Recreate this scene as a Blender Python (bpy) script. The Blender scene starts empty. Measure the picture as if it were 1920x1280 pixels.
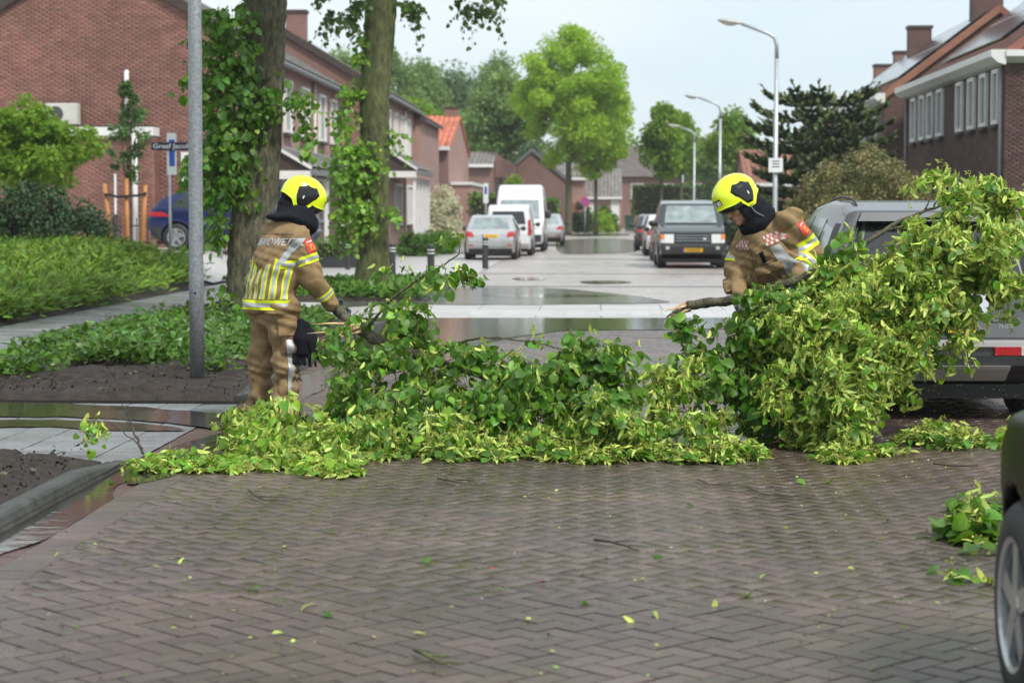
import bpy, math, random
import numpy as np
from mathutils import Vector, Matrix
rad = math.radians
random.seed(7)
rng = np.random.default_rng(7)
SC = bpy.context.scene
COL = SC.collection

# ------------------------------------------------------------------ camera
cam_d = bpy.data.cameras.new('camera')
cam = bpy.data.objects.new('camera', cam_d)
COL.objects.link(cam)
SC.camera = cam
CAM_P = Vector((0, 0, 1.6))
PITCH, YAW, FOC = 3.755, 2.38, 3733.0
cam.location = CAM_P
cam.rotation_euler = (rad(90 - PITCH), 0, rad(YAW))
cam_d.lens = 70.0
cam_d.sensor_width = 36.0
cam_d.clip_start = 0.1
cam_d.clip_end = 6000
cam_d.dof.use_dof = True
cam_d.dof.focus_distance = 14.3
cam_d.dof.aperture_fstop = 3.2

# ------------------------------------------------------------------ world, sun, exposure
world = bpy.data.worlds.new('World')
SC.world = world
world.use_nodes = True
SUN_EL, SUN_AZ = 52.0, 140.0          # azimuth clockwise from +Y (the street direction)
def build_world():
    nt = world.node_tree
    nt.nodes.clear()
    N = nt.nodes.new
    out = N('ShaderNodeOutputWorld')
    sky = N('ShaderNodeTexSky')
    sky.sky_type = 'NISHITA'
    sky.sun_disc = False
    sky.sun_elevation = rad(SUN_EL)
    sky.sun_rotation = rad(SUN_AZ)
    sky.air_density = 1.0
    sky.dust_density = 2.0
    bg1 = N('ShaderNodeBackground'); bg1.inputs[1].default_value = 0.06
    nt.links.new(sky.outputs[0], bg1.inputs[0])
    tc = N('ShaderNodeTexCoord')
    mp = N('ShaderNodeMapping'); mp.inputs['Scale'].default_value = (1.2, 1.2, 3.0)
    nz = N('ShaderNodeTexNoise'); nz.inputs['Scale'].default_value = 1.6; nz.inputs['Detail'].default_value = 4.0
    nt.links.new(tc.outputs['Generated'], mp.inputs[0]); nt.links.new(mp.outputs[0], nz.inputs[0])
    cr = N('ShaderNodeValToRGB')
    cr.color_ramp.elements[0].position = 0.36; cr.color_ramp.elements[0].color = (0.70, 0.83, 0.92, 1)
    cr.color_ramp.elements[1].position = 0.66; cr.color_ramp.elements[1].color = (0.97, 1.0, 1.0, 1)
    nt.links.new(nz.outputs['Fac'], cr.inputs[0])
    bg2 = N('ShaderNodeBackground'); bg2.inputs[1].default_value = 0.455
    nt.links.new(cr.outputs[0], bg2.inputs[0])
    mx = N('ShaderNodeMixShader'); mx.inputs[0].default_value = 0.85
    nt.links.new(bg1.outputs[0], mx.inputs[1]); nt.links.new(bg2.outputs[0], mx.inputs[2])
    nt.links.new(mx.outputs[0], out.inputs[0])
build_world()
sun_d = bpy.data.lights.new('sun', 'SUN')
sun = bpy.data.objects.new('sun', sun_d)
COL.objects.link(sun)
sun_d.energy = 1.5
sun_d.angle = rad(11)
sun_d.color = (1.0, 0.96, 0.9)
_sd = Vector((math.sin(rad(SUN_AZ)) * math.cos(rad(SUN_EL)), math.cos(rad(SUN_AZ)) * math.cos(rad(SUN_EL)), math.sin(rad(SUN_EL))))
sun.rotation_euler = _sd.to_track_quat('Z', 'Y').to_euler()
sun.location = (8, -8, 30)
SC.view_settings.view_transform = 'Standard'
SC.view_settings.look = 'None'
SC.view_settings.gamma = 1.0
SC.view_settings.use_curve_mapping = False
SC.view_settings.exposure = 1.32
SC.cycles.max_bounces = 6
SC.cycles.transparent_max_bounces = 8
SC.cycles.use_denoising = True
SC.cycles.volume_bounces = 1

# ------------------------------------------------------------------ measuring helper: photo pixel + distance along the street -> point in the place
_Rm = cam.rotation_euler.to_matrix()
def at(px, py, Y):
    d = _Rm @ Vector(((px - 960) / FOC, -(py - 640) / FOC, -1.0))
    t = Y / d.y
    return Vector((d.x * t, Y, 1.6 + d.z * t))
def ground(px, py, z=0.0):
    d = _Rm @ Vector(((px - 960) / FOC, -(py - 640) / FOC, -1.0))
    t = (z - 1.6) / d.z
    return Vector((d.x * t, d.y * t, z))
def V3(*a): return np.array(a, dtype=float)

# ------------------------------------------------------------------ mesh helpers
def mesh_np(name, V, F, attr=None, smooth=False):
    V = np.asarray(V, dtype=np.float32); F = np.asarray(F, dtype=np.int32)
    me = bpy.data.meshes.new(name)
    nv, nf, k = len(V), len(F), F.shape[1]
    me.vertices.add(nv); me.vertices.foreach_set('co', V.ravel())
    me.loops.add(nf * k); me.loops.foreach_set('vertex_index', F.ravel())
    me.polygons.add(nf)
    me.polygons.foreach_set('loop_start', np.arange(0, nf * k, k, dtype=np.int32))
    me.polygons.foreach_set('loop_total', np.full(nf, k, dtype=np.int32))
    if attr is not None:
        a = me.attributes.new('rnd', 'FLOAT', 'POINT')
        a.data.foreach_set('value', np.asarray(attr, dtype=np.float32))
    me.update(calc_edges=True)
    if smooth:
        me.polygons.foreach_set('use_smooth', np.ones(nf, dtype=bool))
    me.validate()
    return me

class MB:
    def __init__(s): s.v = []; s.f = []
    def raw(s, vs, fs):
        b = len(s.v); s.v += [tuple(x) for x in vs]; s.f += [tuple(b + i for i in f) for f in fs]; return s
    def box(s, x0, x1, y0, y1, z0, z1):
        return s.raw([(x0,y0,z0),(x1,y0,z0),(x1,y1,z0),(x0,y1,z0),(x0,y0,z1),(x1,y0,z1),(x1,y1,z1),(x0,y1,z1)],
                     [(0,3,2,1),(4,5,6,7),(0,1,5,4),(1,2,6,5),(2,3,7,6),(3,0,4,7)])
    def bbox(s, x0, x1, y0, y1, z0, z1, b=0.01):      # box with chamfered top
        return s.raw([(x0,y0,z0),(x1,y0,z0),(x1,y1,z0),(x0,y1,z0),(x0,y0,z1-b),(x1,y0,z1-b),(x1,y1,z1-b),(x0,y1,z1-b),
                      (x0+b,y0+b,z1),(x1-b,y0+b,z1),(x1-b,y1-b,z1),(x0+b,y1-b,z1)],
                     [(0,3,2,1),(0,1,5,4),(1,2,6,5),(2,3,7,6),(3,0,4,7),(4,5,9,8),(5,6,10,9),(6,7,11,10),(7,4,8,11),(8,9,10,11)])
    def prism(s, poly, a0, a1, fn):                    # poly 2D, extruded from a0 to a1; fn(u, v, a) -> point
        n = len(poly)
        vs = [fn(u, v, a0) for u, v in poly] + [fn(u, v, a1) for u, v in poly]
        fs = [tuple(range(n - 1, -1, -1)), tuple(range(n, 2 * n))] + [(i, (i + 1) % n, n + (i + 1) % n, n + i) for i in range(n)]
        return s.raw(vs, fs)
    def tube(s, pts, rr, n=8, cap=True):
        pts = [Vector(p) for p in pts]
        if not hasattr(rr, '__len__'): rr = [rr] * len(pts)
        vs = []; fs = []
        prev = None
        for i, p in enumerate(pts):
            t = (pts[min(i + 1, len(pts) - 1)] - pts[max(i - 1, 0)])
            t = t.normalized() if t.length > 1e-9 else Vector((0, 0, 1))
            if prev is None:
                a = Vector((1, 0, 0)) if abs(t.x) < 0.9 else Vector((0, 1, 0))
                u = t.cross(a).normalized()
            else:
                u = prev - t * prev.dot(t)
                u = u.normalized() if u.length > 1e-6 else t.orthogonal().normalized()
            prev = u
            w = t.cross(u)
            for k in range(n):
                c = 2 * math.pi * k / n
                vs.append(p + (u * math.cos(c) + w * math.sin(c)) * rr[i])
        for i in range(len(pts) - 1):
            for k in range(n):
                a = i * n + k; b = i * n + (k + 1) % n
                fs.append((a, b, b + n, a + n))
        if cap:
            fs.append(tuple(range(n - 1, -1, -1)))
            fs.append(tuple((len(pts) - 1) * n + k for k in range(n)))
        return s.raw(vs, fs)
    def lathe(s, prof, n=24, fn=lambda r, h, c, sn: (r * c, r * sn, h)):   # prof: (r, h)
        vs = []
        for r, h in prof:
            for k in range(n):
                a = 2 * math.pi * k / n
                vs.append(fn(r, h, math.cos(a), math.sin(a)))
        fs = []
        for i in range(len(prof) - 1):
            for k in range(n):
                a = i * n + k; b = i * n + (k + 1) % n
                fs.append((a, b, b + n, a + n))
        return s.raw(vs, fs)
    def grid(s, G):                                    # G: (nu, nv, 3)
        nu, nv = G.shape[:2]
        return s.raw(G.reshape(-1, 3).tolist(), [(i*nv+j, (i+1)*nv+j, (i+1)*nv+j+1, i*nv+j+1) for i in range(nu-1) for j in range(nv-1)])
    def mesh(s, name, smooth=False, base=(0, 0, 0)):
        me = bpy.data.meshes.new(name)
        bx, by, bz = base
        me.from_pydata([(x - bx, y - by, z - bz) for x, y, z in s.v], [], s.f)
        me.update()
        if smooth: me.polygons.foreach_set('use_smooth', [True] * len(me.polygons))
        return me
    def build(s, name, m, parent=None, base=(0, 0, 0), smooth=False):
        return link(name, s.mesh(name, smooth, base), m, parent)

def link(name, me, m, parent=None, loc=None):
    o = bpy.data.objects.new(name, me)
    COL.objects.link(o)
    if m is not None and not me.materials: me.materials.append(m)
    if parent is not None: o.parent = parent
    if loc is not None: o.location = loc
    return o
def tag(o, label, cat, group=None):
    o['label'] = label; o['category'] = cat
    if group: o['group'] = group
    return o
def thing(name, label, cat, loc=(0, 0, 0), rz=0.0, group=None):
    o = bpy.data.objects.new(name, None); COL.objects.link(o)
    o.empty_display_size = 0.2
    o.location = loc; o.rotation_euler = (0, 0, rz)
    return tag(o, label, cat, group)
def struct(o): o['kind'] = 'structure'; return o
def stuff(o): o['kind'] = 'stuff'; return o

# ------------------------------------------------------------------ scalar fields -> smooth meshes
def surf_nets(f, lo, hi, h):
    lo = np.array(lo, float); hi = np.array(hi, float)
    n = np.ceil((hi - lo) / h).astype(int) + 1
    xs = (lo[0] + h * np.arange(n[0]))[:, None, None]
    ys = (lo[1] + h * np.arange(n[1]))[None, :, None]
    zs = (lo[2] + h * np.arange(n[2]))[None, None, :]
    D = np.broadcast_to(f(xs, ys, zs), tuple(n)).astype(np.float32)
    D = D + np.float32(1e-7)
    ins = D < 0
    c = [ins[i:n[0]-1+i, j:n[1]-1+j, k:n[2]-1+k] for i in (0, 1) for j in (0, 1) for k in (0, 1)]
    s = sum(x.astype(np.int8) for x in c)
    act = (s > 0) & (s < 8)
    I, J, K = np.nonzero(act)
    idx = np.full(act.shape, -1, np.int64); idx[I, J, K] = np.arange(len(I))
    acc = np.zeros((len(I), 3)); cnt = np.zeros(len(I))
    corners = [(i, j, k) for i in (0, 1) for j in (0, 1) for k in (0, 1)]
    for a in range(8):
        for b in range(a + 1, 8):
            ca, cb = np.array(corners[a]), np.array(corners[b])
            if np.abs(ca - cb).sum() != 1: continue
            da = D[I + ca[0], J + ca[1], K + ca[2]]; db = D[I + cb[0], J + cb[1], K + cb[2]]
            m = (da < 0) != (db < 0)
            t = np.where(m, da / np.where(m, da - db, 1), 0)
            p = ca[None, :] + t[:, None] * (cb - ca)[None, :]
            acc += p * m[:, None]; cnt += m
    Vv = acc / cnt[:, None] + np.stack([I, J, K], 1)
    Vv = lo + Vv * h
    faces = []
    for ax in range(3):
        sl0 = [slice(None)] * 3; sl1 = [slice(None)] * 3
        sl0[ax] = slice(0, n[ax] - 1); sl1[ax] = slice(1, n[ax])
        A, B = ins[tuple(sl0)], ins[tuple(sl1)]
        ch = A != B
        P = np.argwhere(ch)
        o1, o2 = [(1, 2), (2, 0), (0, 1)][ax]
        ok = (P[:, o1] > 0) & (P[:, o2] > 0) & (P[:, o1] < n[o1] - 1) & (P[:, o2] < n[o2] - 1)
        P = P[ok]
        fl = A[P[:, 0], P[:, 1], P[:, 2]]
        def q(d1, d2):
            Q = P.copy(); Q[:, o1] -= d1; Q[:, o2] -= d2
            return idx[Q[:, 0], Q[:, 1], Q[:, 2]]
        quad = np.stack([q(1, 1), q(0, 1), q(0, 0), q(1, 0)], 1)
        quad[~fl] = quad[~fl][:, ::-1]
        faces.append(quad)
    F = np.concatenate(faces)
    F = F[(F >= 0).all(1)]
    return Vv, F
def sdf_obj(name, f, lo, hi, h, m, parent, relax=1):
    Vv, F = surf_nets(f, lo, hi, h)
    for _ in range(relax):
        e = np.concatenate([F[:, [0, 1]], F[:, [1, 2]], F[:, [2, 3]], F[:, [3, 0]]])
        acc = np.zeros_like(Vv); cnt = np.zeros(len(Vv))
        for a, b in ((0, 1), (1, 0)):
            for ax in range(3): acc[:, ax] += np.bincount(e[:, a], Vv[e[:, b], ax], len(Vv))
            cnt += np.bincount(e[:, a], minlength=len(Vv))
        Vv = 0.5 * Vv + 0.5 * acc / cnt[:, None]
    return link(name, mesh_np(name, Vv, F, smooth=True), m, parent)
def smin(a, b, k):
    h = np.clip(0.5 + 0.5 * (b - a) / k, 0, 1)
    return b + (a - b) * h - k * h * (1 - h)
def smax(a, b, k): return -smin(-a, -b, k)
def rcone(x, y, z, a, b, ra, rb):
    a = np.asarray(a, float); b = np.asarray(b, float)
    d = b - a; L2 = float(d @ d)
    t = np.clip(((x - a[0]) * d[0] + (y - a[1]) * d[1] + (z - a[2]) * d[2]) / L2, 0, 1)
    return np.sqrt((x - a[0] - t * d[0])**2 + (y - a[1] - t * d[1])**2 + (z - a[2] - t * d[2])**2) - (ra + (rb - ra) * t)
def ellip(x, y, z, c, e, r):                           # e: 3 axes, r: 3 radii
    q = 0; g = 0
    for i in range(3):
        u = (x - c[0]) * e[i][0] + (y - c[1]) * e[i][1] + (z - c[2]) * e[i][2]
        q = q + (u / r[i])**2; g = g + (u / r[i]**2)**2
    k0 = np.sqrt(q)
    return k0 * (k0 - 1) / np.sqrt(g + 1e-9)
def shell_grid(f, O, Dv, tmax, off=0.004, n=60):       # first exit of f along rays O + t*D, pushed out by off; O, D: (nu, nv, 3)
    lo = np.zeros(O.shape[:2]); hi = np.full(O.shape[:2], tmax)
    ts = np.linspace(0, tmax, n); got = np.zeros(O.shape[:2], bool)
    for a, b in zip(ts[:-1], ts[1:]):
        p = O + Dv * b
        d = f(p[..., 0], p[..., 1], p[..., 2])
        m = (d > 0) & ~got
        lo[m] = a; hi[m] = b; got |= m
    for _ in range(12):
        mid = 0.5 * (lo + hi); p = O + Dv * mid[..., None]
        d = f(p[..., 0], p[..., 1], p[..., 2])
        lo = np.where(d > 0, lo, mid); hi = np.where(d > 0, mid, hi)
    return O + Dv * (0.5 * (lo + hi) + off)[..., None]

# ------------------------------------------------------------------ materials
MATS = {}
def mat(name, col, rough=0.6, var=0.15, nscale=8.0, bump=0.0, bscale=None, metal=0.0, spec=0.5, col2=None, detail=4.0,
        rvar=0.0, rnd=0.0, coat=0.0, trans=0.0, tcol=None, back=None, hue=0.0, stretch=None, emit=0.0, macro=0.0, mscale=0.6):
    m = bpy.data.materials.new(name); m.use_nodes = True
    nt = m.node_tree; nt.nodes.clear(); N = nt.nodes.new; L = nt.links.new
    out = N('ShaderNodeOutputMaterial'); p = N('ShaderNodeBsdfPrincipled')
    L(p.outputs[0], out.inputs[0])
    geo = N('ShaderNodeNewGeometry')
    vec = geo.outputs['Position']
    if stretch:
        mp = N('ShaderNodeMapping'); mp.inputs['Scale'].default_value = stretch; L(vec, mp.inputs[0]); vec = mp.outputs[0]
    nz = N('ShaderNodeTexNoise'); nz.inputs['Scale'].default_value = nscale; nz.inputs['Detail'].default_value = detail
    L(vec, nz.inputs['Vector'])
    c1 = tuple(max(0, c * (1 - var)) for c in col) + (1,)
    c2 = tuple(min(1, c * (1 + var)) for c in (col2 or col)) + (1,)
    cr = N('ShaderNodeValToRGB'); cr.color_ramp.elements[0].color = c1; cr.color_ramp.elements[1].color = c2
    cr.color_ramp.elements[0].position = 0.3; cr.color_ramp.elements[1].position = 0.7
    L(nz.outputs['Fac'], cr.inputs[0])
    colour = cr.outputs[0]
    if rnd > 0 or hue > 0:
        at_ = N('ShaderNodeAttribute'); at_.attribute_name = 'rnd'
        oi = N('ShaderNodeObjectInfo')
        ad = N('ShaderNodeMath'); ad.operation = 'ADD'; L(at_.outputs['Fac'], ad.inputs[0]); L(oi.outputs['Random'], ad.inputs[1])
        fr = N('ShaderNodeMath'); fr.operation = 'FRACT'; L(ad.outputs[0], fr.inputs[0])
        hs = N('ShaderNodeHueSaturation')
        mr = N('ShaderNodeMapRange'); mr.inputs['To Min'].default_value = 1 - rnd; mr.inputs['To Max'].default_value = 1 + rnd
        L(fr.outputs[0], mr.inputs['Value']); L(mr.outputs[0], hs.inputs['Value'])
        if hue > 0:
            m2 = N('ShaderNodeMath'); m2.operation = 'MULTIPLY'; m2.inputs[1].default_value = 7.31; L(fr.outputs[0], m2.inputs[0])
            f2 = N('ShaderNodeMath'); f2.operation = 'FRACT'; L(m2.outputs[0], f2.inputs[0])
            mh = N('ShaderNodeMapRange'); mh.inputs['To Min'].default_value = 0.5 - hue; mh.inputs['To Max'].default_value = 0.5 + hue
            L(f2.outputs[0], mh.inputs['Value']); L(mh.outputs[0], hs.inputs['Hue'])
        L(colour, hs.inputs['Color']); colour = hs.outputs[0]
    if macro > 0:                                             # broad stains and dirt
        n3 = N('ShaderNodeTexNoise'); n3.inputs['Scale'].default_value = mscale; n3.inputs['Detail'].default_value = 7; n3.inputs['Roughness'].default_value = 0.62
        L(geo.outputs['Position'], n3.inputs['Vector'])
        r3 = N('ShaderNodeMapRange'); r3.inputs['From Min'].default_value = 0.3; r3.inputs['From Max'].default_value = 0.7
        r3.inputs['To Min'].default_value = 1 - macro; r3.inputs['To Max'].default_value = 1 + macro; L(n3.outputs['Fac'], r3.inputs['Value'])
        m3 = N('ShaderNodeMix'); m3.data_type = 'RGBA'; m3.blend_type = 'MULTIPLY'; m3.inputs[0].default_value = 1
        L(colour, m3.inputs[6]); L(r3.outputs[0], m3.inputs[7]); colour = m3.outputs[2]
    if back:
        mx = N('ShaderNodeMix'); mx.data_type = 'RGBA'
        L(geo.outputs['Backfacing'], mx.inputs[0]); L(colour, mx.inputs[6]); mx.inputs[7].default_value = tuple(back) + (1,)
        colour = mx.outputs[2]
    L(colour, p.inputs['Base Color'])
    p.inputs['Metallic'].default_value = metal
    p.inputs['Specular IOR Level'].default_value = spec
    p.inputs['Roughness'].default_value = rough
    p.inputs['Coat Weight'].default_value = coat
    p.inputs['Coat Roughness'].default_value = 0.05
    if emit:
        p.inputs['Emission Color'].default_value = tuple(col) + (1,); p.inputs['Emission Strength'].default_value = emit
    if rvar > 0:
        n2 = N('ShaderNodeTexNoise'); n2.inputs['Scale'].default_value = 1.3; n2.inputs['Detail'].default_value = 5
        L(geo.outputs['Position'], n2.inputs['Vector'])
        mr2 = N('ShaderNodeMapRange'); mr2.inputs['From Min'].default_value = 0.35; mr2.inputs['From Max'].default_value = 0.65
        mr2.inputs['To Min'].default_value = max(0.02, rough - rvar); mr2.inputs['To Max'].default_value = min(1, rough + rvar)
        L(n2.outputs['Fac'], mr2.inputs['Value']); L(mr2.outputs[0], p.inputs['Roughness'])
    if bump > 0:
        nb = N('ShaderNodeTexNoise'); nb.inputs['Scale'].default_value = bscale or nscale * 4; nb.inputs['Detail'].default_value = 5
        L(vec, nb.inputs['Vector'])
        bp = N('ShaderNodeBump'); bp.inputs['Strength'].default_value = bump; bp.inputs['Distance'].default_value = 0.02
        L(nb.outputs['Fac'], bp.inputs['Height']); L(bp.outputs[0], p.inputs['Normal'])
    if trans > 0:
        tr = N('ShaderNodeBsdfTranslucent'); mx = N('ShaderNodeMixShader'); mx.inputs[0].default_value = trans
        if tcol: tr.inputs[0].default_value = tuple(tcol) + (1,)
        else: L(colour, tr.inputs[0])
        L(p.outputs[0], mx.inputs[1]); L(tr.outputs[0], mx.inputs[2]); L(mx.outputs[0], out.inputs[0])
    MATS[name] = m
    return m
def M(n): return MATS[n]
def brickmat(name, cols, mortar, axes='xz', rough=0.75, bw=0.215, bh=0.0625, wet=0.0, msize=0.011):
    m = bpy.data.materials.new(name); m.use_nodes = True
    nt = m.node_tree; N = nt.nodes.new; L = nt.links.new
    p = nt.nodes['Principled BSDF']
    geo = N('ShaderNodeNewGeometry'); sp = N('ShaderNodeSeparateXYZ'); cb = N('ShaderNodeCombineXYZ')
    L(geo.outputs['Position'], sp.inputs[0])
    L(sp.outputs['XYZ'.index(axes[0].upper())], cb.inputs[0]); L(sp.outputs['XYZ'.index(axes[1].upper())], cb.inputs[1])
    b = N('ShaderNodeTexBrick'); L(cb.outputs[0], b.inputs['Vector'])
    b.inputs['Scale'].default_value = 1.0; b.inputs['Brick Width'].default_value = bw; b.inputs['Row Height'].default_value = bh
    b.inputs['Mortar Size'].default_value = msize / 2; b.inputs['Mortar Smooth'].default_value = 0.3
    b.inputs['Color1'].default_value = cols[0] + (1,); b.inputs['Color2'].default_value = cols[1] + (1,); b.inputs['Mortar'].default_value = mortar + (1,)
    nz = N('ShaderNodeTexNoise'); nz.inputs['Scale'].default_value = 0.9; nz.inputs['Detail'].default_value = 6; L(geo.outputs['Position'], nz.inputs['Vector'])
    mr = N('ShaderNodeMapRange'); mr.inputs['To Min'].default_value = 0.72; mr.inputs['To Max'].default_value = 1.25; L(nz.outputs['Fac'], mr.inputs['Value'])
    mu = N('ShaderNodeMix'); mu.data_type = 'RGBA'; mu.blend_type = 'MULTIPLY'; mu.inputs[0].default_value = 1
    L(b.outputs['Color'], mu.inputs[6]); L(mr.outputs[0], mu.inputs[7])
    L(mu.outputs[2], p.inputs['Base Color']); p.inputs['Roughness'].default_value = rough
    bp = N('ShaderNodeBump'); bp.inputs['Strength'].default_value = 0.5; bp.inputs['Distance'].default_value = 0.01; bp.invert = True
    L(b.outputs['Fac'], bp.inputs['Height']); L(bp.outputs[0], p.inputs['Normal'])
    MATS[name] = m
    return m

mat('paver', (0.092, 0.063, 0.053), 0.26, 0.25, 55, 0.25, 160, rnd=0.22, hue=0.014, rvar=0.14, spec=0.6, macro=0.38, mscale=0.7)
mat('joint_sand', (0.012, 0.010, 0.008), 0.9, 0.5, 30, 0.5, 90, spec=0.1)
mat('road_far', (0.34, 0.305, 0.285), 0.36, 0.14, 3.0, 0.10, 40, rvar=0.14, macro=0.2, mscale=0.25)
mat('slab', (0.19, 0.20, 0.205), 0.24, 0.14, 25, 0.15, 120, rnd=0.14, rvar=0.12, macro=0.35, mscale=1.2)
mat('slab_light', (0.44, 0.43, 0.42), 0.4, 0.14, 25, 0.15, 120, rnd=0.1, rvar=0.1)
mat('white_block', (0.5, 0.5, 0.5), 0.3, 0.12, 12, 0.1)
mat('kerb', (0.055, 0.055, 0.052), 0.5, 0.3, 14, 0.4, 90, rnd=0.1, rvar=0.12, macro=0.45, mscale=2.0, spec=0.35)
mat('red_paver', (0.085, 0.042, 0.033), 0.3, 0.25, 20, 0.3, 100, rnd=0.2, rvar=0.12)
mat('soil', (0.027, 0.019, 0.014), 0.7, 0.5, 9, 1.0, 30, spec=0.4)
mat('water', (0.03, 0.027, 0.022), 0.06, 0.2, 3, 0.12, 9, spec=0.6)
mat('water_ruffled', (0.13, 0.13, 0.128), 0.12, 0.2, 3, 0.2, 12, spec=1.0)  # grey base paints in pale sky sheen over the ruffled water
mat('grass_ground', (0.04, 0.07, 0.02), 0.9, 0.4, 3)
mat('concrete', (0.3, 0.29, 0.27), 0.7, 0.15, 6)
mat('galv', (0.30, 0.32, 0.335), 0.45, 0.25, 35, 0.1, 120, metal=0.55, detail=6)
mat('galv_far', (0.42, 0.45, 0.47), 0.45, 0.1, 8, metal=0.5)
mat('lamp_head', (0.42, 0.42, 0.4), 0.5, 0.1, 5)
mat('lamp_glass', (0.72, 0.70, 0.58), 0.25, 0.08, 8)
mat('bark', (0.062, 0.052, 0.036), 0.85, 0.5, 22, 1.0, 60, col2=(0.10, 0.095, 0.055), stretch=(1, 1, 0.3))
mat('bark_moss', (0.085, 0.078, 0.045), 0.85, 0.5, 14, 1.0, 50, col2=(0.085, 0.10, 0.03), stretch=(1, 1, 0.4))
mat('twig', (0.055, 0.042, 0.03), 0.7, 0.4, 30)
mat('twig_green', (0.10, 0.115, 0.04), 0.6, 0.3, 30)
mat('torn_wood', (0.52, 0.30, 0.15), 0.6, 0.35, 40, 0.6, 90, col2=(0.62, 0.42, 0.24), stretch=(0.3, 1, 1))
mat('leaf', (0.064, 0.165, 0.012), 0.45, 0.35, 14, 0.1, 60, rnd=0.5, hue=0.02, trans=0.28, tcol=(0.20, 0.40, 0.018), back=(0.11, 0.21, 0.05), spec=0.4)
mat('leaf_light', (0.16, 0.33, 0.022), 0.45, 0.3, 14, rnd=0.35, hue=0.02, trans=0.32, tcol=(0.28, 0.48, 0.03), back=(0.17, 0.29, 0.07))
mat('bract', (0.53, 0.67, 0.14), 0.5, 0.2, 20, rnd=0.3, hue=0.02, trans=0.35)
mat('blossom', (0.64, 0.64, 0.14), 0.6, 0.25, 30, rnd=0.3, hue=0.025, trans=0.2)
mat('leaf_tree', (0.04, 0.095, 0.014), 0.4, 0.3, 5, rnd=0.35, hue=0.02, trans=0.3, tcol=(0.16, 0.28, 0.02))
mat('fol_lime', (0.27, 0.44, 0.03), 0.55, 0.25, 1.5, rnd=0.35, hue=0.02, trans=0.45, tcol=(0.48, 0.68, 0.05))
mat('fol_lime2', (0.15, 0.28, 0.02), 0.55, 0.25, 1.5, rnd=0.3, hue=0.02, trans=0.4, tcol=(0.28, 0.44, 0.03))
mat('fol_far', (0.17, 0.28, 0.085), 0.6, 0.3, 0.6, rnd=0.3, hue=0.02, trans=0.4, tcol=(0.28, 0.42, 0.1))  # fol_far and fol_dark: distance haze lightened into the leaf colour
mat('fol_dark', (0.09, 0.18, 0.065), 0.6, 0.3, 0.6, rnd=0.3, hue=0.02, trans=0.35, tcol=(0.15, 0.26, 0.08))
mat('fol_arau', (0.045, 0.08, 0.028), 0.55, 0.35, 3, rnd=0.4, hue=0.03)
mat('fol_arau_tip', (0.12, 0.17, 0.05), 0.55, 0.3, 3, rnd=0.4, hue=0.03)
mat('fol_brown', (0.15, 0.20, 0.045), 0.6, 0.3, 2, col2=(0.27, 0.23, 0.10), rnd=0.4, hue=0.05, trans=0.3)
mat('fol_juniper', (0.10, 0.21, 0.015), 0.6, 0.35, 1.3, rnd=0.4, hue=0.025, trans=0.3, col2=(0.15, 0.25, 0.02))
mat('fol_hedge', (0.08, 0.19, 0.015), 0.6, 0.3, 2, rnd=0.35, hue=0.02, trans=0.3)
mat('fol_herb', (0.06, 0.145, 0.012), 0.42, 0.35, 3, rnd=0.5, hue=0.025, trans=0.25, tcol=(0.15, 0.28, 0.025))
mat('fol_dkshrub', (0.04, 0.085, 0.03), 0.6, 0.3, 2, rnd=0.35, hue=0.02, trans=0.2)
mat('fol_cream', (0.66, 0.66, 0.46), 0.6, 0.2, 2, rnd=0.28, hue=0.04, trans=0.3)
mat('oak_leaf', (0.10, 0.19, 0.05), 0.5, 0.3, 2, rnd=0.35, hue=0.02, trans=0.3)
mat('stake', (0.42, 0.18, 0.055), 0.65, 0.25, 10, 0.2, 50, stretch=(1, 1, 0.2))
mat('rubber', (0.012, 0.012, 0.013), 0.6, 0.3, 20)
mat('tyre', (0.014, 0.014, 0.015), 0.55, 0.3, 40, 0.2, 120)
mat('black', (0.010, 0.010, 0.012), 0.45, 0.3, 20)
mat('black_gloss', (0.012, 0.013, 0.015), 0.12, 0.2, 10)
mat('plastic_dark', (0.032, 0.034, 0.037), 0.5, 0.2, 30)
mat('glass_dark', (0.018, 0.021, 0.024), 0.04, 0.2, 2, spec=0.8)
mat('glass_wet', (0.02, 0.024, 0.027), 0.06, 0.3, 30, spec=0.8)
mat('windscreen', (0.24, 0.29, 0.30), 0.08, 0.3, 4, spec=0.8)  # pale base stands in for sky reflected in and showing through glass
mat('window_pane', (0.10, 0.13, 0.15), 0.06, 0.3, 1.5, spec=0.8)
mat('alloy', (0.55, 0.56, 0.57), 0.28, 0.1, 10, metal=0.85)
mat('alloy_dark', (0.25, 0.26, 0.27), 0.3, 0.2, 10, metal=0.85)
mat('chrome', (0.7, 0.71, 0.72), 0.15, 0.05, 10, metal=1.0)
mat('paint_grey', (0.09, 0.095, 0.10), 0.36, 0.08, 4, metal=0.4, coat=0.5)
mat('paint_silverrim', (0.5, 0.5, 0.49), 0.4, 0.08, 4)
mat('paint_near', (0.003, 0.0035, 0.003), 0.3, 0.2, 3, spec=0.08)
mat('paint_silver', (0.50, 0.51, 0.52), 0.3, 0.06, 3, metal=0.6, coat=0.8)
mat('paint_white', (0.72, 0.73, 0.74), 0.35, 0.05, 2, coat=0.8)
mat('paint_disco', (0.045, 0.055, 0.063), 0.3, 0.1, 3, metal=0.5, coat=1.0)
mat('paint_red', (0.42, 0.018, 0.03), 0.3, 0.1, 3, coat=1.0)
mat('paint_blue', (0.006, 0.014, 0.085), 0.3, 0.1, 3, metal=0.2, coat=0.6)
mat('lamp_red', (0.45, 0.012, 0.018), 0.15, 0.15, 20, coat=0.6)
mat('lamp_clear', (0.62, 0.62, 0.6), 0.15, 0.2, 30, coat=0.6)
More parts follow.
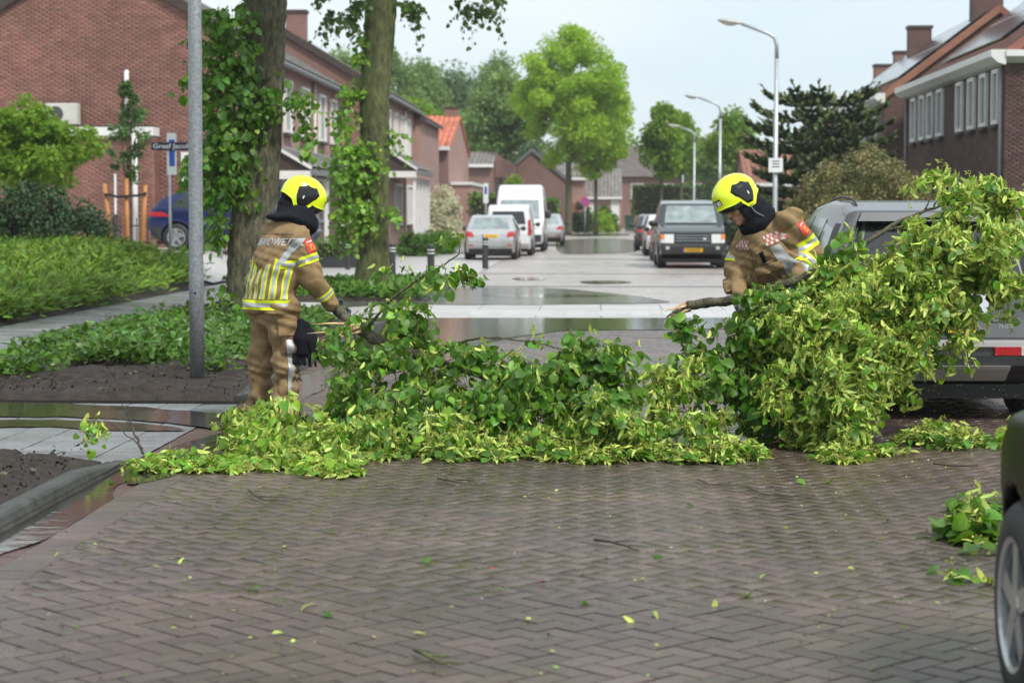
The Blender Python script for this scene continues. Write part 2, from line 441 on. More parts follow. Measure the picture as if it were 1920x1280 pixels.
mat('lamp_orange', (0.75, 0.22, 0.03), 0.2, 0.1, 20, coat=0.5)
mat('plate_yellow', (0.75, 0.42, 0.015), 0.4, 0.05, 10)
mat('plate_blue', (0.02, 0.08, 0.42), 0.4, 0.05, 10)
mat('sign_blue', (0.02, 0.09, 0.45), 0.4, 0.05, 10)
mat('sign_navy', (0.008, 0.014, 0.05), 0.45, 0.1, 10)
mat('sign_white', (0.75, 0.76, 0.76), 0.45, 0.05, 10)
mat('sign_red', (0.6, 0.03, 0.03), 0.4, 0.05, 10)
mat('white_paint', (0.72, 0.72, 0.70), 0.5, 0.06, 3)
mat('cream_paint', (0.55, 0.52, 0.45), 0.55, 0.08, 3)
mat('dark_wood', (0.05, 0.035, 0.03), 0.6, 0.2, 6)
mat('grey_gutter', (0.16, 0.17, 0.175), 0.5, 0.1, 4)
mat('brick', (0.245, 0.112, 0.088), 0.8, 0.2, 1.2, 0.3, 80, rnd=0.2, hue=0.012, detail=6, macro=0.22, mscale=0.35)
mat('brick_dark', (0.105, 0.056, 0.05), 0.8, 0.25, 1.2, 0.3, 80, rnd=0.3, hue=0.012, detail=6)
mat('mortar', (0.40, 0.29, 0.25), 0.9, 0.2, 3)
mat('mortar_dark', (0.12, 0.085, 0.075), 0.9, 0.2, 3)
brickmat('brick_y', ((0.24, 0.118, 0.096), (0.19, 0.094, 0.077)), (0.34, 0.25, 0.21), 'xz')
brickmat('brick_x', ((0.36, 0.205, 0.175), (0.30, 0.17, 0.145)), (0.42, 0.32, 0.28), 'yz')  # paler than brick_y: light on the street side put into the colour
brickmat('brick_dkx', ((0.085, 0.05, 0.047), (0.06, 0.037, 0.036)), (0.09, 0.066, 0.06), 'yz')  # darker than brick_dky: shade of the street side put into the colour
brickmat('brick_dky', ((0.13, 0.066, 0.056), (0.10, 0.05, 0.043)), (0.13, 0.09, 0.08), 'xz')
brickmat('brick_fy', ((0.25, 0.135, 0.115), (0.20, 0.11, 0.095)), (0.28, 0.2, 0.18), 'xz')
mat('tile_orange', (0.46, 0.14, 0.075), 0.6, 0.2, 3, rnd=0.22, hue=0.012)
mat('tile_grey', (0.14, 0.135, 0.135), 0.6, 0.25, 2, rnd=0.25, hue=0.01, col2=(0.18, 0.165, 0.15))
mat('tile_dark', (0.09, 0.075, 0.07), 0.6, 0.25, 2, rnd=0.25)
mat('solar', (0.03, 0.04, 0.06), 0.12, 0.1, 3, spec=0.8)
mat('tile_brown', (0.25, 0.105, 0.07), 0.6, 0.25, 2, rnd=0.25, hue=0.012)
mat('fence_iron', (0.03, 0.03, 0.035), 0.5, 0.2, 10)
mat('wood_fence', (0.23, 0.15, 0.09), 0.7, 0.25, 4)
mat('bollard', (0.03, 0.032, 0.036), 0.45, 0.2, 10)
mat('cloth_tan', (0.285, 0.195, 0.100), 0.85, 0.2, 18, 0.45, 340, spec=0.2, detail=6)
mat('cloth_dark', (0.16, 0.105, 0.06), 0.85, 0.2, 18, 0.35, 340, spec=0.2, detail=6)
mat('neon', (0.66, 0.76, 0.02), 0.55, 0.08, 20, spec=0.3)
mat('silver_tape', (0.42, 0.43, 0.44), 0.4, 0.08, 30, metal=0.2)
mat('helmet', (0.74, 0.86, 0.015), 0.22, 0.04, 8, coat=0.7)
mat('hood', (0.011, 0.012, 0.018), 0.9, 0.3, 40, 0.3, 200, spec=0.15)
mat('skin', (0.52, 0.27, 0.19), 0.45, 0.14, 40, 0.1, 200)
mat('lip', (0.40, 0.15, 0.12), 0.4, 0.1, 40)
mat('eye', (0.03, 0.02, 0.018), 0.3, 0.1, 40)
mat('brow', (0.08, 0.05, 0.03), 0.7, 0.2, 60)
mat('glove_green', (0.014, 0.03, 0.026), 0.5, 0.3, 40, 0.3, 200)
mat('glove_grey', (0.19, 0.2, 0.21), 0.6, 0.2, 40, 0.3, 200)
mat('boot', (0.012, 0.012, 0.012), 0.4, 0.2, 30)
mat('emblem_red', (0.6, 0.045, 0.03), 0.6, 0.08, 20)
mat('emblem_gold', (0.7, 0.33, 0.05), 0.5, 0.1, 20)
mat('check_red', (0.42, 0.10, 0.07), 0.7, 0.1, 20)
mat('check_white', (0.55, 0.52, 0.48), 0.7, 0.1, 20)
mat('ac_white', (0.55, 0.55, 0.5), 0.5, 0.06, 4)
mat('bin_green', (0.02, 0.07, 0.05), 0.5, 0.1, 6)
mat('door_brown', (0.25, 0.09, 0.05), 0.5, 0.1, 6)
# ================================================================== THE SETTING: ground, road, paths
def smooth01(t): t = min(1.0, max(0.0, t)); return t * t * (3 - 2 * t)
def terrain(x, y):                      # the yards on the left of the street rise a little
    return 0.55 * smooth01((y - 30) / 14.0) * smooth01((-7.9 - x) / 2.2) if x < -7.9 else 0.0

g = MB()
g.raw([(-700, -150, -0.09), (700, -150, -0.09), (700, 1200, -0.09), (-700, 1200, -0.09)], [(0, 1, 2, 3)])
struct(g.build('ground', M('grass_ground')))

# ---- road: sand bed, herringbone pavers
ROAD_L, ROAD_R, R0, R1 = -2.62, 4.25, 4.2, 29.6
g = MB(); g.box(ROAD_L - 0.05, ROAD_R + 0.05, R0 - 0.2, R1 + 0.05, -0.08, -0.0028)
road = struct(g.build('road', M('joint_sand')))
def paver_mesh(L, W, H, gap, name, b=0.006):
    return MB().bbox(-L/2 + gap/2, L/2 - gap/2, -W/2 + gap/2, W/2 - gap/2, -H, 0, b).mesh(name)
PW = 0.105
pv = []
c45 = math.sqrt(0.5)
nn = 340
for i in range(-nn, nn):
    for j in range(-nn, nn):
        mm = (i - j) % 4
        if mm == 0: a, b, r = (i + 1) * PW, (j + 0.5) * PW, 0
        elif mm == 3: a, b, r = (i + 0.5) * PW, (j + 1) * PW, 1
        else: continue
        X, Y = (a + b) * c45, (a - b) * c45 + 15
        if ROAD_L < X < ROAD_R and R0 < Y < R1: pv.append((X, Y, r))
pv = np.array(pv)
infr = (pv[:, 1] > 6.55) & (pv[:, 0] > -0.325 * pv[:, 1] - 0.1) & (pv[:, 0] < 0.235 * pv[:, 1])
order = np.argsort(np.where(infr, pv[:, 1], 1e6))
single = order[:300]; rest = order[300:]
pme = paver_mesh(0.21, PW, 0.05, 0.0100, 'paver', 0.0016); pme.materials.append(M('paver'))
for k in single:
    o = link('paver', pme, None, road)
    X, Y, r = pv[k]
    o.location = (X, Y, random.uniform(-0.001, 0.0015))
    o.rotation_euler = (random.gauss(0, 0.005), random.gauss(0, 0.005), rad(45 - 90 * r) + random.gauss(0, 0.008))
tv = np.array([tuple(v.co) for v in pme.vertices]); tf = [tuple(p.vertices) for p in pme.polygons if len(p.vertices) == 4][1:]
tf = np.array(tf)
def instance_mesh(name, tv, tf, pos, rotz, tiltx=None, tilty=None, scale=None):
    n = len(pos); c, s = np.cos(rotz), np.sin(rotz)
    V = np.repeat(tv[None], n, 0)
    if scale is not None: V = V * scale[:, None, :]
    x = V[..., 0] * c[:, None] - V[..., 1] * s[:, None]; y = V[..., 0] * s[:, None] + V[..., 1] * c[:, None]
    z = V[..., 2].copy()
    if tiltx is not None: z += x * tiltx[:, None] + y * tilty[:, None]
    W = np.stack([x + pos[:, :1], y + pos[:, 1:2], z + pos[:, 2:3]], -1).reshape(-1, 3)
    F = (tf[None] + (np.arange(n) * len(tv))[:, None, None]).reshape(-1, tf.shape[1])
    return mesh_np(name, W, F, attr=np.repeat(rng.random(n), len(tv)))
n = len(rest)
me = instance_mesh('paver_field', tv, tf, np.c_[pv[rest, :2], rng.uniform(-0.001, 0.0015, n)], np.radians(45 - 90 * pv[rest, 2]) + rng.normal(0, 0.008, n),
                   rng.normal(0, 0.005, n), rng.normal(0, 0.005, n))
stuff(link('paver_field', me, M('paver'), road))

# ---- raised crossing: rows of pale slabs with white blocks, then the road beyond
g = MB(); g.box(-2.95, 4.3, R1 + 0.06, 34.2, -0.08, -0.006)
cross = struct(g.build('raised_crossing', M('joint_sand')))
sme = MB().bbox(-0.497, 0.497, -0.372, 0.372, -0.06, 0, 0.006).mesh('slab'); sme.materials.append(M('slab_light'))
wme = MB().bbox(-0.14, 0.14, -0.36, 0.36, 0.0, 0.004, 0.002).mesh('white_block'); wme.materials.append(M('white_block'))
for a in range(7):
    for b in range(6):
        o = link('slab', sme, None, cross); o.location = (-2.4 + a * 1.0, R1 + 0.44 + b * 0.75, random.uniform(-0.003, 0.003))
        if b in (1, 2) and a > 0:
            w = link('white_block', wme, None, o); w.location = (0.1, 0, 0.0005)
            o2 = link('white_block', wme, None, o); o2.location = (-0.4, 0, 0.0005)
g = MB(); g.box(-2.95, 4.3, 34.22, 185, -0.09, -0.004)
struct(g.build('street', M('road_far')))
# joint lines of the far street: a few cross bands of darker setts
for yy in (42.0, 50.5, 66.0, 92.0):
    g = MB(); g.box(-2.9, 4.25, yy, yy + 0.35, -0.004, 0.0)
    struct(g.build('sett_band', M('kerb')))

# ---- left: gutter row, kerbs, beds, path
gut = struct(MB().box(-2.95, ROAD_L - 0.055, 4.2, R1 + 0.05, -0.09, -0.012).build('gutter', M('joint_sand')))
gme = MB().bbox(-0.137, 0.137, -0.104, 0.104, -0.05, -0.004, 0.006).mesh('gutter_stone'); gme.materials.append(M('red_paver'))
yy = 5.6
while yy < R1 - 0.2:
    o = link('gutter_stone', gme, None, gut); o.location = (-2.81, yy, random.uniform(-0.003, 0.001)); yy += 0.21
bme = MB().bbox(-0.10, 0.10, -0.1035, 0.1035, -0.05, 0.0035, 0.005).mesh('border_stone'); bme.materials.append(M('paver'))
yy = 5.6
while yy < R1 - 0.2:
    o = link('border_stone', bme, None, gut); o.location = (-2.565, yy, random.uniform(-0.001, 0.002)); o.rotation_euler = (0, 0, random.gauss(0, .01)); yy += 0.212
def kerb_run(x, y0, y1, ends=()):
    k = None
    root = struct(MB().box(x - 0.078, x - 0.005, y0 + 0.02, y1 - 0.02, -0.09, 0.03).build('kerb', M('kerb')))
    n = max(1, round((y1 - y0) / 1.0)); L = (y1 - y0) / n
    for i in range(n):
        a, b = y0 + i * L + 0.004, y0 + (i + 1) * L - 0.004
        za = 0.02 if ('start' in ends and i == 0) else 0.078
        zb = 0.02 if ('end' in ends and i == n - 1) else 0.078
        m = 5
        prof = [(x, -0.06), (x, 0.0), (x - 0.02, 0.82), (x - 0.035, 1.0), (x - 0.13, 1.0), (x - 0.13, -0.06)]
        vs = []
        for t in range(m + 1):
            u = t / m; zz = za + (zb - za) * (u * u * (3 - 2 * u))
            for (px, pz) in prof: vs.append((px, a + (b - a) * u, pz * zz if pz > 0 else pz))
        fs = [(t*6+q, t*6+(q+1) % 6, (t+1)*6+(q+1) % 6, (t+1)*6+q) for t in range(m) for q in range(6)] + [(5,4,3,2,1,0), tuple(m*6+q for q in range(6))]
        MB().raw(vs, fs).build('kerb_stone', M('kerb'), root)
    return root
kerb_run(-2.95, 5.4, 12.4, ('end',))
kerb_run(-2.95, 16.9, 28.2, ('start', 'end'))
kerb_run(-2.95, 35.0, 42.2, ('start', 'end'))

def bed(x0, x1, y0, y1, z, amp, res=0.12, m='soil', slope=None):
    nx, ny = int((x1 - x0) / res) + 1, int((y1 - y0) / res) + 1
    X, Y = np.meshgrid(np.linspace(x0, x1, nx), np.linspace(y0, y1, ny), indexing='ij')
    Z = z + rng.normal(0, amp, X.shape)
    Z = (Z + np.roll(Z, 1, 0) + np.roll(Z, 1, 1)) / 3 + amp * 1.5 * np.sin(X * 3.1 + 1) * np.sin(Y * 2.3)
    e = np.minimum(np.minimum(X - x0, x1 - X), np.minimum(Y - y0, y1 - Y))
    Z = np.where(e < 0.2, np.minimum(Z, 0.012 + e * 0.3), Z); Z = np.where(e < 0.01, -0.03, Z)
    if slope: Z = Z + np.vectorize(slope)(X, Y)
    return struct(MB().grid(np.stack([X, Y, Z], -1)).build('soil_bed', M(m), smooth=True))
bed(-6.4, -3.07, 16.62, 28.4, 0.07, 0.028, 0.06)
bed(-5.6, -3.07, 34.9, 42.3, 0.07, 0.025)
bed(-7.0, -3.07, 8.5, 12.4, 0.085, 0.022, 0.04)
bed(-30, -8.25, 12.0, 44.0, 0.03, 0.03, 0.4, slope=terrain)

# tiles of the footpath and of the crossing in front of the bed
tme = MB().bbox(-0.1445, 0.1445, -0.1445, 0.1445, -0.05, 0, 0.0016).mesh('tile'); tme.materials.append(M('slab'))
ttv = np.array([tuple(v.co) for v in tme.vertices]); ttf = np.array([tuple(p.vertices) for p in tme.polygons][1:])
def tiled(name, x0, x1, y0, y1, first_y, most=300, z=0.0):
    root = struct(MB().box(x0, x1, y0, y1, -0.085, -0.0038 + z).build(name, M('joint_sand')))
    P = [(x0 + 0.15 + 0.3 * i, y0 + 0.15 + 0.3 * j) for j in range(int((y1 - y0) / 0.3)) for i in range(int((x1 - x0) / 0.3))]
    P.sort(key=lambda p: (p[1] < first_y, p[1]))
    for X, Y in P[:most]:
        o = link('tile', tme, None, root); o.location = (X, Y, z + random.uniform(-0.003, 0.002))
        o.rotation_euler = (random.gauss(0, .004), random.gauss(0, .004), random.gauss(0, .004))
    if len(P) > most:
        Q = np.array(P[most:]); k = len(Q)
        stuff(link('tile_field', instance_mesh('tile_field', ttv, ttf, np.c_[Q, np.full(k, z)], np.zeros(k), rng.normal(0, .005, k), rng.normal(0, .005, k)), M('slab'), root))
    return root
tiled('crossing', -6.25, -2.95, 12.45, 16.65, 12.0)
tiled('footpath', -8.2, -6.4, 17.0, 41.0, 19.5)
tiled('footpath', -9.1, -6.4, 12.45, 16.65, 12.0)
g = MB(); g.box(-9.4, -3.0, 42.35, 74, -0.09, -0.006); g.box(-9.4, -5.7, 41.05, 42.3, -0.09, -0.006); g.box(-6.3, -2.97, 28.4, 34.8, -0.09, -0.006)
struct(g.build('forecourt', M('slab_light')))
X, Y = np.meshgrid(np.linspace(-24, -8.2, 30), np.linspace(42.5, 58, 30), indexing='ij')
Z = np.vectorize(terrain)(X, Y) + 0.03
struct(MB().grid(np.stack([X, Y, Z], -1)).build('driveway', M('slab_light'), smooth=True))
# right-hand pavement and gardens
kerb_right = struct(MB().box(4.32, 4.46, 4, 120, -0.06, 0.10).build('kerb', M('kerb')))
struct(MB().box(4.48, 6.4, 4, 150, -0.06, 0.085).build('pavement', M('slab')))
struct(MB().box(6.42, 60, 4, 190, -0.06, 0.07).build('lawn', M('grass_ground')))
struct(MB().box(-9.5, -2.97, 74.1, 190, -0.06, 0.07).build('pavement', M('slab')))

# ---- standing water
def puddle(px, z=0.008, m='water'):
    P = [ground(x, y, z) for x, y in px]
    out = []
    n = len(P)
    for i in range(n):                                       # Catmull-Rom outline
        a, b, c, d = P[i-1], P[i], P[(i+1) % n], P[(i+2) % n]
        for t in (0, .2, .4, .6, .8):
            q = 0.5 * ((2*b) + (c - a)*t + (2*a - 5*b + 4*c - d)*t*t + (3*b - a - 3*c + d)*t**3)
            L = (c - b).length
            q += Vector((random.gauss(0, .02), random.gauss(0, .03), 0)) * min(L, 1.5)
            out.append((q.x, q.y, z))
    return struct(MB().raw(out, [tuple(range(len(out)))]).build('puddle', M(m)))
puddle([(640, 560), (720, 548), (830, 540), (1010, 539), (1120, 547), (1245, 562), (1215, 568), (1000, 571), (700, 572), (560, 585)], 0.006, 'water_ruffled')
puddle([(600, 598), (800, 596), (1660, 596), (1655, 606), (1500, 612), (1290, 617), (1080, 619), (985, 628), (905, 645), (860, 668), (760, 694), (655, 700), (610, 650)])
puddle([(900, 553), (1000, 551), (1160, 554), (1010, 558)], 0.0075)
puddle([(1090, 527), (1160, 526), (1180, 530), (1110, 532)], 0.006)
puddle([(960, 521), (1010, 520), (1020, 524), (975, 525)], 0.006)
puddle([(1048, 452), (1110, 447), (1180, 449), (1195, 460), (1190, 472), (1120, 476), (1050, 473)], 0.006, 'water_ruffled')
puddle([(1060, 440), (1150, 438), (1180, 441), (1090, 443)], 0.006)
puddle([(-40, 754), (160, 757), (330, 768), (455, 780), (470, 800), (400, 802), (310, 792), (160, 782), (-40, 776)])
puddle([(-40, 788), (100, 787), (260, 793), (350, 805), (230, 806), (60, 799), (-40, 800)])
puddle([(455, 805), (490, 815), (420, 845), (350, 880), (290, 900), (240, 905), (290, 870), (300, 845), (380, 820)])
gp = [(-2.93, y_) for y_ in np.linspace(7.6, 12.6, 26)] + [(-2.70 - .06 * math.sin(y_ * 2.3) - .03 * math.sin(y_ * 5.1), y_) for y_ in np.linspace(12.6, 7.6, 40)]
struct(MB().raw([(x_, y_, .0025) for x_, y_ in gp], [tuple(range(len(gp)))]).build('puddle', M('water')))
puddle([(560, 712), (620, 690), (650, 690), (620, 715), (575, 745), (540, 770)], 0.007)
# ================================================================== leaves and foliage
def leaf_template(kind, v=0):
    r = random.Random(100 + v)
    if kind == 'linden':
        half = [(0.0, 0.0), (0.28, -0.11), (0.49, 0.12), (0.50, 0.45), (0.33, 0.76), (0.0, 0.99)]
    elif kind == 'oval':
        half = [(0.0, 0.0), (0.22, 0.12), (0.34, 0.38), (0.28, 0.68), (0.0, 1.0)]
    elif kind == 'lobed':
        half = [(0.0, 0.0), (0.42, -0.08), (0.30, 0.20), (0.55, 0.42), (0.24, 0.52), (0.0, 1.05)]
    elif kind == 'strip':
        half = [(0.0, 0.0), (0.09, 0.2), (0.11, 0.55), (0.0, 1.0)]
    curl = r.uniform(0.05, 0.7); fold = r.uniform(0.05, 0.5); tw = r.uniform(-0.35, 0.35)
    mid = [(0, p[1]) for p in half]
    vs = []
    def lift(x, y): return (x, y, abs(x) * fold - curl * y * y * 0.6 + tw * x * y)
    k = len(half)
    for p in half: vs.append(lift(0, max(0, p[1]) if p[1] < 1 else p[1]))
    for p in half[1:-1]: vs.append(lift(p[0], p[1]))
    for p in half[1:-1]: vs.append(lift(-p[0], p[1]))
    fs = []
    m = k - 2
    for side in (0, 1):
        off = k + side * m
        for i in range(k - 1):
            a, b = i, i + 1
            c = off + i if 1 <= i + 1 <= m else None     # edge vertex matching mid i+1
            d = off + i - 1 if 1 <= i <= m else None
            tri = []
            if c is not None and d is not None: tri = [(a, b, c), (a, c, d)]
            elif c is not None: tri = [(a, b, c)]
            elif d is not None: tri = [(a, b, d)]
            for t in tri:
                if len(set(t)) == 3: fs.append(t if side == 1 else t[::-1])
    return np.array(vs), np.array(fs)
LIN = [leaf_template('linden', v) for v in range(8)]
OVAL = [leaf_template('oval', v) for v in range(3)]
LOB = [leaf_template('lobed', v) for v in range(3)]
STRIP = [leaf_template('strip', v) for v in range(3)]
def bract_template(v):
    r = random.Random(v); c = r.uniform(0.4, 1.3) * r.choice((-1, 1))
    vs = []; n = 4
    for i in range(n + 1):
        t = i / n; w = 0.19 * math.sin(math.pi * (0.12 + 0.8 * t)); x0 = c * t * t * 0.5; z0 = -0.5 * t * t * r.uniform(.5, 1.2)
        vs += [(x0 - w, t, z0), (x0 + w, t, z0 + 0.03)]
    fs = []
    for i in range(n): fs += [(2*i, 2*i+1, 2*i+3), (2*i, 2*i+3, 2*i+2)]
    return np.array(vs), np.array(fs)
def blossom_template(v):
    r = random.Random(v); vs = []; fs = []
    for q in range(5):
        c = np.array((r.uniform(-.3, .3), r.uniform(0.45, 1.0), r.uniform(-.3, .3))); s = r.uniform(.08, .13)
        b = len(vs)
        for d in ((1,0,0),(-1,0,0),(0,1,0),(0,-1,0),(0,0,1),(0,0,-1)): vs.append(c + s * np.array(d))
        fs += [(b+i, b+j, b+k) for i in (0, 1) for j in (2, 3) for k in (4, 5)]
    vs += [(0,0,0), (.015,0,0), (0,.7,0)]; b = len(vs) - 3; fs += [(b, b+1, b+2)]
    return np.array(vs), np.array(fs)
BRA = [bract_template(v) for v in range(5)]
BLO = [blossom_template(v) for v in range(4)]
def frames(t, nrm):
    t = t / np.linalg.norm(t, axis=1, keepdims=True)
    x = np.cross(t, nrm); x /= (np.linalg.norm(x, axis=1, keepdims=True) + 1e-9)
    z = np.cross(x, t)
    return np.stack([x, t, z], -1)                           # columns: side, tip, normal
def scatter(temps, pos, R, scale):
    VV = []; FF = []; RN = []; base = 0
    which = rng.integers(0, len(temps), len(pos))
    for k, (tv, tf) in enumerate(temps):
        s = which == k
        if not s.any(): continue
        p = pos[s]; n = len(p)
        W = np.einsum('nij,vj->nvi', R[s], tv) * scale[s][:, None, None] + p[:, None, :]
        VV.append(W.reshape(-1, 3)); FF.append((tf[None] + (np.arange(n) * len(tv))[:, None, None]).reshape(-1, 3) + base)
        RN.append(np.repeat(rng.random(n), len(tv))); base += n * len(tv)
    return np.concatenate(VV), np.concatenate(FF), np.concatenate(RN)
def stuff_mesh(name, temps, pos, R, scale, m, parent=None, smooth=False):
    if len(pos) == 0: return None
    V, F, r = scatter(temps, pos, R, scale)
    return stuff(link(name, mesh_np(name, V, F, attr=r, smooth=smooth), m, parent))
def rand_unit(n):
    v = rng.normal(size=(n, 3)); return v / np.linalg.norm(v, axis=1, keepdims=True)
def leaf_parts(name, temps, pos, R, scale, m, parent):        # one object per leaf, sharing meshes
    mes = []
    for tv, tf in temps:
        me = mesh_np(name, tv, tf); me.materials.append(m); mes.append(me)
    for p, r, s in zip(pos, R, scale):
        o = link(name, random.choice(mes), None, parent)
        Mx = Matrix.Identity(4)
        for i in range(3):
            for j in range(3): Mx[i][j] = float(r[i, j]) * float(s)
            Mx[i][3] = float(p[i])
        o.matrix_basis = Mx

def sprigs(starts, dirs, length, nleaf, leaf_s, droop=0.5, bract=0.0, bl_s=0.085, petiole=0.035):
    """short leafy twigs. starts, dirs (n,3); returns twig polylines, leaves (pos, R, s), bracts (pos, R, s)"""
    n = len(starts)
    L = length * rng.uniform(0.6, 1.3, n)
    d = dirs / np.linalg.norm(dirs, axis=1, keepdims=True)
    tw = []
    lp, lt, ln, ls = [], [], [], []
    bp, bt, bn, bs = [], [], [], []
    T = np.linspace(0, 1, 5)
    for i in range(n):
        P = starts[i] + d[i] * (L[i] * T)[:, None] + np.array((0, 0, -1.0)) * (droop * L[i] * T**2)[:, None]
        tw.append(P)
        k = max(2, int(round(nleaf * rng.uniform(0.7, 1.3))))
        ts = np.linspace(0.12, 1.0, k)
        for q, t in enumerate(ts):
            j = min(int(t * 4), 3); f = t * 4 - j
            p = P[j] * (1 - f) + P[j + 1] * f
            tan = P[j + 1] - P[j]; tan /= np.linalg.norm(tan) + 1e-9
            side = np.cross(tan, (0, 0, 1.0)); side /= np.linalg.norm(side) + 1e-9
            s = 1 if q % 2 else -1
            out = side * s * 0.8 + tan * 0.5 + rng.normal(0, 0.3, 3) + np.array((0, 0, -0.35 * droop))
            lp.append(p + out * petiole); lt.append(out + np.array((0, 0, -0.8 * droop)) + rng.normal(0, 0.25, 3))
            ln.append(np.array((0, -0.2, 0.8)) + rng.normal(0, 0.75, 3)); ls.append(leaf_s * rng.uniform(0.5, 1.2))
            nb = rng.poisson(bract)
            for _ in range(nb):
                bp.append(p + rng.normal(0, 0.03, 3)); bt.append(np.array((0, 0, -0.7)) + rng.normal(0, 0.6, 3)); bn.append(rng.normal(0, 1, 3)); bs.append(bl_s * rng.uniform(0.45, 1.25))
    lv = (np.array(lp), frames(np.array(lt), np.array(ln)), np.array(ls))
    bv = (np.array(bp), frames(np.array(bt), np.array(bn)), np.array(bs)) if bp else None
    return tw, lv, bv
def twig_mesh(name, tws, r0, m, parent, n=3):
    A = np.array(tws)                                          # (n, k, 3)
    nt, k = A.shape[:2]
    tan = np.gradient(A, axis=1); tan /= np.linalg.norm(tan, axis=2, keepdims=True) + 1e-9
    u = np.cross(tan, np.array((0.31, 0.22, 0.93))); u /= np.linalg.norm(u, axis=2, keepdims=True) + 1e-9
    w = np.cross(tan, u)
    rr = r0 * np.linspace(1, 0.35, k)[None, :, None, None]
    ang = 2 * np.pi * np.arange(n) / n
    ring = A[:, :, None, :] + rr * (u[:, :, None, :] * np.cos(ang)[None, None, :, None] + w[:, :, None, :] * np.sin(ang)[None, None, :, None])
    V = ring.reshape(-1, 3)
    F = []
    for j in range(k - 1):
        for q in range(n):
            a = j * n + q; b = j * n + (q + 1) % n
            F.append((a, b, b + n, a + n))
    F = (np.array(F)[None] + (np.arange(nt) * k * n)[:, None, None]).reshape(-1, 4)
    return stuff(link(name, mesh_np(name, V, F), m, parent))

def blob_points(blobs, base):
    """blobs: (px, py, half px w, half px h, Y, half depth m, n) -> start points and outward directions"""
    S, D = [], []
    for px, py, hw, hh, Y, hd, n in blobs:
        c = np.array(at(px, py, Y)); sc = Y / FOC
        k = max(1, n // 4); cu_ = rand_unit(k) * (rng.random(k)**0.45)[:, None]; u = cu_[rng.integers(0, k, n)] + rng.normal(0, .17, (n, 3))
        ext = np.array((hw * sc, hd, hh * sc))
        S.append(c + u * ext - np.array(base)); D.append(u * ext / max(ext) + rng.normal(0, 0.35, (n, 3)))
    return np.concatenate(S), np.concatenate(D)
def leafy(root, base, blobs, leaf_s=0.075, nleaf=5, bract=0.5, length=0.2, droop=0.6, n_single=300, ml='leaf', min_z=0.015, light=0.0, petiole=0.035, bl_s=0.068):
    S, D = blob_points(blobs, base)
    tw, lv, bv = sprigs(S, D, length, nleaf, leaf_s, droop, bract, bl_s=bl_s, petiole=petiole)
    zmin = min_z - base[2]
    tw = np.array(tw); tw[..., 2] = np.maximum(tw[..., 2], zmin)
    twig_mesh('twigs', tw, 0.0035, M('twig_green'), root)
    p, Rm, s = lv
    low = p[:, 2] < zmin + 0.03
    p[:, 2] = np.where(low, zmin + rng.random(len(p)) * 0.05, p[:, 2])
    if low.any():
        t = Rm[low][:, :, 1].copy(); t[:, 2] *= 0.15
        Rm[low] = frames(t + 1e-3, np.array((0, 0, 1.0)) + rng.normal(0, .3, (low.sum(), 3)))
    order = np.argsort(p[:, 1])                                # nearest to the viewer first
    a, b = order[:n_single], order[n_single:]
    leaf_parts('leaf', LIN, p[a], Rm[a], s[a], M(ml), root)
    if len(b):
        if light > 0:
            k = rng.random(len(b)) < light
            stuff_mesh('foliage', LIN, p[b][k], Rm[b][k], s[b][k], M('leaf_light'), root)
            b = b[~k]
        stuff_mesh('foliage', LIN, p[b], Rm[b], s[b], M(ml), root)
    if bv is not None:
        p, Rm, s = bv
        p[:, 2] = np.maximum(p[:, 2], zmin + 0.01)
        lowb = p[:, 2] < zmin + 0.09
        if lowb.any():
            t = Rm[lowb][:, :, 1].copy(); t[:, 2] = 0.1
            Rm[lowb] = frames(t, rng.normal(0, .5, (lowb.sum(), 3)) + np.array((0, 0, 1.0)))
        stuff_mesh('bracts', BRA, p, Rm, s, M('bract'), root)
        q = rng.random(len(p)) < 0.8
        stuff_mesh('blossom', BLO, p[q], Rm[q], s[q] * 0.85, M('blossom'), root)

# ---- trees
def crown_leaves(clumps, per, leaf, temps=OVAL, flat=0.75, droop=0.2):
    """clumps: (n,4) centre + radius"""
    P, T, Nn = [], [], []
    for cx, cy, cz, r in clumps:
        u = rand_unit(per) * (rng.random(per)**0.4)[:, None] * r
        u[:, 2] *= flat
        P.append(u + (cx, cy, cz)); T.append(u + rng.normal(0, r * 0.5, (per, 3)) + (0, 0, -droop * r))
        Nn.append(rng.normal(0, 0.6, (per, 3)) + (0, 0, 0.8))
    P = np.concatenate(P); T = np.concatenate(T); Nn = np.concatenate(Nn)
    return P, frames(T, Nn), leaf * rng.uniform(0.6, 1.3, len(P))
def trunk_mesh(pts, radii, n=10, rough=0.06):
    g = MB(); g.tube(pts, radii, n)
    g.v = [(x * 1.0 + random.gauss(0, rough * 0.02), y + random.gauss(0, rough * 0.02), z) for x, y, z in g.v]
    return g
def limb(p, q, bend=0.15, n=5):
    p, q = Vector(p), Vector(q)
    b = Vector((random.gauss(0, 1), random.gauss(0, 1), abs(random.gauss(0, 1)))) * bend * (q - p).length
    return [p.lerp(q, t) + b * (4 * t * (1 - t)) * 0.4 for t in [i / n for i in range(n + 1)]]
